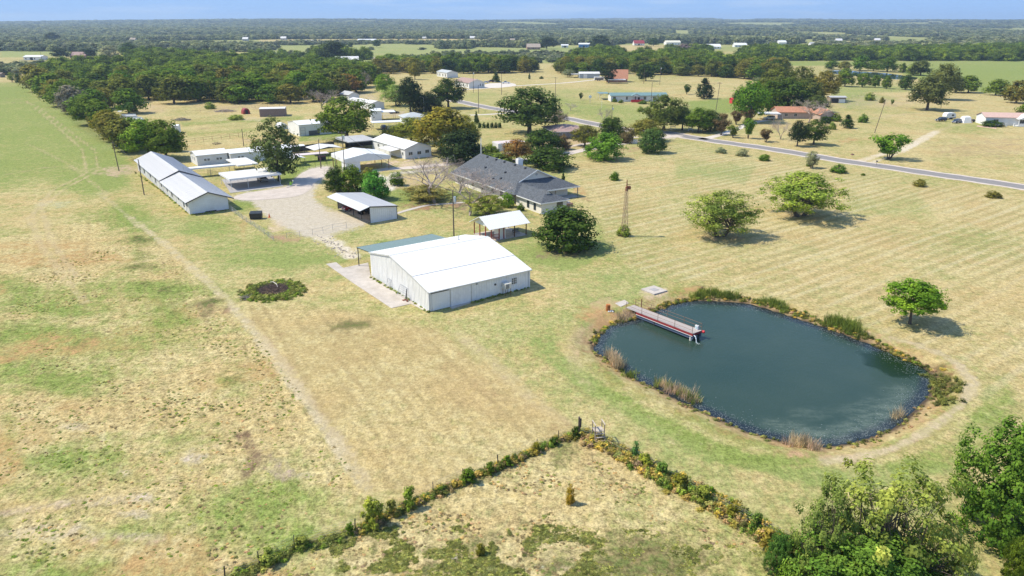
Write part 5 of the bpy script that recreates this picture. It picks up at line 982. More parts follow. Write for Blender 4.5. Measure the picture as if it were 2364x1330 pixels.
car('bronze-grey off-road truck parked nose out under the flat grey carport', 'truck', (606, 418), -58, paint('bronze', (.16, .13, .10)), 'offroad')
car('red car parked at the far end of the tractor shed', 'car', None, 215, paint('dark_red', (.28, .015, .02)), 'suv', loc=onf(fs_, 2.3, 13.0))
car('silver pickup behind the pinkish-roofed house', 'pickup', (1263, 283), 8, paint('silver', (.62, .66, .68)), 'pickup')
car('white pickup at the right end of the cars by the white house', 'pickup', (1168, 193), 184, paint('white', (.8, .8, .8)), 'pickup')
car('maroon car parked between the pale cars by the white house', 'car', (1133, 190), 200, paint('maroon', (.12, .02, .05)), 'suv')
car('pale silver car parked beside the maroon car', 'car', (1149, 190), 190, paint('pale_silver', (.6, .64, .66)), 'sedan')
car('white car parked nearest the end of the white house', 'car', (1121, 192), 200, paint('white', (.8, .8, .8)), 'sedan')
car('pale silver car under the wide white carport', 'car', (1776, 276), 184, paint('pale_silver', (.6, .64, .66)), 'suv')
car('black car hitched ahead of the white camper trailer', 'car', (2172, 280), 195, paint('black', (.015, .017, .025)), 'suv')
car('dark blue car parked in front of the white tent', 'car', (2208, 284), 212, paint('navy', (.015, .03, .09)), 'suv')
car('dark car under the long low white canopy', 'car', None, 110, paint('black', (.015, .017, .025)), 'suv', loc=(G(884, 300)[0], G(884, 300)[1] + 2))
car('dark car in the shade of the trees beyond the open pole shed', 'car', (910, 262), 30, paint('black', (.015, .017, .025)), 'sedan')
car('silver pickup glimpsed between the trunks of the far yard', 'pickup', (882, 168), 20, paint('silver', (.62, .66, .68)), 'pickup')
# tractor in the shed
t = thing('tractor', 'dark tractor parked in the middle of the tractor shed', 'tractor', (*onf(fs_, 3.0, 8.0), 0), R(215))
mb = MB(); mb.hexa([(-.4, -.45, .6), (1.6, -.35, .6), (1.6, .35, .6), (-.4, .45, .6)], [(-.4, -.4, 1.5), (1.6, -.3, 1.35), (1.6, .3, 1.35), (-.4, .4, 1.5)]); mb.part('hood', BSTEEL, t)
for x, y, r_ in ((-.6, -.85, .75), (-.6, .55, .75), (1.3, -.7, .42), (1.3, .45, .42)): mb = MB(); mb.tube((x, y, r_), (x, y + .3, r_), r_, n=14); mb.part('wheel', RUBBER, t)
mb = MB(); mb.slab([(-1.2, -.6, 2.4), (.1, -.6, 2.4), (.1, .6, 2.4), (-1.2, .6, 2.4)], .1); mb.part('canopy', BSTEEL, t)
mb = MB()
for y in (-.5, .5): mb.tube((-.8, y, .8), (-.8, y, 2.35), .05)
mb.box(-.8, -.3, -.3, .3, 1.1, 1.3); mb.box(-.85, -.75, -.3, .3, 1.3, 1.8); mb.part('seat_and_frame', BSTEEL, t)
# camper and tent
t = thing('camper_trailer', 'white rounded camper trailer behind the black car', 'camper', (*G(2190, 275), 0), R(15)); prof = [(-2.4, .5), (2.4, .5), (2.6, 1.2), (2.3, 2.2), (1.6, 2.75), (-1.6, 2.8), (-2.4, 2.4), (-2.6, 1.4)]
mb = MB(); mb.hexa([(p[0], -1.15, p[1]) for p in prof], [(p[0], 1.15, p[1]) for p in prof]); mb.part('shell', WHITE, t); mb = MB(); mb.box(.2, 1.4, -1.2, -1.153, 1.4, 2.1); mb.part('window', GLASS, t); mb = MB(); mb.box(-1.5, -.7, -1.2, -1.153, .6, 2.3); mb.part('door', SIDING, t); mb = MB(); mb.box(-2.5, 2.5, -1.19, -1.153, .55, .8); mb.part('stripe', BSTEEL, t)
for x in (-.4, .5): mb = MB(); mb.tube((x, -1.2, .35), (x, -.9, .35), .35, n=12); mb.part('wheel', RUBBER, t)
mb = MB(); mb.tube((-2.4, 0, .5), (-3.6, 0, .5), .06); mb.part('hitch', BSTEEL, t)
t = thing('cabin_tent', 'white peaked cabin tent behind the dark blue car', 'tent', (*G(2228, 283), 0), R(10)); mb = MB(); mb.hexa([(-2.2, -1.8, 0), (2.2, -1.8, 0), (2.2, 1.8, 0), (-2.2, 1.8, 0)], [(-1.4, -1.1, 2.3), (1.4, -1.1, 2.3), (1.4, 1.1, 2.3), (-1.4, 1.1, 2.3)]); mb.part('canvas', WHITE, t); mb = MB(); mb.hexa([(-1.4, -1.1, 2.301), (1.4, -1.1, 2.301), (1.4, 1.1, 2.301), (-1.4, 1.1, 2.301)], [(-1.1, -.1, 2.75), (1.1, -.1, 2.75), (1.1, .1, 2.75), (-1.1, .1, 2.75)]); mb.part('tent_roof', WHITE, t); mb = MB(); mb.hexa([(1.3, -1.75, 0), (2.1, -1.85, 0), (1.5, -1.3, 1.8)], [(1.3, -1.7, 0), (2.1, -1.8, 0), (1.5, -1.25, 1.8)]); mb.part('flap', PSHING, t)
t = thing('wheelbarrow', 'black covered trailer cart right of the white tent', 'cart', (*G(2246, 282), 0), 0); mb = MB(); mb.hexa([(-.8, -.5, .4), (.8, -.5, .4), (.8, .5, .4), (-.8, .5, .4)], [(-.4, -.4, 1.2), (.4, -.4, 1.2), (.4, .4, 1.2), (-.4, .4, 1.2)]); mb.part('cover', BSTEEL, t); mb = MB(); mb.tube((0, -.6, .3), (0, -.45, .3), .3, n=10); mb.part('wheel', RUBBER, t)
# pontoon boats
def pontoon(label, px, ang):
    t = thing('pontoon_boat', label, 'boat', (*G(*px), 0), R(ang))
    for y in (-.95, .55):
        mb = MB(); mb.tube((-3.4, y + .2, .45), (2.8, y + .2, .45), .33, n=12); mb.tube((2.8, y + .2, .45), (3.6, y + .2, .6), .33, .05, n=12); mb.part('pontoon', mat('aluminium', (.62, .63, .65), .35, .6), t)
    mb = MB(); mb.box(-3.3, 2.9, -1.15, 1.15, .8, .92); mb.part('deck', WHITE, t); mb = MB()
    for x in (-3.1, -1, 1, 2.7):
        for y in (-1.08, 1.08): mb.tube((x, y, .92), (x, y, 1.5), .03, n=4)
    mb.box(-3.1, 2.7, -1.1, -1.06, 1.1, 1.5); mb.box(-3.1, 2.7, 1.06, 1.1, 1.1, 1.5); mb.part('rail_panels', WHITE, t)
    return t
pontoon('nearer of two aluminium pontoon boats stored by the hedge trees', (312, 279), 12); tt2 = pontoon('farther aluminium pontoon boat with a folded frame by the hedge trees', (298, 272), 12)
mb = MB(); mb.tube((-3, -.9, .9), (-3.6, -.9, 2.9), .04); mb.tube((-3, .9, .9), (-3.6, .9, 2.9), .04); mb.box(-4.2, -2.6, -1, 1, 2.88, 2.96); mb.part('canopy_frame', WHITE, tt2)
# ---- poles, lamp, wires
TOPS = {}
def pole(key, base, vtop, label, cross=False, trans=False, lean=(0, 0), r=.14, m=None, name='utility_pole', cat='utility pole', group='utility poles'):
    x, y = G(*base); h = zt(x, y, vtop); t = thing(name, label, cat, (x, y, 0), 0, group); mb = MB(); tx, ty = lean
    mb.tube((0, 0, 0), (tx, ty, h), r, r * .7, n=8); mb.part('shaft', m or POLEW, t)
    if cross: mb = MB(); mb.box(tx - 1.1, tx + 1.1, ty - .06, ty + .06, h - .5, h - .38); mb.part('crossarm', POLEW, t)
    if cross or trans:
        for k_ in (-.9, .9) if cross else (0,): mb = MB(); mb.tube((tx + k_, ty, h - .37), (tx + k_, ty, h - .12), .05, n=6); mb.part('insulator', WHITE, t)
    if trans: mb = MB(); mb.tube((tx + .35, ty, h - 2.2), (tx + .35, ty, h - 1.2), .26, n=10); mb.part('transformer', mat('pale_grey_paint', (.55, .58, .58), .4), t); mb = MB(); mb.box(tx + .1, tx + .3, ty - .1, ty + .1, h - 1.6, h - 1.4); mb.part('bracket', GSTEEL, t)
    TOPS[key] = Vector((x + tx, y + ty, h - .2)); return t
pole('a', (1048, 547), 440, 'tall pole with pale transformer behind the white barn', trans=True)
pole('b', (333, 450), 368, 'bare pole beside the nearer half of the long building')
pole('c', (275, 395), 325, 'pole at the left end of the long building', lean=(-.4, 0))
pole('d', (563, 338), 297, 'bare pole behind the pale workshop roof')
pole('e', (741, 389), 322, 'dark pole in the kennel yard'); pole('f', (797, 408), 303, 'pole with crossarm by the dark shrubs', cross=True, trans=True); pole('g', (777, 405), 344, 'thin pole left of the crossarm pole by the shrubs', r=.1)
pole('h', (1105, 261), 196, 'pole beside the grey lane left of the big round tree'); pole('i', (1093, 214), 163, 'pole with white lamp in front of the pink-roofed white house', trans=True); pole('j', (1158, 219), 164, 'pole with crossarm in the field near the parked cars', cross=True)
pole('k', (1282, 226), 178, 'pole in the tan field right of the parked cars', cross=True); pole('l', (1503, 236), 190, 'pole in front of the green-roofed home'); pole('m', (1523, 196), 152, 'pole with a lamp behind the green-roofed home', trans=True)
pole('n', (1652, 260), 190, 'leaning pole beside the bright green lawn', cross=True, lean=(.8, 0)); pole('o', (1412, 280), 242, 'short pole near the leafless shrub by the lane', trans=True); pole('p', (1486, 193), 158, 'distant pole right of the terracotta-roofed house')
pole('q', (2019, 307), 228, 'strongly leaning bare pole alone in the right-hand field', lean=(2.2, 0)); pole('r', (2172, 250), 196, 'grey pole beside the large tree at the field edge', r=.1)
pole('s', (1389, 250), 218, 'white flag pole in front of the green-roofed home', r=.06, m=WHITE, name='flag_pole', cat='flag pole', group=None)
pole('t', (1112, 385), 320, 'thin white mast behind the ranch house roof', r=.07, m=WHITE, name='mast', cat='mast', group=None)
pole('x', (97, 139), 120, 'distant pole beside the far white shed', r=.2)
t = thing('street_lamp', 'tall yard lamp with curved white head by the open pole shed', 'lamp', (*G(979, 262), 0), 0); mb = MB(); mb.tube((0, 0, 0), (0, 0, 7.2), .1, .07); mb.part('shaft', GSTEEL, t); mb = MB(); mb.tube((0, 0, 7.1), (-1.2, 0, 7.5), .05); mb.part('arm', GSTEEL, t); mb = MB(); mb.box(-1.7, -1.1, -.15, .15, 7.35, 7.55); mb.part('lamp_head', WHITE, t)
def wire(a_, b_, sag, label, r=.03, off=0):
    p, q = TOPS[a_], TOPS[b_]; t = MB(); n_ = 10; P = []
    for i in range(n_ + 1): k_ = i / n_; v = p.lerp(q, k_); P.append((v.x - p.x + off, v.y - p.y, v.z - p.z - sag * 4 * k_ * (1 - k_)))
    for i in range(n_): t.tube(P[i], P[i + 1], r, n=4, cap=False)
    o = t.part('power_line', BSTEEL); o.location = p; tag(o, label, 'power line', 'overhead power lines')
wire('a', 'f', 1.2, 'wire from the transformer pole to the crossarm pole by the shrubs'); wire('f', 'e', .5, 'wire between the crossarm pole and the kennel yard pole'); wire('b', 'c', .8, 'wire over the long building roof between the two left poles')
wire('n', 'l', 1.0, 'wire from the leaning lawn pole to the green-roofed home pole'); wire('j', 'k', .8, 'wire across the tan field between two crossarm poles'); wire('i', 'j', .8, 'wire passing the pink-roofed white house'); wire('h', 'o', 1.5, 'wire along the lane past the big round tree'); wire('n', 'o', 1.5, 'wire from the leaning lawn pole to the short lane pole')
# ---- windmill tower stripped of its wheel
x, y = G(1441, 545); h = zt(x, y, 415); t = thing('windmill_tower', 'rusty vine-wrapped lattice windmill tower without its wheel', 'windmill', (x, y, 0), .4)
for sx in (-1, 1):
    for sy in (-1, 1): mb = MB(); mb.tube((sx * .5, sy * .5, 0), (sx * .18, sy * .18, h - 1.6), .045, .035); mb.part('leg', mat('pale_rusty_wood', (.36, .25, .17), .9, var=.3, scale=3), t)
mb = MB()
for i in range(7):
    a_, b_ = i / 7, (i + 1) / 7; wa = .5 - .32 * a_; wb_ = .5 - .32 * b_; za = (h - 1.6) * a_; zb = (h - 1.6) * b_
    for (p, q) in (((-1, -1), (1, -1)), ((1, -1), (1, 1)), ((1, 1), (-1, 1)), ((-1, 1), (-1, -1))): mb.tube((p[0] * wa, p[1] * wa, za), (q[0] * wb_, q[1] * wb_, zb), .025, n=4); mb.tube((q[0] * wb_, q[1] * wb_, zb), (p[0] * wb_, p[1] * wb_, zb), .025, n=4)
mb.part('bracing', mat('pale_rusty_wood', (.36, .25, .17), .9), t)
mb = MB(); mb.box(-.2, .2, -.2, .2, h - 2.2, h - 1.4); mb.tube((0, 0, h - 1.4), (0, 0, h), .14, .08); mb.tube((.1, 0, h - .9), (1.1, .2, h - 1.1), .04); mb.part('head', RUST, t); mb = MB(); mb.box(.25, .75, -.3, .3, h - 1.9, h - 1.3); mb.part('gearbox', RUST, t)
mb = MB(); mb.tube((-1.1, -.6, 0), (-.1, 0, h * .62), .03); mb.part('guy_pole', mat('pale_rusty_wood', (.36, .25, .17), .9), t)
# ---- dumpster, cone, drum etc
t = thing('dumpster', 'black dumpster with sloping lids beside the gravel yard', 'dumpster', (*G(592, 505), 0), R(8)); mb = MB(); mb.hexa([(-1.2, -.7, .1), (1.2, -.7, .1), (1.2, .7, .1), (-1.2, .7, .1)], [(-1.25, -.8, 1.25), (1.25, -.8, 1.25), (1.25, .8, 1.45), (-1.25, .8, 1.45)]); mb.part('bin', mat('black_plastic', (.025, .027, .03), .5), t)
for x in (-1.22, .02): mb = MB(); mb.slab([(x, -.85, 1.34), (x + 1.2, -.85, 1.34), (x + 1.2, .85, 1.56), (x, .85, 1.56)], .06); mb.part('lid', mat('black_plastic', (.025, .027, .03), .5), t)
for x in (-1.34, 1.26): mb = MB(); mb.box(x, x + .08, -.5, .5, .8, .95); mb.part('lift_pocket', BSTEEL, t)
t = thing('traffic_cone', 'orange traffic cone right of the black dumpster', 'cone', (*G(622, 502), 0), 0); mb = MB(); mb.tube((0, 0, .04), (0, 0, .9), .2, .04, n=12); c_ = mb.part('cone', mat('orange_plastic', (.7, .12, .03), .6), t); mb = MB(); mb.box(-.25, .25, -.25, .25, 0, .04); mb.part('base', mat('orange_plastic', (.7, .12, .03), .6), t)
t = thing('rust_barrel', 'orange rusty barrel beside the landing of the footbridge', 'barrel', (*G(1403.5, 717), 0), 0); mb = MB(); mb.tube((0, 0, 0), (0, 0, .95), .33, n=16); b_ = mb.part('drum', mat('orange_rust', (.40, .15, .04), .85, var=.35, scale=3), t)
for z in (.3, .62): mb = MB(); mb.tube((0, 0, z), (0, 0, z + .04), .35, n=16); mb.part('hoop', RUST, t)
t = thing('white_stones', 'small pile of white stones beside the rusty barrel', 'stones', (*G(1411, 718), 0), 0)
def rock(mb, x, y, z, r, sd_):
    rg = random.Random(sd_); b = [(x + r * math.cos(a_ * math.pi / 3) * rg.uniform(.8, 1.1), y + r * math.sin(a_ * math.pi / 3) * rg.uniform(.8, 1.1), z) for a_ in range(6)]; tp = [(x + (p[0] - x) * .6, y + (p[1] - y) * .6, z + r * rg.uniform(.8, 1.1)) for p in b]; mb.hexa(b, tp)
for i in range(6): mb = MB(); rock(mb, random.uniform(-.5, .6), random.uniform(-.4, .4), 0, .14, i); mb.part('stone', WROOF, t)
t = thing('boulder', 'brown boulder lying on bare orange soil at the far bank', 'boulder', (*G(1619, 670), 0), 0); mb = MB(); rock(mb, 0, 0, 0, .42, 5); rock(mb, .1, .05, .3, .25, 6); mb.part('rock', mat('brown_stone', (.22, .12, .09), .9), t)
t = thing('concrete_pad', 'square concrete cover lying in the grass behind the footbridge', 'slab', (*G(1510, 682), 0), PHI); mb = MB(); mb.box(0, 2.9, 0, 2.9, 0, .22); mb.part('slab', CONC, t); mb = MB(); mb.box(.9, 2.0, .9, 2.0, .222, .26); mb.part('cover_plate', mat('grey_concrete', (.33, .31, .30), .9), t)
t = thing('yard_ornament', 'lime green frog-shaped ornament at the curb below the feathery tree', 'ornament', (*G(671, 428), 0), 0); mb = MB(); mb.tube((0, 0, 0), (0, 0, .6), .35, .2, n=8); mb.tube((0, 0, .6), (0, 0, 1.0), .22, .16, n=8); mb.tube((.2, 0, .3), (.7, 0, 1.1), .09, n=6); mb.part('figure', mat('lime_green', (.45, .75, .05), .5), t); mb = MB(); mb.tube((.7, 0, 1.1), (.75, 0, 1.4), .12, n=8); mb.part('ball', WHITE, t)
sheet('curb', [(660, 431), (668, 429), (684, 424), (684, 426), (670, 432), (662, 434)], CONC, .12, False, .12)
t = thing('mailbox', 'dark mailbox on a post beside the road and dirt drive', 'mailbox', (*G(2023, 382), 0), 0); mb = MB(); mb.box(-.05, .05, -.05, .05, 0, 1.1); mb.part('post', WOOD, t); mb = MB(); mb.box(-.16, .16, -.3, .3, 1.1, 1.4); mb.part('box', BSTEEL, t)
for i, (p, lb) in enumerate((((1553, 300), 'white gate post with short board under the trees at the road'), ((1594, 303), 'white wooden entrance sign frame near the road bend'))):
    t = thing('entrance_sign', lb, 'sign', (*G(*p), 0), 0)
    for x in (-.9, .9): mb = MB(); mb.box(x - .07, x + .07, -.07, .07, 0, 2.0 if i else 1.6); mb.part('post', WHITE, t)
    for z in ((.6, 1.1, 1.6) if i else (1.1,)): mb = MB(); mb.box(-.82, .82, -.05, .05, z, z + .25); mb.part('board', WHITE, t)
t = thing('bird_bath', 'small dark rock heap beside the road verge', 'rocks', (*G(1967, 358), 0), 0); mb = MB(); rock(mb, 0, 0, 0, .5, 8); mb.part('rock', mat('brown_stone', (.22, .12, .09), .9), t); mb = MB(); rock(mb, .5, .1, 0, .3, 9); mb.part('rock', mat('brown_stone', (.22, .12, .09), .9), t)
t = thing('satellite_tank', 'round white tank on a stand in front of the green-roofed home', 'tank', (*G(1362, 238), 0), 0); mb = MB(); mb.tube((0, 0, 0), (0, 0, 3.0), .08); mb.part('stand', GSTEEL, t); mb = MB(); mb.tube((0, -.2, 3.2), (0, .2, 3.2), .8, n=14); mb.part('dish', WHITE, t)
# ---- footbridge over the pond
DA = G(1444, 710, .35); DB_ = G(1600, 770, .5); fd = Fr(DA, math.atan2(DB_[1] - DA[1], DB_[0] - DA[0])); DL = math.dist(DA, DB_); c2 = fd.loc(G(1615.5, 760.5, .5)); DW = max(1.3, c2[1])
t = thing('footbridge', 'narrow pier with grey plank deck, red edge boards and thin rails over the pond', 'pier', (*DA, 0), fd.a)
DECK = mat('grey_deck_boards', (.38, .33, .30), .9, var=.16, scale=3, dirt=.3)
n_ = int(DL / .3); first = None; z0 = .30; z1 = .42
for i in range(n_):
    mb = MB(); k_ = i / n_
    if first is None: mb.box(0, DL / n_ - .015, 0, DW, 0, .05); first = mb.part('plank', DECK, t); first.location = (0, 0, z0)
    else: c_ = first.copy(); COL.objects.link(c_); c_.location = (DL * k_, random.uniform(-.015, .015), z0 + (z1 - z0) * k_ + random.uniform(0, .006))
def dbeam(nm, y0, y1, a_, b_, m, x0=2.2, x1=None): x1 = x1 or DL; mb = MB(); zA = z0 + (z1 - z0) * x0 / DL; zB = z1; mb.hexa([(x0, y0, zA + a_), (x1, y0, zB + a_), (x1, y1, zB + a_), (x0, y1, zA + a_)], [(x0, y0, zA + b_), (x1, y0, zB + b_), (x1, y1, zB + b_), (x0, y1, zA + b_)]); mb.part(nm, m, t)
dbeam('edge_board', -.10, -.04, -.30, -.005, REDP); dbeam('edge_board', DW + .04, DW + .10, -.30, -.005, REDP); dbeam('trim_strip', -.13, -.09, -.36, -.305, WHITE)
dbeam('girder', .02, .14, -.80, -.39, mat('slate_blue_paint', (.10, .13, .20), .6)); dbeam('girder', DW - .14, DW - .02, -.80, -.01, mat('slate_blue_paint', (.10, .13, .20), .6))
mb = MB(); mb.box(DL - .08, DL, -.02, DW + .03, z1 - .3, z1 - .01); mb.part('end_board', REDP, t)
for y, m in ((.1, CREAM), (DW - .1, DTRIM)): mb = MB(); mb.tube((DL - .4, y, -2.2), (DL - .4, y, z1 - .5), .16, n=10); mb.part('pile', m, t)
for y in (.1, DW - .1): mb = MB(); mb.tube((DL * .45, y, -2.2), (DL * .45, y, z1 - .5), .14, n=8); mb.part('pile', DTRIM, t)
BROWNP = mat('brown_pipe', (.20, .11, .07), .7)
for side, y in (('n', -.06), ('f', DW + .06)):
    xs = [.2 + (DL - .3) * i / 4 for i in range(5)]
    for x in xs: mb = MB(); zz_ = z0 + (z1 - z0) * x / DL; mb.tube((x, y, zz_ - .3), (x, y, zz_ + 1.0), .03, n=6); mb.part('rail_post', BROWNP, t)
    for hh_ in (1.0, .52): mb = MB(); mb.tube((.2, y, z0 + hh_), (DL - .1, y, z1 + hh_), .024, n=6); mb.part('handrail', BROWNP, t)
mb = MB(); mb.tube((DL - .1, -.06, z1 + 1), (DL - .1, DW + .06, z1 + 1), .024, n=6); mb.part('handrail', BROWNP, t)
mb = MB(); mb.tube((1.1, DW + .35, 0), (1.1, DW + .35, 1.5), .07); mb.part('gate_post', RUST, t)
mb = MB(); mb.tube((DL + .02, DW + .12, z1 - .15), (DL + .32, DW + .2, z1 - .15), .2, n=10); mb.part('float', mat('bright_red', (.55, .03, .04), .6), t)
t = thing('control_box', 'small white electrical box standing on the end of the pier', 'box', (*onf(fd, DL - .95, DW - .35), z1 + .05), fd.a); mb = MB(); mb.box(0, .45, 0, .3, .0, .55); mb.part('case', WHITE, t); mb = MB(); mb.box(.08, .37, -.02, -.003, .1, .45); mb.part('panel', mat('pale_blue_panel', (.4, .55, .6), .5), t)
t = thing('outlet_pipe', 'white pipe at the pier end pouring water into the pond', 'pipe', (*onf(fd, DL + .05, .12), 0), fd.a); mb = MB(); mb.tube((-.6, 0, z1 - .22), (.12, 0, z1 - .22), .06, n=8); mb.part('pipe', WHITE, t)
mb = MB(); P = [(.12, 0, .2), (.3, 0, .1), (.45, 0, -.2), (.55, 0, WZ + .02)]
for a_, b_ in zip(P[:-1], P[1:]): mb.tube(a_, b_, .05, .07, n=6)
WF = mat('white_water', (.85, .88, .88), .3); mb.part('water_jet', WF, t); mb = MB()
for i in range(22): a_ = random.uniform(0, 6.28); r_ = random.uniform(0, .34); rock(mb, .68 + r_ * 1.3 * math.cos(a_), r_ * math.sin(a_), WZ - .02, random.uniform(.02, .06), i)
tag(mb.part('splash', WF, t), kind='stuff')
# ---- stile over the fence
t = thing('stile', 'weathered wooden step stile straddling the overgrown fence corner', 'stile', (*G(1384, 1021), 0), R(12)); TW = mat('pale_weathered_wood', (.42, .36, .29), .9, var=.25, scale=3)
for i, z in enumerate((.3, .62, .94)):
    mb = MB(); mb.box(-.45, .45, -.38 + i * .16, -.22 + i * .16, z, z + .05); mb.part('step', TW, t)
mb = MB(); mb.box(-.52, .52, 0.06, 1.0, 1.16, 1.22); mb.part('platform', TW, t)
for x in (-.52, .46):
    mb = MB(); mb.hexa([(x, -.5, 0), (x + .06, -.5, 0), (x + .06, -.36, 0), (x, -.36, 0)], [(x, .05, 1.15), (x + .06, .05, 1.15), (x + .06, .2, 1.15), (x, .2, 1.15)]); mb.part('stringer', WOOD, t)
    for y in (.06, .9): mb = MB(); mb.box(x, x + .08, y, y + .08, 0, 1.95); mb.part('leg', WOOD, t)
    mb = MB(); mb.box(x - .01, x + .09, -.06, 1.1, 1.951, 2.01); mb.part('handrail', TW, t)
for i, z in enumerate((.3, .7)): mb = MB(); mb.box(-.45, .45, 1.2 - i * .1, 1.4 - i * .1, z, z + .05); mb.part('step', WOOD, t)
# ---- field fence: steel posts and wires
def field_fence(line, label, posts_px, wood=()):
    P = [G(*p) for p in line]; o0 = P[0]; t = thing('wire_fence', label, 'fence', (*o0, 0), 0); f0 = None
    pb = MB(); pb.tube((0, 0, 0), (0, 0, 1.35), .035, n=5); pb.box(-.05, .05, -.012, .012, .2, 1.3)
    pts = []
    for (ax, ay), (bx, by) in zip(P[:-1], P[1:]):
        n_ = max(1, round(math.dist((ax, ay), (bx, by)) / 3.4))
        for i in range(n_): pts.append((ax + (bx - ax) * i / n_, ay + (by - ay) * i / n_))
    pts.append(P[-1])
    for i, (x, y) in enumerate(pts):
        rt = (random.uniform(-.06, .06), random.uniform(-.06, .06), i)
        if f0 is None: f0 = pb.part('post', BSTEEL, t)
        o = f0 if i == 0 else inst(f0, t)
        o.location = (x - o0[0], y - o0[1], 0); o.rotation_euler = rt
    for z in (.35, .6, .85, 1.1, 1.28):
        mb = MB()
        for (ax, ay), (bx, by) in zip(pts[:-1], pts[1:]): mb.tube((ax - o0[0], ay - o0[1], z), (bx - o0[0], by - o0[1], z), .006, n=3, cap=False)
        mb.part('wire', GSTEEL, t)
    return t
FENCE1 = [(1334, 1002), (1240, 1040), (1150, 1077), (1070, 1110), (1000, 1142), (900, 1190), (820, 1228), (680, 1268), (600, 1305), (520, 1340), (430, 1390)]
FENCE2 = [(1338, 1004), (1385, 1018), (1460, 1062), (1560, 1115), (1680, 1188), (1830, 1266), (1960, 1330)]
field_fence(FENCE1, 'overgrown wire fence running from the corner post down to the bottom left', None)
field_fence(FENCE2, 'overgrown wire fence running from the corner post towards the bottom-right trees', None)
t = thing('corner_post', 'thick dark corner post where the two overgrown fences meet', 'post', (*G(1336, 1004), 0), 0); mb = MB(); mb.tube((0, 0, 0), (0, 0, 2.1), .11, .1, n=8); mb.part('post', POLEW, t); mb = MB(); mb.box(.1, .24, -.05, .05, .9, 1.9); mb.part('brace', POLEW, t)
# ---- fences across the road
def rough_fence(line, label, h=1.2): return pen(line, label, h, 6, WOOD, 2, pr=.06, wr=.012)
rough_fence([(1600, 292), (1700, 275), (1760, 252), (1900, 240)], 'old field fence behind the row of small round trees'); rough_fence([(1380, 232), (1290, 224), (1180, 238)], 'low fence line left of the green-roofed home')
rough_fence([(1920, 240), (2020, 214), (2130, 210), (2364, 232), (2500, 240)], 'field fence along the green meadow'); rough_fence([(1120, 259), (1180, 262), (1225, 264)], 'fence beside the lane left of the big round tree')
pen([(1655, 172), (1700, 174), (1715, 178)], 'pale rail fence in the tan field before the tree belt', 1.6, 8, SIDING, 2, pr=.08, wr=.06)
rough_fence([(430, 262), (560, 252), (700, 243)], 'wire fence along the upper dry yard'); rough_fence([(0, 140), (120, 139), (230, 137)], 'distant fence beyond the far left field')
# ---- far buildings
FB = [('white_shed', 'shed', 'distant white shed with a dark doorway at the far left field', (55, 139), (90, 139.5), 12, 3.5, 5.0, WHITE, WROOF, R(-3)),
      ('brick_house', 'house', 'distant pinkish brick house beside the dark round trees', (162, 134), (203, 133.5), 14, 3.0, 6.5, BRICK, PSHING, R(2)),
      ('far_farmhouse', 'house', 'distant brick house with pale hip-like roof among the far trees', (1217, 114), (1246, 113.5), 14, 3.2, 8.0, BRICK, TSHING, R(5)),
      ('blue_shed', 'shed', 'distant bright blue shed at the far tree line', (1336, 110), (1362, 111), 10, 5.2, 7.0, mat('bright_blue', (.08, .22, .5), .5), WROOF, R(-4)),
      ('red_roof_barn', 'barn', 'distant white barn with red roof', (1464, 105), (1488, 105), 14, 3.6, 8.5, WHITE, REDP, R(4)),
      ('pale_barn', 'barn', 'distant long cream-roofed barn right of the red-roofed barn', (1538, 104), (1572, 104), 18, 4.5, 7.5, WHITE, mat('cream_roof', (.62, .58, .45), .6), R(4)),
      ('far_white_house', 'house', 'distant white-roofed house at the left end of the far group', (1632, 113), (1664, 113), 16, 3.4, 7.0, SIDING, WROOF, R(0)),
      ('far_white_house', 'house', 'distant low white-roofed house in the middle of the far group', (1696, 109), (1724, 109), 14, 3.4, 6.5, SIDING, WROOF, R(0)),
      ('far_white_house', 'house', 'distant pale house under tall trees right of the far group', (1771, 104), (1792, 104), 14, 5.4, 8.5, SIDING, GROOF, R(6)),
      ('far_white_house', 'house', 'distant white building just right of the pale house', (1798, 104.5), (1816, 104.5), 12, 5.0, 8.0, WHITE, WROOF, R(6)),
      ('far_grey_house', 'house', 'distant grey-roofed house before the long tree belt', (1872, 108), (1895, 108), 14, 3.2, 7.0, SIDING, GROOF2, R(3)),
      ('far_shed', 'shed', 'distant pale roofed shed in the green meadow left of centre', (702, 99.5), (722, 99.5), 14, 3, 5.5, SIDING, WROOF, R(0)),
      ('far_long_barn', 'barn', 'distant long white two-part barn in the green meadow', (826, 98), (872, 97), 16, 4.2, 6.5, WHITE, WROOF, R(3)),
      ('grey_roof_cottage', 'house', 'pale grey roofed house standing among the trees above the bare purple tree', (776, 146), (826, 143), 16, 3.2, 6.2, SIDING, GROOF, R(14)),
      ('hidden_cottage', 'house', 'tan roofed house half hidden by trees left of the lone yellow tree', (862, 146), (893, 147), 14, 3.2, 6.2, SIDING, TSHING, R(-6)),
      ('far_cabin', 'shed', 'distant cream shed left of the bright blue shed', (1296, 110), (1312, 110), 9, 3.4, 5.0, SIDING, WROOF, R(0)),
      ('far_barn', 'barn', 'distant white barn on the horizon woods near the centre left', (876, 86), (886, 86), 20, 6, 9, WHITE, WROOF, R(0)),
      ('white_van', 'shed', 'white box shed at the far end of the left green field', (58, 168), (70, 168), 4, 2.6, 3.2, WHITE, WROOF, R(0)),
      ('dark_shed', 'shed', 'dark brown shed at the left edge beyond the green field', (0, 179), (12, 178), 5, 2.6, 3.4, WOOD, WOOD, R(0))]
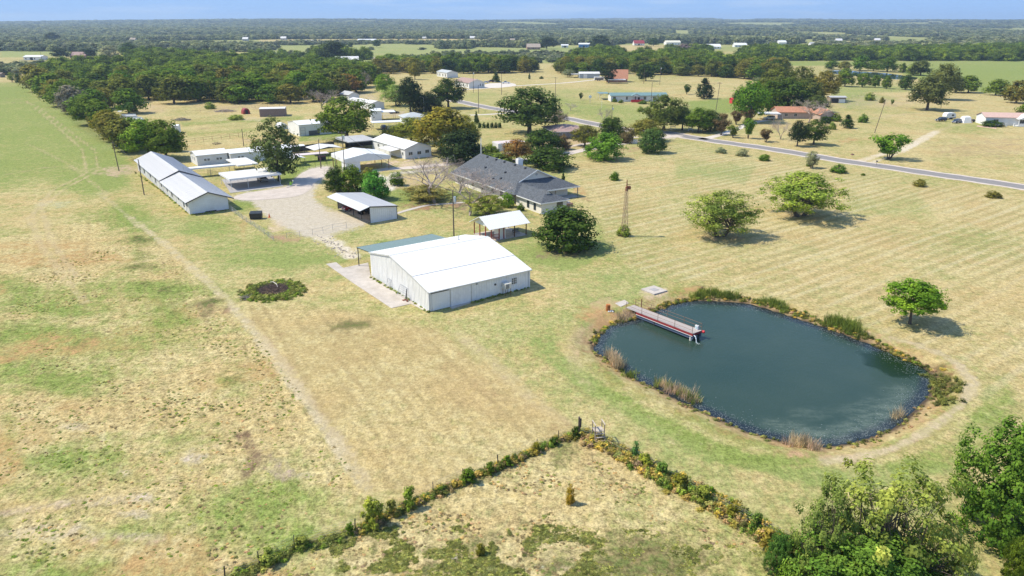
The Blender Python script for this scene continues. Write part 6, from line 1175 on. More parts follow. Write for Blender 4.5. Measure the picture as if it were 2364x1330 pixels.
for i, (u_, v_, du, rf, lb) in enumerate(((648, 93, 12, WROOF, 'tiny white shed at the left end of the far green meadow'), (975, 92, 10, GROOF, 'tiny pale house in the woods above the far long barn'), (1085, 92, 11, WROOF, 'tiny white roof in the woods right of centre left'), (1178, 99, 10, TSHING, 'tiny tan roof left of the far brick house'), (1405, 98, 12, WROOF, 'tiny white barn between the blue shed and the red-roofed barn'), (1930, 99, 14, WROOF, 'tiny white barn right of the far grey-roofed house'), (2020, 98, 12, GROOF, 'tiny grey roof above the long dark belt'), (2200, 92, 12, WROOF, 'tiny white roof in the far right woods'), (560, 95, 12, GROOF, 'tiny grey roof above the back of the dense wood'), (400, 108, 12, WROOF, 'tiny white house in the belt beyond the far left field'), (1660, 94, 12, PSHING, 'tiny pinkish roof above the far white houses'), (300, 97, 12, TSHING, 'tiny tan roof in the belt above the hedge row tip'))):
    FB.append(('distant_house', 'house', lb, (u_, v_), (u_ + du, v_), 9, 4.6, 8.0, mat('dull_white_siding', (.45, .44, .42), .8), {WROOF: GROOF}.get(rf, rf), R(0)))
for nm, ct, lb, A_, B_, W_, ev, rg, wm_, rm_, an in FB:
    t, f_, Lx, W = gable(nm if nm != 'white_van' else 'box_shed', lb, ct, A_, B_, W=W_, eave=ev, ridge=rg, axis='x', wm=wm_, rm=rm_, ang=an, ov=.5)
    if Lx > 9:
        for k_ in range(2, int(Lx) - 2, 5): mb = MB(); mb.box(k_, k_ + 1.4, -.06, -.003, 1.0, 2.3); mb.part('window', GLASS, t)
        mb = MB(); mb.box(Lx * .45, Lx * .45 + 1.2, -.07, -.004, .05, 2.2) if ct == 'house' else mb.box(Lx * .38, Lx * .38 + 3.2, -.07, -.004, .05, 2.9); mb.part('door', DARK, t)
# ---- brush piles
def brush(name, label, px, rx, ry, hgt, n_, m, seed, z0=0, rmax=.05):
    rg = random.Random(seed); x0, y0 = G(*px); mb = MB()
    for i in range(n_):
        a_ = rg.uniform(0, 6.28); r_ = rg.random() ** .6; x = rx * r_ * math.cos(a_); y = ry * r_ * math.sin(a_); z = rg.uniform(0, hgt) * (1 - r_ * .8) + .05; L_ = rg.uniform(.4, 1.5) * (rx / 2.5) ** .5; d = rg.uniform(0, 6.28); e_ = rg.uniform(-.3, .35)
        p = Vector((x, y, z)); q = p + Vector((math.cos(d) * math.cos(e_), math.sin(d) * math.cos(e_), math.sin(e_))) * L_; q.z = max(q.z, .03); mid = (p + q) / 2 + Vector((rg.uniform(-.1, .1), rg.uniform(-.1, .1), rg.uniform(0, .15))); r2 = rg.uniform(.015, rmax)
        mb.tube(p, mid, r2, r2 * .7, n=4, cap=False); mb.tube(mid, q, r2 * .7, r2 * .3, n=4, cap=False)
    o = mb.part(name, m); o.location = (x0, y0, z0); return tag(o, label, 'brush pile')
brush('brush_pile', 'round pile of dark cut branches inside a ring of green weeds', (632, 670), 2.5, 2.3, .7, 620, mat('dark_dead_twigs', (.12, .08, .065), .95, var=.4, scale=2), 1)
brush('fallen_branches', 'small heap of bare grey branches left of the ringed brush pile', (570, 690), 1.0, .8, .45, 90, mat('grey_twigs', (.25, .22, .2), .95, var=.3), 2)
brush('brush_pile', 'grey heap of logs in the upper dry yard', (521, 258), 5, 3, 1.2, 240, PALEBARK, 3, rmax=.12); brush('brush_pile', 'blue-grey twig heap in the middle of the dry yard', (420, 278), 4, 2.5, 1.2, 240, mat('grey_twigs', (.25, .22, .2), .95), 4, rmax=.08)
brush('brush_pile', 'little star-shaped twig heap beyond the pipe fence', (501, 333), 1.6, 1.4, 1.0, 60, BARK, 5, rmax=.07)
mb = MB(); P = [(0, 0, .8), (.5, -.3, .95), (1.2, -1.0, .85), (1.6, -1.7, .6)]
for a_, b_ in zip(P[:-1], P[1:]): mb.tube(a_, b_, .06, .05, n=6)
o_ = mb.part('bleached_branch', mat('bleached_wood', (.62, .56, .48), .9)); o_.location = (*G(626, 662), 0); tag(o_, 'long bleached white branch lying on the round brush pile', 'branch')
# rocks on the washout below the gravel yard
mb = MB(); rg = random.Random(4)
for i in range(90):
    k_ = rg.random(); u = 738 + k_ * 75 + rg.gauss(0, 9); v = 548 + k_ * 45 + rg.gauss(0, 6); 
    x, y = G(u, v); rock(mb, x, y, .0, rg.uniform(.06, .22), i)
tag(mb.part('scattered_rocks', mat('pale_rock', (.44, .37, .30), .9, var=.25, scale=.6)), 'pale rocks scattered down the washout between the gravel yard and barn', 'rocks', None, 'stuff')
# ================================================================== VEGETATION
def quads_mesh(name, cen, nrm, size, m, rng, aspect=1.0, up=None):
    """one leaf or spray per centre: a quad facing nrm"""
    n = len(cen); nrm = nrm / (np.linalg.norm(nrm, axis=1, keepdims=True) + 1e-9)
    a_ = rng.normal(size=(n, 3)) if up is None else up + rng.normal(size=(n, 3)) * .25
    u = np.cross(nrm, a_); u /= np.linalg.norm(u, axis=1, keepdims=True) + 1e-9; v = np.cross(nrm, u)
    s = (size * rng.uniform(.6, 1.35, n))[:, None]; u = u * s; v = v * s * aspect
    k = nrm * s * .25
    V = np.stack([cen - u - v * .6, cen + u * .2 - v + k, cen + u + v * .6, cen - u * .2 + v + k], 1).reshape(-1, 3)
    me = bpy.data.meshes.new(name); me.vertices.add(n * 4); me.vertices.foreach_set('co', V.astype(np.float32).ravel())
    me.loops.add(n * 4); me.loops.foreach_set('vertex_index', np.arange(n * 4, dtype=np.int32)); me.polygons.add(n); me.polygons.foreach_set('loop_start', np.arange(n, dtype=np.int32) * 4)
    me.update(calc_edges=True); me.materials.append(m); return me
def crown(name, seed, n_cl, per, leaf, prof, clr=.17, rough=.3, m=None, droop=0, gaps=0.0, flat=1.0, ratio=1.0):
    """normalised crown: width 1, height 0..1; ratio = height/width of a typical tree, so leaves stay roundish"""
    rng = np.random.default_rng(seed); cen = []; 
    zs = rng.random(n_cl * 6); th = rng.random(n_cl * 6) * 2 * np.pi; lob = rng.uniform(-1, 1, 5)
    C_ = []
    for z, t in zip(zs, th):
        rr_ = prof(z) * .5
        if rng.random() > rr_ * 2 + .12: continue
        wob = 1 + rough * (np.sin(t * 2 + lob[0] * 5 + z * 3) * .35 + np.sin(t * 3 + lob[1] * 6 - z * 5) * .35 + rng.normal() * .35)
        k = rng.random() ** .35
        if rng.random() < .12: k *= rng.uniform(1.0, 1.18)
        r = min(.5, rr_ * wob * k)
        C_.append((r * np.cos(t), r * np.sin(t), z * (1 - clr * .3) + clr * .1))
        if len(C_) >= n_cl: break
    C_ = np.array(C_); n_ = len(C_)
    cs = clr * rng.uniform(.55, 1.25, n_)
    idx = np.repeat(np.arange(n_), per); d = rng.normal(size=(len(idx), 3)); d /= np.linalg.norm(d, axis=1, keepdims=True); rad = rng.random(len(idx)) ** .4
    off = d * rad[:, None] * cs[idx][:, None]; off[:, 2] *= .95 * flat / ratio
    P = C_[idx] * np.array([1, 1, 1]) + off
    if droop: P[:, 2] -= droop * (np.hypot(P[:, 0], P[:, 1]) ** 2) * 2
    P[:, 2] = np.clip(P[:, 2], 0.005, 1.02)
    out = P - np.array([0, 0, .42]); out[:, 2] *= ratio
    nrm = off * np.array([1, 1, ratio]) / (np.linalg.norm(off, axis=1, keepdims=True) + 1e-6) * .75 + out / (np.linalg.norm(out, axis=1, keepdims=True) + 1e-6) * 1.05 + rng.normal(size=P.shape) * .26 + np.array([0, 0, .35])
    me = quads_mesh(name, P * np.array([1, 1, ratio]), nrm, leaf, m or LEAF, rng)
    co = np.empty(len(me.vertices) * 3, np.float32); me.vertices.foreach_get('co', co); co = co.reshape(-1, 3); co[:, 2] /= ratio; me.vertices.foreach_set('co', co.ravel()); me.update()
    return me, C_
def trunk_mesh(name, C_, top=.8, clear=.25, r=.035, lean=0, seed=0, nl=9, m=None, multi=1):
    """trunk and limbs in the unit box of the whole tree (crown from z=clear to 1)"""
    rg = random.Random(seed); mb = MB()
    for k_ in range(multi):
        bx, by = (rg.uniform(-.05, .05), rg.uniform(-.05, .05)) if multi > 1 else (0, 0)
        P = [Vector((bx, by, 0)), Vector((bx * 2 + lean * .4, by * 2, clear * .55)), Vector((bx * 3.2 + lean, by * 3.2, clear * 1.1)), Vector((bx * 4 + lean * 1.2, by * 4, top * .8))]
        R_ = [r * 1.35, r, r * .85, r * .3]
        for i in range(3): mb.tube(P[i], P[i + 1], R_[i], R_[i + 1], n=7, cap=False)
        L_ = [C_[rg.randrange(len(C_))] for _ in range(nl)]
        for c_ in L_:
            q = Vector((c_[0] * .85, c_[1] * .85, clear + c_[2] * (1 - clear) * .9)); a_ = P[1].lerp(P[2], rg.uniform(.4, 1)) if rg.random() < .6 else P[2].lerp(P[3], rg.uniform(0, .6)); mid = a_.lerp(q, .5) + Vector((0, 0, rg.uniform(-.03, .06)))
            mb.tube(a_, mid, r * .42, r * .28, n=5, cap=False); mb.tube(mid, q, r * .28, r * .1, n=4, cap=False)
    return mb.mesh(name, m or BARK)
rnd_ = lambda z: math.sqrt(max(0, 1 - (2 * z - 1) ** 2)) ** .8
dome = lambda z: min(1, (1 - z ** 2.2) ** .6 * (.72 + z * .9) if z < .35 else (1 - z ** 2.6) ** .55)
umb = lambda z: min(1, .45 + 1.5 * z) if z < .4 else (1 - ((z - .4) / .6) ** 2.2) ** .6
cone = lambda z: max(.05, (1 - z) ** .75) * min(1, .55 + z * 3)
vase = lambda z: min(1, .3 + z * 1.0) * (1 - max(0, z - .75) * 2.4)
bushp = lambda z: (1 - z ** 2.4) ** .55 * min(1, .8 + z)
KINDS = {}
def mk(k, variants, clear, ratio=1.0, r=.035, **kw):
    out = []
    for v in range(variants):
        args = dict(kw); tk = args.pop('tk', {}); me_, C_ = crown('crown_' + k, 100 + v * 7 + len(KINDS) * 31, ratio=ratio, **args)
        tm = trunk_mesh('trunk_' + k, C_, clear=clear, r=r, seed=v, **tk) if clear is not None else None; out.append((me_, tm))
    KINDS[k] = (out, clear or 0)
mk('oak', 3, .22, n_cl=120, per=46, leaf=.022, prof=dome, clr=.15)
mk('dense', 3, .06, n_cl=130, per=46, leaf=.022, prof=bushp, clr=.15, rough=.22)
mk('wood', 4, .12, n_cl=60, per=34, leaf=.036, prof=dome, clr=.19, rough=.25)
mk('airy', 2, .20, n_cl=170, per=60, leaf=.0125, prof=dome, clr=.10, rough=.5, tk=dict(nl=26, multi=2), r=.022)
mk('tall', 2, .10, ratio=1.5, n_cl=110, per=40, leaf=.024, prof=lambda z: (.5 + z * 1.2 if z < .4 else (1 - ((z - .4) / .6) ** 1.6) * 1.0 + .06), clr=.15, rough=.4)
mk('cone', 2, .05, ratio=1.3, n_cl=90, per=34, leaf=.03, prof=cone, clr=.14, rough=.15)
mk('bush', 3, .0, n_cl=60, per=34, leaf=.036, prof=bushp, clr=.2, rough=.3, tk=dict(nl=3), r=.02)
mk('hedge', 1, .0, n_cl=90, per=40, leaf=.026, prof=bushp, clr=.16, rough=.3, tk=dict(nl=3), r=.02)
mk('vase', 2, .24, n_cl=60, per=34, leaf=.034, prof=lambda z: max(.1, vase(z)), clr=.17, rough=.3, tk=dict(multi=4, nl=5), r=.016)
mk('lone', 1, .34, n_cl=150, per=60, leaf=.019, prof=dome, clr=.13, rough=.4, tk=dict(nl=18, lean=.03), r=.022)
mk('strag', 3, .0, n_cl=34, per=36, leaf=.036, prof=lambda z: max(.25, .9 - z * .7), clr=.13, rough=.9, tk=dict(nl=8), r=.012)
mk('big', 1, .0, n_cl=420, per=70, leaf=.0105, prof=bushp, clr=.07, rough=.55, tk=dict(nl=20), r=.02)
mk('scrub', 2, .06, n_cl=135, per=70, leaf=.0115, prof=lambda z: (1 - z ** 3) ** .5, clr=.07, rough=.7, tk=dict(nl=60, multi=4), r=.012)
def bare_mesh(seed, m, levels=5, spread=.5):
    rg = random.Random(seed); mb = MB()
    def rec(p, d, L_, r, lv):
        q = p + d * L_; mb.tube(p, q, r, r * .74, n=5 if lv > 3 else 3, cap=False)
        if lv == 0: return
        for i in range(rg.choice((2, 3, 3)) if lv > 1 else 4):
            nd = (d + Vector((rg.gauss(0, spread), rg.gauss(0, spread), rg.gauss(.04, spread * .5)))).normalized(); rec(q if i else p.lerp(q, .8), nd, L_ * rg.uniform(.64, .86), r * .62, lv - 1)
    [rec(Vector((0, 0, 0)), Vector((rg.gauss(0, .22), rg.gauss(0, .22), 1)).normalized(), .16, .0105, levels) for _ in range(2)]; M_ = sorted(abs(c) for v in mb.v for c in v[:2])[int(len(mb.v) * 2 * .93)] * 2; Hh = sorted(v[2] for v in mb.v)[int(len(mb.v) * .985)]; mb.v = [(a_ / M_, b_ / M_, max(c_, 0) / Hh) for a_, b_, c_ in mb.v]
    return mb.mesh('bare_branches', m)
BARE_ = [bare_mesh(3, PALEBARK, 7, .46), bare_mesh(9, PALEBARK, 7, .5)]
COLS = dict(dark=(.060, .105, .016), mid=(.122, .190, .019), green=(.125, .23, .020), bright=(.15, .28, .022), yel=(.22, .215, .025), light=(.23, .30, .05), olive=(.20, .19, .032), orange=(.27, .165, .04), grey=(.24, .22, .15), deep=(.042, .066, .020), brown=(.16, .12, .05), blue=(.10, .14, .08), pale=(.27, .30, .15), mauve=(.23, .18, .16))
tree_n = 0
def tree_at(x, y, h, w_, kind, col, label, group=None, name=None, cat=None, rz=None, sy=1.0, zoff=0):
    global tree_n; tree_n += 1; rg = random.Random(tree_n * 13)
    rz = rg.uniform(0, 6.28) if rz is None else rz
    nm = name or {'bush': 'shrub', 'hedge': 'hedge', 'bare': 'bare_tree', 'cone': 'cedar_tree', 'vase': 'small_tree'}.get(kind, 'tree'); ct = cat or {'bush': 'shrub', 'hedge': 'hedge'}.get(kind, 'tree')
    t = thing(nm, label, ct, (x, y, zoff), rz, group)
    if kind == 'bare':
        o = bpy.data.objects.new('branches', BARE_[tree_n % 2]); COL.objects.link(o); o.parent = t; o.scale = (w_, w_ * sy, h); return t
    vs_, clear = KINDS[kind]; me_, tm = vs_[rg.randrange(len(vs_))]
    o = bpy.data.objects.new('crown', me_); COL.objects.link(o); o.parent = t; o.location = (0, 0, h * clear); o.scale = (w_, w_ * sy, h * (1 - clear) / 1.0)
    j = rg.uniform(.88, 1.14); c_ = COLS[col] if isinstance(col, str) else (col[0] * 1.9, col[1] * 1.75, col[2] * 1.35); o.color = (c_[0] * j * rg.uniform(.93, 1.1), c_[1] * j, c_[2] * j, 1)
    if tm and kind not in ('big', 'hedge'): o2 = bpy.data.objects.new('trunk', tm); COL.objects.link(o2); o2.parent = t; o2.scale = (w_, w_ * sy, h)
    return t
def T(u, vb, vt, wpx, kind, col, label, group=None, **k):
    x, y = G(u, vb); h = zt(x, y, vt); w_ = 1.03 * wpx * depth(x, y) / FP
    # the crown's back edge shows above its centre line: take that off the height
    h = max(h * .6, h - w_ * .05) * 1.09; return tree_at(x, y, h, w_, kind, col, label, group, **k)
# --- lawn and foreground
T(2100, 748, 650, 126, 'lone', 'bright', 'lone bright green tree with open trunk on the lawn right of the pond')
T(1306, 572, 478, 146, 'dense', 'dark', 'large dense dark bush between the pavilion and the rusty windmill tower')
T(1662, 545, 442, 168, 'airy', (.165, .215, .05), 'airy light green spreading tree, left of two on the mown lawn')
T(1850, 499, 398, 184, 'airy', (.13, .19, .035), 'airy green spreading tree, right of two on the mown lawn')
T(2050, 368, 310, 74, 'vase', 'bright', 'multi-stemmed round green tree beside the dirt drive')
T(1418, 416, 397, 22, 'bush', 'green', 'small round shrub alone on the lawn above the windmill tower')
T(1440, 545, 520, 28, 'bush', 'light', 'light green shrub at the foot of the windmill tower')
T(2335, 1230, 985, 255, 'big', (.060, .115, .018), 'big dense glossy green tree at the lower right edge')
T(2350, 1345, 1245, 80, 'big', 'mid', 'dark small tree in the bottom-right corner')
T(2030, 1375, 1085, 290, 'scrub', (.135, .18, .045), 'tall loose yellowish-green tree with see-through crown at the bottom right')
T(1890, 1360, 1125, 150, 'scrub', (.12, .165, .045), 'ragged olive tree forming the left part of the bottom-right thicket')
T(1990, 1410, 1240, 320, 'big', (.068, .125, .022), 'low dark green thicket tree in front of the loose yellowish tree')
T(2150, 1345, 1215, 140, 'scrub', (.10, .12, .035), 'scrubby yellowish tree right of the bottom thicket')
T(1800, 1320, 1235, 70, 'big', (.05, .11, .025), 'green bush where the overgrown fence meets the thicket'); T(1825, 1345, 1300, 60, 'bush', 'green', 'low green bush below the fence end at the bottom edge')
T(1317, 1163, 1122, 20, 'bush', (.24, .20, .03), 'thin yellow-green sapling in the dry lower pasture', name='sapling', cat='sapling'); T(1110, 1279, 1256, 20, 'bush', 'yel', 'tiny yellow-green shrub in the dark weeds of the lower pasture', name='sapling', cat='sapling')
# --- yard
T(776, 441, 386, 50, 'dense', 'dark', 'dark shrub left of three beside the curved drive'); T(814, 441, 383, 64, 'dense', 'mid', 'yellow-flecked green shrub in the middle of three beside the curved drive')
T(868, 460, 396, 62, 'dense', (.06, .17, .03), 'vivid green round tree behind the tractor shed'); T(852, 412, 388, 34, 'bush', 'yel', 'small yellowish shrub below the white gabled carport'); T(918, 428, 398, 32, 'bush', 'mid', 'small green shrub at the left foot of the leafless tree')
T(645, 418, 272, 96, 'tall', (.065, .10, .035), 'tall feathery cypress-like tree between the workshop and drive', name='cypress_tree')
T(801, 322, 226, 124, 'oak', 'mid', 'big round dark green tree behind the wide grey canopy')
T(1020, 352, 252, 130, 'oak', 'yel', 'large yellow-green tree right of the white building'); T(950, 330, 272, 80, 'oak', (.13, .15, .025), 'yellow-green tree behind the white building roof'); T(1075, 345, 270, 60, 'oak', (.13, .15, .025), 'yellow-green tree at the right of the large yellow one'); T(905, 318, 290, 50, 'bush', 'yel', 'low yellowish shrub under the long white canopy')
T(1064, 375, 300, 106, 'dense', 'deep', 'dense very dark tree behind the ranch house roof end'); T(1134, 358, 333, 36, 'bush', 'mid', 'small green shrub right of the very dark tree'); T(1150, 372, 352, 70, 'bush', 'light', 'light green low shrubs behind the ranch roof ridge')
T(1193, 374, 322, 66, 'oak', 'orange', 'small tree with orange-brown autumn crown'); T(1252, 352, 298, 86, 'dense', 'dark', 'dark round tree beside the pinkish-roofed house'); T(1300, 345, 312, 34, 'bush', 'brown', 'brownish small shrub right of the dark round tree'); T(1268, 388, 340, 108, 'hedge', 'dark', 'broad dark clipped hedge above the ranch house')
T(1350, 338, 290, 62, 'oak', 'olive', 'olive-yellow tree right of the pinkish-roofed house'); T(1395, 368, 306, 86, 'dense', (.07, .15, .02), 'bright green low-crowned tree beside the driveway'); T(1412, 322, 270, 66, 'dense', 'dark', 'dark green tree behind the bright low-crowned tree'); T(1450, 330, 296, 36, 'bush', 'brown', 'dark brownish shrub by the white picket panel')
T(1492, 325, 276, 78, 'oak', 'olive', 'olive-green tree left of the road junction'); T(1506, 353, 298, 62, 'dense', (.05, .10, .03), 'dark green round tree beside the road junction')
T(1222, 308, 202, 136, 'oak', (.048, .078, .02), 'largest round dark tree beside the grey lane'); T(1286, 290, 252, 50, 'airy', 'grey', 'greyish thin-leaved tree over the silver pickup')
for i, u in enumerate((1107, 1117, 1126, 1136, 1145, 1154)): T(u, 296, 283, 8, 'bush', 'dark', 'small clipped dark shrub in the row of six by the lane', 'row of six small clipped shrubs')
T(1100, 287, 258, 14, 'cone', 'dark', 'narrow upright dark conifer beside the row of six shrubs')
T(1000, 420, 330, 10, 'bush', 'mid', 'tiny green bush behind the leafless tree') if False else None
T(1003, 468, 366, 160, 'bare', None, 'wide pale leafless tree in the yard left of the ranch house'); T(985, 462, 425, 110, 'airy', (.15, .15, .05), 'low thin yellowish foliage around the wide leafless tree', name='shrub', cat='shrub'); T(1085, 498, 398, 125, 'bare', None, 'second pale leafless tree closer to the ranch house wing'); T(1125, 495, 448, 95, 'airy', (.18, .24, .05), 'sparse light green vine tree against the ranch house wall'); T(1060, 445, 385, 100, 'bare', None, 'pale leafless tree behind, against the left end of the ranch roof')
T(1170, 478, 446, 30, 'bush', 'bright', 'bright green vine shrub at the corner of the ranch house wing'); T(1202, 487, 470, 16, 'bush', 'mid', 'little green shrub at the foot of the wing wall'); T(980, 392, 372, 60, 'bush', 'olive', 'olive shrub between the white building and the leafless tree') if False else None
T(1300, 425, 400, 12, 'cone', 'dark', 'small dark conifer beyond the porch roof')
# --- left hedge trees
HED = [(385, 368, 285, 70, 'oak', 'mid'), (345, 366, 282, 78, 'oak', 'green'), (290, 352, 284, 64, 'wood', 'olive'), (255, 318, 262, 52, 'oak', 'yel'), (232, 292, 256, 40, 'wood', 'olive'), (208, 288, 232, 58, 'oak', 'mid'), (195, 268, 224, 56, 'wood', 'mid'), (170, 262, 205, 50, 'wood', 'grey'), (150, 245, 196, 56, 'wood', 'mid'), (135, 232, 190, 48, 'wood', 'olive'), (118, 222, 175, 60, 'wood', 'mid'), (100, 212, 165, 50, 'wood', 'olive'), (85, 202, 155, 46, 'wood', 'olive'), (270, 290, 210, 0, '', ''), (298, 262, 212, 54, 'wood', 'mid'), (244, 250, 210, 44, 'wood', 'olive')]
LB = ['dark-sided tree over the far end of the long building', 'bright green tree hiding the corner of the field hedge row', 'olive tree third from the near end of the hedge row', 'yellowish tree in the hedge row by the pontoon boats', 'small olive tree beside the pontoon boats', 'round green tree in the middle of the hedge row', 'tree above the middle round one in the hedge row', 'greyish thin tree in the hedge row', 'tree left of the greyish one in the hedge row', 'olive tree further left in the hedge row', 'tall tree near the far end of the hedge row', 'second tree from the far tip of the hedge row', 'olive tree at the far tip of the hedge row', '', 'tree standing behind the pontoon boats', 'olive tree inside the hedge bend above the boats']
for h_, l_ in zip(HED, LB):
    if h_[3]: T(h_[0], h_[1], h_[2] - 5, h_[3] * 1.28, h_[4], h_[5], l_, 'hedge row along the green field')
T(238, 300, 240, 62, 'wood', 'mid', 'green tree left of the pontoon boats in the hedge row', 'hedge row along the green field'); T(264, 326, 264, 62, 'wood', 'olive', 'olive tree below the pontoon boats in the hedge row', 'hedge row along the green field'); T(306, 348, 276, 70, 'wood', 'mid', 'tree between the olive ones near the long building', 'hedge row along the green field'); T(160, 235, 186, 60, 'wood', 'mid', 'inner tree behind the far part of the hedge row', 'hedge row along the green field'); T(215, 256, 208, 60, 'wood', 'green', 'fresh green inner tree behind the hedge row', 'hedge row along the green field'); T(395, 350, 300, 40, 'dense', 'dark', 'dark shadowed tree just behind the long building roof'); T(306, 258, 243, 22, 'bush', 'dark', 'dark small bush behind the pontoon boats')
for u, vb, vt, wp, l_ in ((545, 276, 264, 34, 'low green weed clump in the upper dry yard'), (485, 251, 236, 24, 'small tree in front of the wood, left of the red shelter'), (592, 336, 322, 20, 'yellow weed clump left of the feathery cypress')): T(u, vb, vt, wp, 'bush', 'light' if wp != 20 else 'yel', l_)
T(742, 250, 208, 74, 'bare', None, 'pale purple leafless tree between the wood and the big round tree'); T(842, 210, 168, 26, 'bare', None, 'slender mauve leafless tree at the right end of the wood')
T(790, 215, 170, 100, 'oak', 'orange', 'rust-orange tree at the right end of the wood'); T(740, 215, 172, 60, 'oak', (.12, .085, .03), 'brown-orange tree left of the rust-orange one')
T(890, 222, 172, 48, 'oak', 'bright', 'bright green tree above the mobile home'); T(915, 245, 195, 70, 'airy', (.14, .2, .06), 'pale green airy tree above the open pole shed'); T(948, 262, 183, 60, 'oak', 'deep', 'very dark tree with clear trunk beside the yard lamp'); T(985, 258, 212, 80, 'dense', 'deep', 'very dark low tree behind the yard lamp'); T(1035, 250, 182, 72, 'oak', 'dark', 'dark spreading tree left of the grey lane'); T(1010, 300, 262, 50, 'oak', (.11, .13, .03), 'yellow-green tree right of the pale grey house')
T(958, 184, 147, 26, 'oak', 'yel', 'lone small yellow tree in the tan field')
T(1145, 190, 168, 22, 'cone', 'dark', 'dark round bush behind the parked cars')
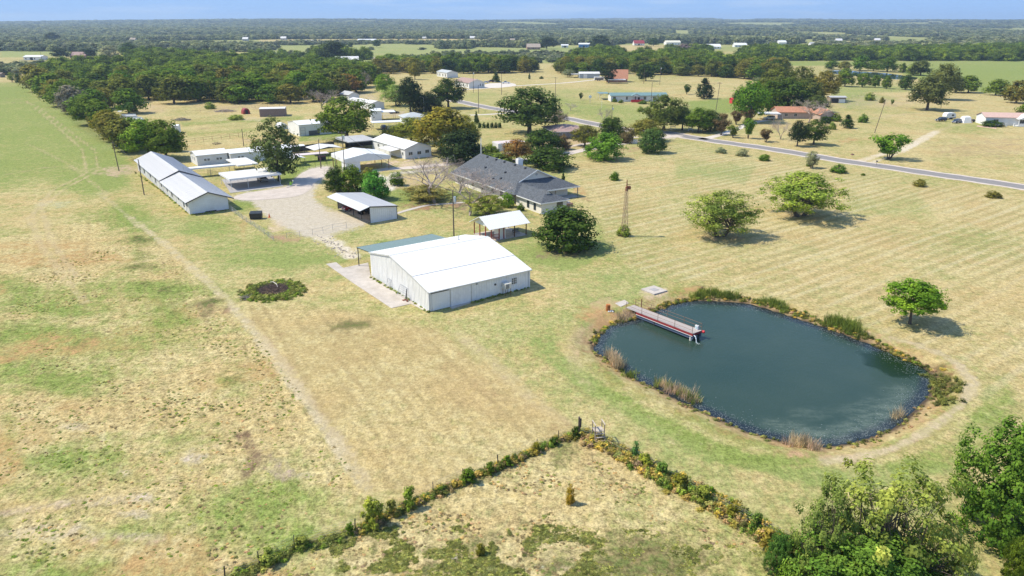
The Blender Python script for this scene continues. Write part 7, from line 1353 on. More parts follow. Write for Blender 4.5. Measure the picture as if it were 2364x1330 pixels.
# --- right hand
R2 = [(1532, 302, 222, 92, 'oak', (.075, .10, .025), 'broad tree left of the white entrance sign'), (1575, 300, 248, 50, 'oak', (.11, .15, .04), 'light green tree between two darker ones at the entrance'), (1612, 306, 250, 62, 'oak', 'mid', 'green tree right of the white entrance sign'), (1640, 303, 256, 50, 'dense', (.06, .08, .03), 'tree touched with brown right of the entrance sign'),
      (1664, 312, 275, 34, 'vase', 'brown', 'brownish small tree, first of the row along the road'), (1692, 318, 290, 26, 'vase', 'mid', 'second small round tree in the row along the road'), (1727, 320, 276, 28, 'vase', 'green', 'third and greenest small round tree in the row along the road'), (1767, 328, 299, 28, 'vase', 'brown', 'fourth small tree in the row, low and brownish'), (1802, 322, 280, 46, 'bare', None, 'small leafless tree in the row along the road'), (1700, 288, 256, 26, 'vase', 'brown', 'dark brown small tree beside the white carport'), (1727, 285, 254, 30, 'vase', 'brown', 'second dark brown small tree beside the white carport'), (1668, 285, 262, 22, 'vase', 'brown', 'brown small tree behind the row along the road'),
      (1840, 338, 282, 40, 'oak', 'deep', 'dark leaning tree beside the road, left half of its arched crown'), (1878, 334, 278, 56, 'oak', 'dark', 'dark arched tree crown over open grass beside the road'), (1955, 296, 266, 34, 'cone', 'dark', 'dark pointed cedar in the right lawn'), (1992, 283, 264, 22, 'bush', 'green', 'small round green shrub right of the pointed cedar'), (1921, 299, 282, 16, 'bush', 'light', 'tiny light shrub left of the pointed cedar'), (1928, 280, 262, 26, 'bush', 'mid', 'green bush in front of the terracotta wing'), (1906, 284, 268, 24, 'bush', 'dark', 'dark bush left of the terracotta wing'),
      (1866, 284, 232, 76, 'bare', None, 'big pale leafless tree before the terracotta-roofed house'), (1880, 270, 222, 60, 'oak', (.06, .09, .03), 'green tree just behind the big pale leafless tree'), (1625, 228, 182, 46, 'cone', 'deep', 'dark cone-shaped cedar alone right of the green-roofed home'), (1586, 218, 196, 18, 'vase', 'dark', 'small dark tree left of the cone-shaped cedar'), (2140, 254, 180, 84, 'oak', (.07, .085, .03), 'big spreading tree at the edge of the right-hand field'), (2172, 230, 150, 64, 'oak', (.06, .08, .025), 'tall dark tree behind the big spreading field tree'),
      (1730, 282, 192, 84, 'oak', 'green', 'bright-topped green tree at the left of the large group'), (1772, 262, 190, 80, 'oak', 'mid', 'dark tree second in the large group'), (1815, 262, 182, 100, 'dense', 'dark', 'broad dark tree in the middle of the large group'), (1862, 258, 185, 70, 'oak', (.07, .09, .025), 'right tree of the large group beside the dark shed'), (1790, 232, 158, 84, 'oak', (.075, .095, .02), 'golden green tree at the top of the large group'), (1845, 228, 156, 80, 'oak', (.06, .08, .02), 'tree at the top centre of the large group'), (1900, 232, 166, 66, 'oak', 'olive', 'olive tree at the upper right of the large group'), (1712, 250, 205, 46, 'oak', 'dark', 'dark tree behind the bright red shed'),
      (1950, 200, 160, 40, 'wood', 'mid', 'tree left of the far pond'), (1990, 201, 170, 32, 'wood', 'mid', 'first round tree on the near shore of the far pond'), (2020, 202, 175, 24, 'wood', 'mid', 'second round tree on the near shore of the far pond'), (2046, 205, 176, 22, 'wood', 'mid', 'third round tree on the near shore of the far pond'), (2090, 207, 175, 32, 'wood', 'dark', 'last round tree on the near shore of the far pond'), (1920, 160, 140, 34, 'wood', 'mid', 'first tree behind the far pond from the left'), (1950, 161, 142, 30, 'wood', 'olive', 'olive second tree behind the far pond'), (2016, 164, 140, 30, 'wood', 'mid', 'tree between the bright round one and the broad one behind the far pond'), (2108, 173, 148, 34, 'wood', 'light', 'pale tree right behind the far pond end'), (1985, 163, 130, 40, 'wood', 'green', 'bright round tree behind the far pond'), (2048, 166, 134, 48, 'wood', 'mid', 'broad tree behind the far pond'), (2084, 168, 146, 22, 'cone', 'mid', 'pointed tree behind the far pond'), (2125, 175, 140, 44, 'wood', (.06, .08, .025), 'tree at the right end of the far pond'),
      (2205, 214, 178, 40, 'wood', (.07, .09, .03), 'left tree of a pair at the green meadow fence'), (2235, 214, 176, 50, 'wood', 'mid', 'right tree of a pair at the green meadow fence'), (2298, 220, 184, 48, 'wood', 'mid', 'dense tree at the meadow fence near the right edge'), (2345, 238, 188, 56, 'wood', 'olive', 'tree by the fence at the right edge'), (2385, 262, 230, 60, 'bush', 'mid', 'bush cut by the right edge of the lawn'),
      (1405, 192, 144, 34, 'tall', 'deep', 'tall dark cedar beside the terracotta-roofed house'), (1491, 187, 150, 36, 'wood', 'dark', 'dark tree right of the terracotta-roofed house'), (1312, 178, 160, 30, 'airy', 'pale', 'pale small tree left of the grey metal shed'), (1340, 200, 218, 0, '', None, ''), (1341, 231, 215, 10, 'vase', 'dark', 'tiny dark tree on the lawn left of the green-roofed home'), (1316, 256, 238, 26, 'bare', None, 'mauve leafless shrub on the lawn by the lane'), (1393, 284, 252, 34, 'bare', None, 'leafless shrub beside the short lane pole'), (1384, 226, 212, 12, 'bare', None, 'tiny leafless tree by the flag pole'),
      (1222, 183, 170, 7, 'cone', 'dark', 'tiny dark conifer in the tan field'), (1250, 182, 176, 9, 'bush', 'dark', 'tiny dark bush in the tan field'), (2036, 238, 224, 12, 'bush', 'olive', 'small olive bush by the meadow fence corner'), (2059, 243, 230, 8, 'vase', 'mid', 'tiny sapling by the meadow fence corner'), (2008, 232, 214, 22, 'bush', 'light', 'light green bush along the meadow fence'),
      (2290, 292, 277, 44, 'hedge', 'dark', 'clipped dark hedge before the porch home'), (1418, 236, 228, 12, 'bush', 'mid', 'small green shrub by the left corner of the green-roofed home'), (1434, 238, 230, 12, 'bush', 'mid', 'second small shrub along the green-roofed home'), (1485, 240, 231, 22, 'bush', 'mid', 'dark shrub right of the red porch'), (1535, 236, 224, 28, 'airy', 'olive', 'thin shrub at the right end of the green-roofed home')]
for h_ in R2:
    if h_[3]: T(*h_)
# pampas and weeds along the road verge
for i, (u, v, vt, wp, c_, l_) in enumerate(((1665, 353, 340, 24, 'pale', 'pale plumed grass clump by the road bend'), (1714, 360, 343, 28, 'pale', 'second pale plumed grass clump along the road'), (1765, 371, 356, 24, 'green', 'green grass clump right of the pale plumed ones'), (1872, 388, 350, 34, 'pale', 'tall thin plumed clump standing before the road'), (1936, 399, 380, 32, 'green', 'spreading green clump in the roadside grass'), (1868, 384, 376, 14, 'mid', 'small dark tuft left of the spreading clump'), (1992, 405, 400, 10, 'mid', 'tiny dark tuft along the road verge'), (2122, 430, 414, 26, 'olive', 'olive grass clump near the road on the right'), (2292, 456, 440, 30, 'olive', 'rightmost olive grass clump near the road'), (1478, 258, 246, 14, 'light', 'light weed clump on the lawn beyond the lane'))):
    T(u, v, vt, wp, 'bush' if i != 3 else 'airy', c_, l_, name='grass_clump', cat='grass clump')
# --- woods: poisson scatter inside ground polygons; the nearest are things, the rest one mass each
def scatter_pts(poly_px, spacing, seed, flat=True):
    rg = np.random.default_rng(seed); P = [G(*p) for p in poly_px]; A_ = np.array(P); x0, y0 = A_.min(0); x1, y1 = A_.max(0); out = []
    nx = int((x1 - x0) / spacing) + 1; ny = int((y1 - y0) / spacing) + 1
    gx, gy = np.meshgrid(np.arange(nx), np.arange(ny)); X = x0 + (gx.ravel() + .5 * (gy.ravel() % 2) + rg.uniform(-.36, .36, gx.size)) * spacing; Y = y0 + (gy.ravel() + rg.uniform(-.36, .36, gx.size)) * spacing
    k = sdpoly(X, Y, P) < 0; return np.stack([X[k], Y[k]], 1), rg
def gn_scatter(name, X, Y, Zz, wid, hgt, protos, label=None, cat=None, seed=0, group=None, kind='stuff', tilt=0):
    rg = np.random.default_rng(seed); n_ = len(X); which = rg.integers(0, len(protos), n_)
    me = bpy.data.meshes.new(name); me.vertices.add(n_); me.vertices.foreach_set('co', np.stack([X, Y, Zz], 1).astype(np.float32).ravel())
    a_ = me.attributes.new('scl', 'FLOAT_VECTOR', 'POINT'); a_.data.foreach_set('vector', np.stack([wid, wid, hgt], 1).astype(np.float32).ravel())
    a_ = me.attributes.new('rot', 'FLOAT_VECTOR', 'POINT'); a_.data.foreach_set('vector', np.stack([rg.normal(0, tilt, n_) if tilt else np.zeros(n_), rg.normal(0, tilt, n_) if tilt else np.zeros(n_), rg.uniform(0, 6.28, n_)], 1).astype(np.float32).ravel())
    a_ = me.attributes.new('pick', 'INT', 'POINT'); a_.data.foreach_set('value', which.astype(np.int32))
    o = bpy.data.objects.new(name, me); COL.objects.link(o)
    ng = bpy.data.node_groups.new(name + '_nodes', 'GeometryNodeTree'); ng.interface.new_socket('Geometry', in_out='INPUT', socket_type='NodeSocketGeometry'); ng.interface.new_socket('Geometry', in_out='OUTPUT', socket_type='NodeSocketGeometry')
    I_ = ng.nodes.new('NodeGroupInput'); O_ = ng.nodes.new('NodeGroupOutput'); lk = ng.links.new; join = ng.nodes.new('GeometryNodeJoinGeometry')
    def na(nm, tp): q = ng.nodes.new('GeometryNodeInputNamedAttribute'); q.data_type = tp; q.inputs[0].default_value = nm; return q.outputs[0]
    s_, r_, p_ = na('scl', 'FLOAT_VECTOR'), na('rot', 'FLOAT_VECTOR'), na('pick', 'INT')
    for i, pm in enumerate(protos):
        ho = bpy.data.objects.new(name + '_source', pm); oi = ng.nodes.new('GeometryNodeObjectInfo'); oi.inputs['Object'].default_value = ho; oi.inputs['As Instance'].default_value = True
        ip = ng.nodes.new('GeometryNodeInstanceOnPoints'); cmp_ = ng.nodes.new('FunctionNodeCompare'); cmp_.data_type = 'INT'; cmp_.operation = 'EQUAL'; lk(p_, cmp_.inputs[2]); cmp_.inputs[3].default_value = i
        lk(I_.outputs[0], ip.inputs['Points']); lk(cmp_.outputs[0], ip.inputs['Selection']); lk(oi.outputs['Geometry'], ip.inputs['Instance']); lk(s_, ip.inputs['Scale'])
        er = ng.nodes.new('FunctionNodeEulerToRotation'); lk(r_, er.inputs[0]); lk(er.outputs[0], ip.inputs['Rotation']); lk(ip.outputs[0], join.inputs[0])
    lk(join.outputs[0], O_.inputs[0]); md = o.modifiers.new('scatter', 'NODES'); md.node_group = ng
    tag(o, label, cat, group, kind); return o
FARP = []
for v in range(4):
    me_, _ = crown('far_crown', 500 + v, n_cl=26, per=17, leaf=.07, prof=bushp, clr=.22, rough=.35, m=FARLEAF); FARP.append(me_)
WOODLEAF = leafmat('wood_foliage', False, (0.125, 0.195, 0.020)); WP = []
for v in range(4):
    me_, _ = crown('wood_crown', 600 + v, n_cl=60, per=34, leaf=.036, prof=dome, clr=.19, rough=.25, m=WOODLEAF); WP.append(me_)
LEFTWOOD = [(88, 192), (120, 205), (175, 222), (225, 240), (300, 240), (345, 236), (430, 241), (480, 243), (620, 241), (700, 243), (760, 232), (850, 212), (868, 190), (860, 175), (780, 160), (700, 152), (560, 146), (480, 140), (400, 132), (320, 130), (300, 140), (340, 146), (260, 156), (130, 162)]
pts, rg = scatter_pts(LEFTWOOD, 12.5, 3)
order = np.argsort(np.hypot(pts[:, 0], pts[:, 1])); pts = pts[order]; NT_ = min(120, len(pts))
wc = ['mid', 'mid', 'olive', 'green', 'dark', 'mid', (.09, .11, .02), (.07, .09, .02)]
wn = {0: 'mid-green', 1: 'mid-green', 2: 'olive', 3: 'fresh green', 4: 'dark green', 5: 'mid-green', 6: 'yellow-green', 7: 'dull green'}
def where(p, dq, x0, x1, nm):
    k_ = (p[0] - x0) / (x1 - x0); side = ('far left end', 'left part', 'centre left', 'centre', 'centre right', 'right part', 'right end')[int(min(6, max(0, k_ * 7)))]; row = ('front edge', 'second row', 'middle depth', 'back row')[int(min(3, dq * 4))]
    return row + ', ' + side + ' of the ' + nm
for i in range(NT_):
    k_ = int(rg.integers(0, 8)); tree_at(pts[i][0], pts[i][1], rg.uniform(9, 14.5), rg.uniform(12, 17.5), 'wood', wc[k_], wn[k_] + ' tree, ' + where(pts[i], i / NT_, -200, -60, 'dense wood'), 'trees of the dense wood above the farmyard')
if len(pts) > NT_:
    q = pts[NT_:]; gn_scatter('wood_canopy', q[:, 0], q[:, 1], np.zeros(len(q)), rg.uniform(12, 17.5, len(q)), rg.uniform(8, 12.5, len(q)), WP, 'unbroken back part of the dense wood left of the farmyard', 'wood', 1)
# belts at the right and centre: groups of trees one can still tell apart
BELTS = [([(1268, 172), (1300, 150), (1345, 128), (1400, 118), (1440, 128), (1442, 168), (1400, 175), (1330, 172)], 12, 10.5, 'round tree of the thicket left of the grey metal shed', 'thicket left of the grey metal shed', 26),
         ([(1442, 140), (1500, 132), (1560, 135), (1630, 140), (1700, 150), (1790, 160), (1830, 178), (1740, 186), (1650, 178), (1560, 176), (1470, 172)], 12, 11, 'yellow-touched tree of the long thicket behind the cedar', 'long thicket behind the cedar', 60),
         ([(1040, 152), (1100, 150), (1180, 152), (1235, 162), (1235, 168), (1120, 170), (1060, 172), (1036, 168)], 12, 11, 'tree of the row behind the white houses and parked cars', 'row behind the white houses', 16),
         ([(855, 160), (900, 150), (960, 150), (1040, 152), (1030, 172), (960, 170), (900, 172), (860, 172)], 12, 10, 'tree of the grove behind the lone yellow tree', 'grove behind the lone yellow tree', 20)]
ntree = 0
for poly, sp, hh_, lb, gp, mx_ in BELTS:
    pts, rg = scatter_pts(poly, sp, 17 + len(gp)); pts = pts[np.argsort(np.hypot(pts[:, 0], pts[:, 1]))]
    nn_ = min(mx_, len(pts)); bx0, bx1 = pts[:, 0].min(), pts[:, 0].max()
    for i in range(nn_):
        k_ = int(rg.integers(0, 5)); tree_at(pts[i][0], pts[i][1], rg.uniform(.75, 1.2) * hh_, rg.uniform(11, 16), 'wood', [(.075, .095, .022), 'mid', 'olive', (.10, .11, .02), 'dark'][k_], ['green', 'fresh green', 'olive', 'golden', 'dark'][k_] + ' tree, ' + where(pts[i], i / nn_, bx0, bx1, gp.replace('long ', '').replace('left of the grey metal', 'by the metal')), gp)
    q = pts[mx_:]
    if len(q): gn_scatter('thicket_canopy', q[:, 0], q[:, 1], np.zeros(len(q)), rg.uniform(11, 16, len(q)), rg.uniform(.75, 1.2, len(q)) * hh_, WP, 'back part of the ' + gp, 'thicket', 2)
# far woods by region: density falls where fields open
def far(name, label, poly, sp, w0, w1, h0, h1, seed, protos=FARP, thin=0):
    pts, rg = scatter_pts(poly, sp, seed)
    if thin: pts = pts[fbm(pts[:, 0] / 60, pts[:, 1] / 60, seed) > thin]
    n_ = len(pts); X, Y = pts[:, 0], pts[:, 1]; return gn_scatter(name, X, Y, terr(X, Y) - .3, rg.uniform(w0, w1, n_), rg.uniform(h0, h1, n_), protos, label, 'trees', seed)
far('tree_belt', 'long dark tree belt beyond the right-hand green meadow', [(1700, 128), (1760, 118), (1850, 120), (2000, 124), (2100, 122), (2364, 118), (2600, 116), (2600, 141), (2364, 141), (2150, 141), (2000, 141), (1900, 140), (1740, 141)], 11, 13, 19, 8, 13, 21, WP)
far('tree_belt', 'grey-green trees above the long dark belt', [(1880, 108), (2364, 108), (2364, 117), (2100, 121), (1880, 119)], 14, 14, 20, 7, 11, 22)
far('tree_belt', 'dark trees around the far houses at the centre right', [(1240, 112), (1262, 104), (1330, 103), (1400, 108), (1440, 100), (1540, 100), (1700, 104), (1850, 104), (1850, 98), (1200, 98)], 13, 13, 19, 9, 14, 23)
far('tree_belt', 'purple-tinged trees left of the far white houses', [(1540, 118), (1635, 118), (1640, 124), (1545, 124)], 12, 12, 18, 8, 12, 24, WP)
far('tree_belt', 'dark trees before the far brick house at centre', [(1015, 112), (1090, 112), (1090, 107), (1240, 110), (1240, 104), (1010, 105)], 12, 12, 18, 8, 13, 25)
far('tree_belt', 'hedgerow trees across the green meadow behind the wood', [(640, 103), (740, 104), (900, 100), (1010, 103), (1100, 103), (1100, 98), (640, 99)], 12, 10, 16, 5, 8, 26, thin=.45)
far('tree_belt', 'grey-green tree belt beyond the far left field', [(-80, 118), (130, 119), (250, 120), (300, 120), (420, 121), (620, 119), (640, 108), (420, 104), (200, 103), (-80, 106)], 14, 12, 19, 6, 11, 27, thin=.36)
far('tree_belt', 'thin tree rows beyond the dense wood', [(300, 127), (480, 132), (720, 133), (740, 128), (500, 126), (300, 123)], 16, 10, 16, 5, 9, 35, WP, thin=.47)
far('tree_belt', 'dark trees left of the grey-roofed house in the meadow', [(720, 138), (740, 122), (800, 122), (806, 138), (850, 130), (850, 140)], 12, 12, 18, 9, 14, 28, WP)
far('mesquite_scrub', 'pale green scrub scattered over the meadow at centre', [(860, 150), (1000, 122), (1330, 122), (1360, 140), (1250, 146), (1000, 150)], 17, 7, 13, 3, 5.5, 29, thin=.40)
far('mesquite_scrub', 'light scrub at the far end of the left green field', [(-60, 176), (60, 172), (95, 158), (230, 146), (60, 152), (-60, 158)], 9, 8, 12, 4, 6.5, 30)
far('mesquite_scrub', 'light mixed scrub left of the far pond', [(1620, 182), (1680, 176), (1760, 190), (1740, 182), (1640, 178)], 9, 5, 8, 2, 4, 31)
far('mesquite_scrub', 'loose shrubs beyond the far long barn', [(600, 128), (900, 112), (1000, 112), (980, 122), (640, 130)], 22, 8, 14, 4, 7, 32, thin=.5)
for i, (u, v, vt, wp, c_, l_) in enumerate(((142, 134, 111, 40, 'deep', 'round dark tree left of the distant pinkish house'), (208, 133, 112, 34, 'deep', 'round dark tree right of the distant pinkish house'), (122, 97, 75, 34, 'deep', 'distant dark lone tree on the left horizon woods'), (1262, 112, 86, 38, 'deep', 'dark tree right of the far brick house'), (1385, 112, 82, 52, 'deep', 'tall dark trees right of the bright blue shed'), (1508, 106, 88, 26, 'dark', 'dark tree right of the distant red-roofed barn'), (870, 108, 92, 18, 'dark', 'dark tree at the right end of the far long barn'), (810, 110, 98, 12, 'dark', 'small dark tree below the far long barn'), (250, 138, 108, 40, 'pale', 'pale yellow-green tree right of the distant pinkish house'), (768, 140, 96, 60, 'deep', 'big dark tree behind the pale grey roofed house'), (28, 190, 168, 16, 'airy', 'small pale tree at the end of the green field'), (45, 196, 172, 14, 'dark', 'small dark tree at the end of the green field'), (300, 130, 100, 44, 'dark', 'dark tree above the left end of the dense wood'), (1580, 122, 100, 50, 'mauve', 'purple-brown tree before the far white houses'))):
    T(u, v, vt, wp, 'wood' if c_ != 'airy' else 'airy', c_ if c_ != 'airy' else 'light', l_)
# horizon forest, covering rising ground to the skyline
rg = np.random.default_rng(5); X_, Y_, W_, H_ = [], [], [], []
CLR = [[(340, 83), (860, 81.5), (860, 88), (340, 87)], [(1330, 102), (1440, 103), (1545, 103), (1545, 122), (1330, 122)], [(1160, 62), (1240, 62), (1240, 66), (1160, 66)], [(1900, 95), (2010, 93), (2130, 97), (2140, 106), (1880, 104)]]
r = 1150.0
while r < 9300:
    sp = max(13.0, r * .0062); w0 = sp * 1.35; ang = np.arange(-R(44), R(44), sp / r); ang = ang + rg.uniform(-.4, .4, len(ang)) * sp / r; rr_ = r + rg.uniform(-.45, .45, len(ang)) * sp
    x = rr_ * np.sin(ang); y = rr_ * np.cos(ang); X_.append(x); Y_.append(y); W_.append(w0 * rg.uniform(.75, 1.35, len(x))); H_.append(np.minimum(15, 8 + r * .0006) * rg.uniform(.7, 1.3, len(x)))
    r += sp * (1.0 if r < 4000 else 1.5)
X_, Y_, W_, H_ = map(np.concatenate, (X_, Y_, W_, H_)); zc_ = CH * S + Y_ * C; u_ = 1182 + FP * X_ / zc_; v_ = 665 + FP * (CH * C - Y_ * S) / zc_
k = (u_ > -250) & (u_ < 2650); lim = np.interp(u_, [-300, 0, 300, 640, 1100, 1250, 1450, 1700, 1900, 2364, 2700], [98, 98, 95, 92, 92, 95, 96, 98, 98, 108, 108]); k &= v_ < lim
for c_ in CLR: k &= sdpoly(u_, v_, c_) > 0
k &= (fbm(X_ / 330, Y_ / 800, 77) < .60) | ((u_ > 300) & (u_ < 950) & (v_ > 66))
X_, Y_, W_, H_ = X_[k], Y_[k], W_[k], H_[k]
print('horizon trees', len(X_), 'things', tree_n)
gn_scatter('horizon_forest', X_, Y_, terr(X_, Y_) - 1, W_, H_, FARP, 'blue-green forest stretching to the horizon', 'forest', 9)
# --- pond margin: reeds, rushes, weeds
def blades(name, n_, hgt, wid, seed, m, spread=.5, lean=.25):
    rgn = np.random.default_rng(seed); V = []; F_ = []
    for i in range(n_):
        a_ = rgn.uniform(0, 6.28); r_ = spread * rgn.random() ** .5; x, y = r_ * math.cos(a_), r_ * math.sin(a_); d = rgn.uniform(0, 6.28); w_ = wid * rgn.uniform(.6, 1.3); h = hgt * rgn.uniform(.5, 1.2); lx, ly = rgn.normal(0, lean) * h, rgn.normal(0, lean) * h
        k_ = len(V); c_, s_ = math.cos(d) * w_, math.sin(d) * w_; V += [(x - c_, y - s_, 0), (x + c_, y + s_, 0), (x + lx * .4 + c_ * .7, y + ly * .4 + s_ * .7, h * .6), (x + lx * .4 - c_ * .7, y + ly * .4 - s_ * .7, h * .6), (x + lx, y + ly, h)]
        F_ += [(k_, k_ + 1, k_ + 2, k_ + 3), (k_ + 3, k_ + 2, k_ + 4)]
    me = bpy.data.meshes.new(name); me.from_pydata(V, [], F_); me.materials.append(m); return me
def fol(nm, c): return leafmat(nm, False, c, .3)
REEDG = fol('green_reeds', (.20, .27, .05)); REEDT = fol('dry_reeds', (.48, .40, .25)); WEEDD = fol('bank_weeds', (.21, .235, .06)); WEEDY = fol('yellow_weeds', (.50, .42, .09)); WEEDG = fol('green_vines', (.22, .33, .05)); TUFT = fol('grass_tufts', (.32, .36, .10)); TUFTD = fol('dry_tufts', (.46, .36, .17))
def on_line(line, n_, jit, seed, z=0, closed=False, pw=None):
    rgn = np.random.default_rng(seed); P = np.array([G(*p, z) for p in smooth_line(line, 4, closed)]); sg = np.linalg.norm(np.diff(P, axis=0), axis=1); cum = np.concatenate([[0], np.cumsum(sg)]); t = rgn.random(n_) * cum[-1]
    x = np.interp(t, cum, P[:, 0]) + rgn.normal(0, jit, n_); y = np.interp(t, cum, P[:, 1]) + rgn.normal(0, jit, n_); return x, y, rgn
GR = [blades('reed_blades', 26, 1, .022, i, REEDG, .35) for i in range(2)]; GT = [blades('dry_reed_blades', 22, 1, .02, 5 + i, REEDT, .35, .3) for i in range(2)]
def gz(x, y): 
    d = sdpoly(x, y, PONDW); return np.where(d < 0, WZ - .05, np.minimum(WZ + sstep(0, 3.2, d) * .7, 0))
for lb, line, n_, hg, pr, jit, sd_ in (('green rushes on the far bank near the boulder', [(1600, 690), (1640, 686), (1700, 692)], 90, 1.1, GR, .45, 1), ('green rushes in the middle of the far bank', [(1750, 702), (1790, 710), (1815, 722)], 50, 1.0, GR, .4, 2), ('tall dark green cattails at the right of the far bank', [(1905, 750), (1945, 758), (1985, 778)], 80, 1.5, GR, .55, 3), ('tan reed clump standing in the left corner of the pond', [(1405, 822), (1422, 842), (1428, 850)], 34, 1.5, GT, .45, 4), ('tan and green reeds along the lower left shore', [(1525, 890), (1555, 905), (1585, 915), (1608, 930)], 62, 1.3, GT + GR[:1], .5, 5), ('pale dead reeds at the bottom shore of the pond', [(1822, 1022), (1850, 1030), (1880, 1036)], 40, 1.25, GT, .5, 6), ('two thin dead reeds standing in the scum at the right shore', [(2062, 965), (2078, 960)], 5, 1.6, GT, .15, 7), ('dry reeds beside the pier landing', [(1425, 742), (1448, 733), (1470, 728)], 50, .8, GT, .5, 8), ('green reeds poking up left of the lower reeds', [(1440, 862), (1455, 872)], 10, .8, GR, .4, 9)):
    x, y, rgn = on_line(line, n_, jit, sd_, WZ); gn_scatter('reeds', x, y, gz(x, y), rgn.uniform(.8, 1.4, n_), rgn.uniform(.6, 1.1, n_) * hg, pr, lb, 'reeds', sd_)
clump = []
for i, m_ in enumerate((WEEDD, WEEDY, WEEDG, TUFT, TUFTD)):
    me_, _ = crown('weed_clump', 900 + i, n_cl=16, per=13, leaf=.075, prof=bushp, clr=.28, rough=.4, m=m_); clump.append(me_)
FARBANK = [(1372, 795), (1388, 768), (1430, 745), (1490, 728), (1540, 705), (1600, 692), (1700, 692), (1800, 716), (1900, 750), (1990, 782), (2080, 822), (2150, 858)]
x, y, rgn = on_line(FARBANK, 520, .38, 21, WZ); k = sdpoly(x, y, PONDW) > -.15; x, y = x[k], y[k]; n_ = len(x)
gn_scatter('bank_weeds', x, y, gz(x, y), rgn.uniform(.35, .85, n_), rgn.uniform(.12, .4, n_), [clump[0], clump[1], clump[2], clump[0], clump[4]], 'tangled weeds along the far bank of the pond', 'weeds', 21)
NEARB = [(1370, 800), (1400, 835), (1450, 868), (1520, 902), (1600, 945), (1700, 988), (1800, 1020), (1900, 1036), (2000, 1018), (2090, 975), (2145, 915), (2152, 880)]
x, y, rgn = on_line(NEARB, 240, .5, 22, WZ); k = sdpoly(x, y, PONDW) > -.1; x, y = x[k], y[k]; n_ = len(x)
gn_scatter('bank_weeds', x, y, gz(x, y), rgn.uniform(.2, .6, n_), rgn.uniform(.1, .28, n_), [clump[4], clump[0], clump[3]], 'low dry weeds along the near shore of the pond', 'weeds', 22)
x, y, rgn = on_line([(2140, 860), (2175, 868), (2190, 890), (2165, 930)], 80, .8, 23); n_ = len(x)
gn_scatter('bank_weeds', x, y, gz(x, y), rgn.uniform(.4, .9, n_), rgn.uniform(.2, .5, n_), [bpy.data.meshes['weed_clump']], 'rust-brown weeds at the right tip of the pond', 'weeds', 23)
# lily pads / debris floating at the margins
rgn = np.random.default_rng(9); P = np.array(PONDW); pads = MB(); cnt = 0
padm = mat('floating_leaves', (.06, .08, .08), .35, var=.5, scale=.8, col2=(.20, .22, .20))
for i in range(9000):
    j = rgn.integers(0, len(P)); a_, b_ = P[j], P[(j + 1) % len(P)]; t_ = rgn.random(); d_ = abs(rgn.normal(0, 1.0)) ** 1.1 * 1.1 + .1; e_ = b_ - a_; nrm_ = np.array([-e_[1], e_[0]]); nrm_ = nrm_ / (np.linalg.norm(nrm_) + 1e-9); q = a_ + e_ * t_ + nrm_ * d_
    if sdpoly(np.array([q[0]]), np.array([q[1]]), PONDW)[0] > -.05: q = a_ + e_ * t_ - nrm_ * d_
    r_ = rgn.uniform(.03, .07); k0 = rgn.uniform(0, 6); pads.poly([(q[0] + r_ * math.cos(k0 + k_ * 1.257), q[1] + r_ * math.sin(k0 + k_ * 1.257), WZ + .006) for k_ in range(5)]); cnt += 1
    if cnt > 5200: break
tag(pads.part('floating_leaves', padm), 'small floating leaves and debris around the pond margin', 'floating leaves', None, 'stuff')
# overgrown fence: vines and weeds, plus individual bushes
def fenceveg(line, n_, jit, seed, label, protos, w_, h_): x, y, rgn = on_line(line, n_, jit, seed); gn_scatter('fence_vines', x, y, np.zeros(n_), rgn.uniform(*w_, n_), rgn.uniform(*h_, n_), protos, label, 'vines', seed)
fenceveg([(1336, 1003), (1240, 1041), (1150, 1078), (1070, 1112), (1000, 1144), (900, 1192), (820, 1230)], 330, .22, 31, 'green and brown vines on the left fence near the corner post', [clump[2], clump[0], clump[1], clump[4]], (.3, .8), (.15, .6))
fenceveg([(800, 1238), (680, 1270), (600, 1307), (520, 1342), (430, 1392)], 220, .35, 32, 'weeds on the bottom-left end of the overgrown fence', [clump[2], clump[0], clump[3]], (.3, .7), (.12, .4))
fenceveg([(1338, 1006), (1385, 1022), (1460, 1064)], 230, .5, 33, 'dry yellow weeds around the stile and corner post', [clump[1], clump[4], clump[3]], (.35, .9), (.2, .6))
fenceveg([(1450, 1060), (1500, 1085), (1560, 1117), (1640, 1160), (1700, 1198), (1830, 1268)], 560, .5, 34, 'yellow and green weeds on the right fence', [clump[1], clump[2], clump[4], clump[3]], (.4, 1.1), (.25, .95))
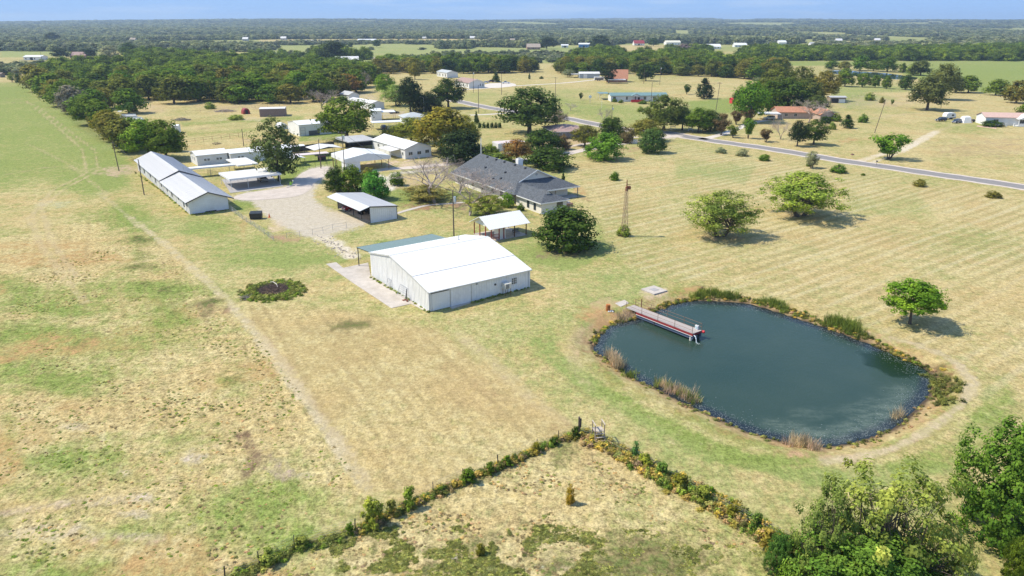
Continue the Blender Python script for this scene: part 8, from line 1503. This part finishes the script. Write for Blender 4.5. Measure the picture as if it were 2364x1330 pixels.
for u, v, vt, wp, c_, l_ in ((865, 1212, 1140, 62, (.14, .17, .03), 'tall yellow-green bush on the left fence, lowest of its tall bushes'), (945, 1172, 1118, 44, (.12, .19, .03), 'upright yellow-green bush next up the left fence'), (905, 1192, 1150, 34, (.13, .14, .04), 'thin bush between the two tall yellow-green bushes'), (1085, 1112, 1078, 46, 'mid', 'green bush in the middle of the left fence'), (1130, 1092, 1064, 30, 'mid', 'smaller green bush just up from the middle one'), (1170, 1074, 1050, 30, 'green', 'low green bush on the left fence before the yellowish one'), (1240, 1044, 1018, 30, 'yel', 'yellowish bush on the left fence near the corner'), (1278, 1030, 1006, 26, 'dark', 'dark small bush near the corner post'), (1328, 1012, 980, 24, 'dark', 'dark vine mound at the foot of the corner post'), (808, 1232, 1204, 26, 'green', 'small round green bush left of the tall fence bushes'), (700, 1262, 1232, 50, (.12, .16, .04), 'broad light bush on the lower left fence'), (625, 1300, 1262, 60, (.16, .2, .05), 'pale green bush near the bottom of the left fence'), (1018, 1140, 1122, 24, 'mid', 'small green bush between the tall and middle fence bushes'),
                             (1468, 1062, 1018, 34, (.05, .12, .04), 'blue-green upright bush on the right fence'), (1490, 1082, 1045, 44, (.15, .19, .03), 'yellow-green bush right of the blue-green one'), (1530, 1105, 1062, 38, (.08, .14, .03), 'green bush third down the right fence'), (1570, 1128, 1088, 50, 'yel', 'yellow bush fourth down the right fence'), (1625, 1162, 1118, 60, (.12, .15, .03), 'golden green bush in the middle of the right fence'), (1642, 1150, 1122, 30, 'green', 'small green bush behind the golden one'), (1690, 1195, 1160, 50, 'yel', 'straw-coloured bush low on the right fence'), (1745, 1225, 1178, 36, (.07, .13, .03), 'green upright bush near the thicket'), (1770, 1262, 1215, 60, (.2, .17, .04), 'golden weed bush where the right fence meets the thicket')):
    T(u, v, vt + (v - vt) * .12, wp * 1.05, 'strag', c_, l_, 'bushes grown through the field fence', name='shrub', cat='shrub')
# weeds round the brush pile
x0, y0 = G(632, 672); rgn = np.random.default_rng(6); n_ = 700; a_ = rgn.uniform(0, 6.28, n_); r_ = rgn.uniform(2.5, 4.2, n_) + np.where(rgn.random(n_) < .3, rgn.uniform(0, 1.3, n_), 0); hgt = rgn.uniform(.2, .6, n_)
gn_scatter('weed_ring', x0 + r_ * np.cos(a_), y0 + r_ * np.sin(a_), np.zeros(n_), rgn.uniform(.4, .9, n_), hgt, [clump[2], clump[2], clump[0], clump[3]], 'ring of dark green weeds around the brush pile', 'weeds', 6)
# wall-foot weeds and field tufts
def tufts(poly, n_, seed, label, protos, w_, h_, thr=.5, sc_=6):
    P = np.array([G(*p) for p in poly]); rgn = np.random.default_rng(seed); x0, y0 = P.min(0); x1, y1 = P.max(0); x = rgn.uniform(x0, x1, n_ * 4); y = rgn.uniform(y0, y1, n_ * 4); k = (sdpoly(x, y, [tuple(p) for p in P]) < 0) & (fbm(x / sc_, y / sc_, seed, 4) > thr); x, y = x[k][:n_], y[k][:n_]; m_ = len(x)
    gn_scatter('grass_tufts', x, y, np.zeros(m_) - .03, rgn.uniform(*w_, m_), rgn.uniform(*h_, m_), protos, label, 'grass', seed)
PAST = [(-300, 700), (300, 560), (520, 690), (680, 890), (845, 1138), (540, 1325), (300, 1460), (-500, 1460)]
tufts(PAST, 4500, 51, 'rough green tufts in the left pasture', [clump[3], clump[3], clump[2]], (.14, .4), (.02, .06), .44)
tufts(PAST, 3000, 52, 'dry brown tufts in the left pasture', [clump[4]], (.14, .4), (.02, .06), .40, 4)
LOWP = [(1335, 1008), (1460, 1066), (1560, 1120), (1680, 1190), (1830, 1270), (1800, 1460), (500, 1460), (560, 1340), (680, 1275), (1000, 1150)]
tufts(LOWP, 2500, 53, 'dry tufts in the lower pasture', [clump[4], clump[4], clump[3]], (.14, .4), (.02, .06), .38, 5)
tufts([(760, 1260), (900, 1215), (1200, 1210), (1500, 1225), (1790, 1280), (1750, 1400), (800, 1400)], 7000, 54, 'dark weedy tufts in the lower pasture', [clump[0], clump[0], clump[3]], (.18, .5), (.03, .10), .46, 3)
for lb, line, n_ in (('weeds at the foot of the barn walls', [(855, 640), (920, 678), (991, 722)], 60), ('grass fringe along the shaded barn wall', [(1090, 700), (1150, 683), (1220, 664)], 60), ('grass fringe at the long building wall', [(310, 397), (370, 440), (439, 497)], 80), ('green weeds at the long building gable', [(441, 497), (480, 492), (528, 485)], 30)):
    x, y, rgn = on_line(line, n_, .12, n_ + 3); gn_scatter('wall_weeds', x, y, np.zeros(n_), rgn.uniform(.25, .6, n_), rgn.uniform(.1, .35, n_), [clump[2], clump[3]], lb, 'weeds', n_)
# ------------------------------------------------------------------ air
hz = MB(); hz.box(-11500, 11500, -11500, 11500, -3.6, 125); hm = bpy.data.materials.new('thin_haze'); hm.use_nodes = True; n = hm.node_tree; n.nodes.remove(n.nodes['Principled BSDF'])
pv = n.nodes.new('ShaderNodeVolumePrincipled'); pv.inputs['Color'].default_value = (.60, .78, 1.0, 1); pv.inputs['Density'].default_value = HAZE; pv.inputs['Anisotropy'].default_value = .15
n.links.new(pv.outputs[0], n.nodes['Material Output'].inputs['Volume']); ho = hz.part('haze', hm); tag(ho, kind='stuff')
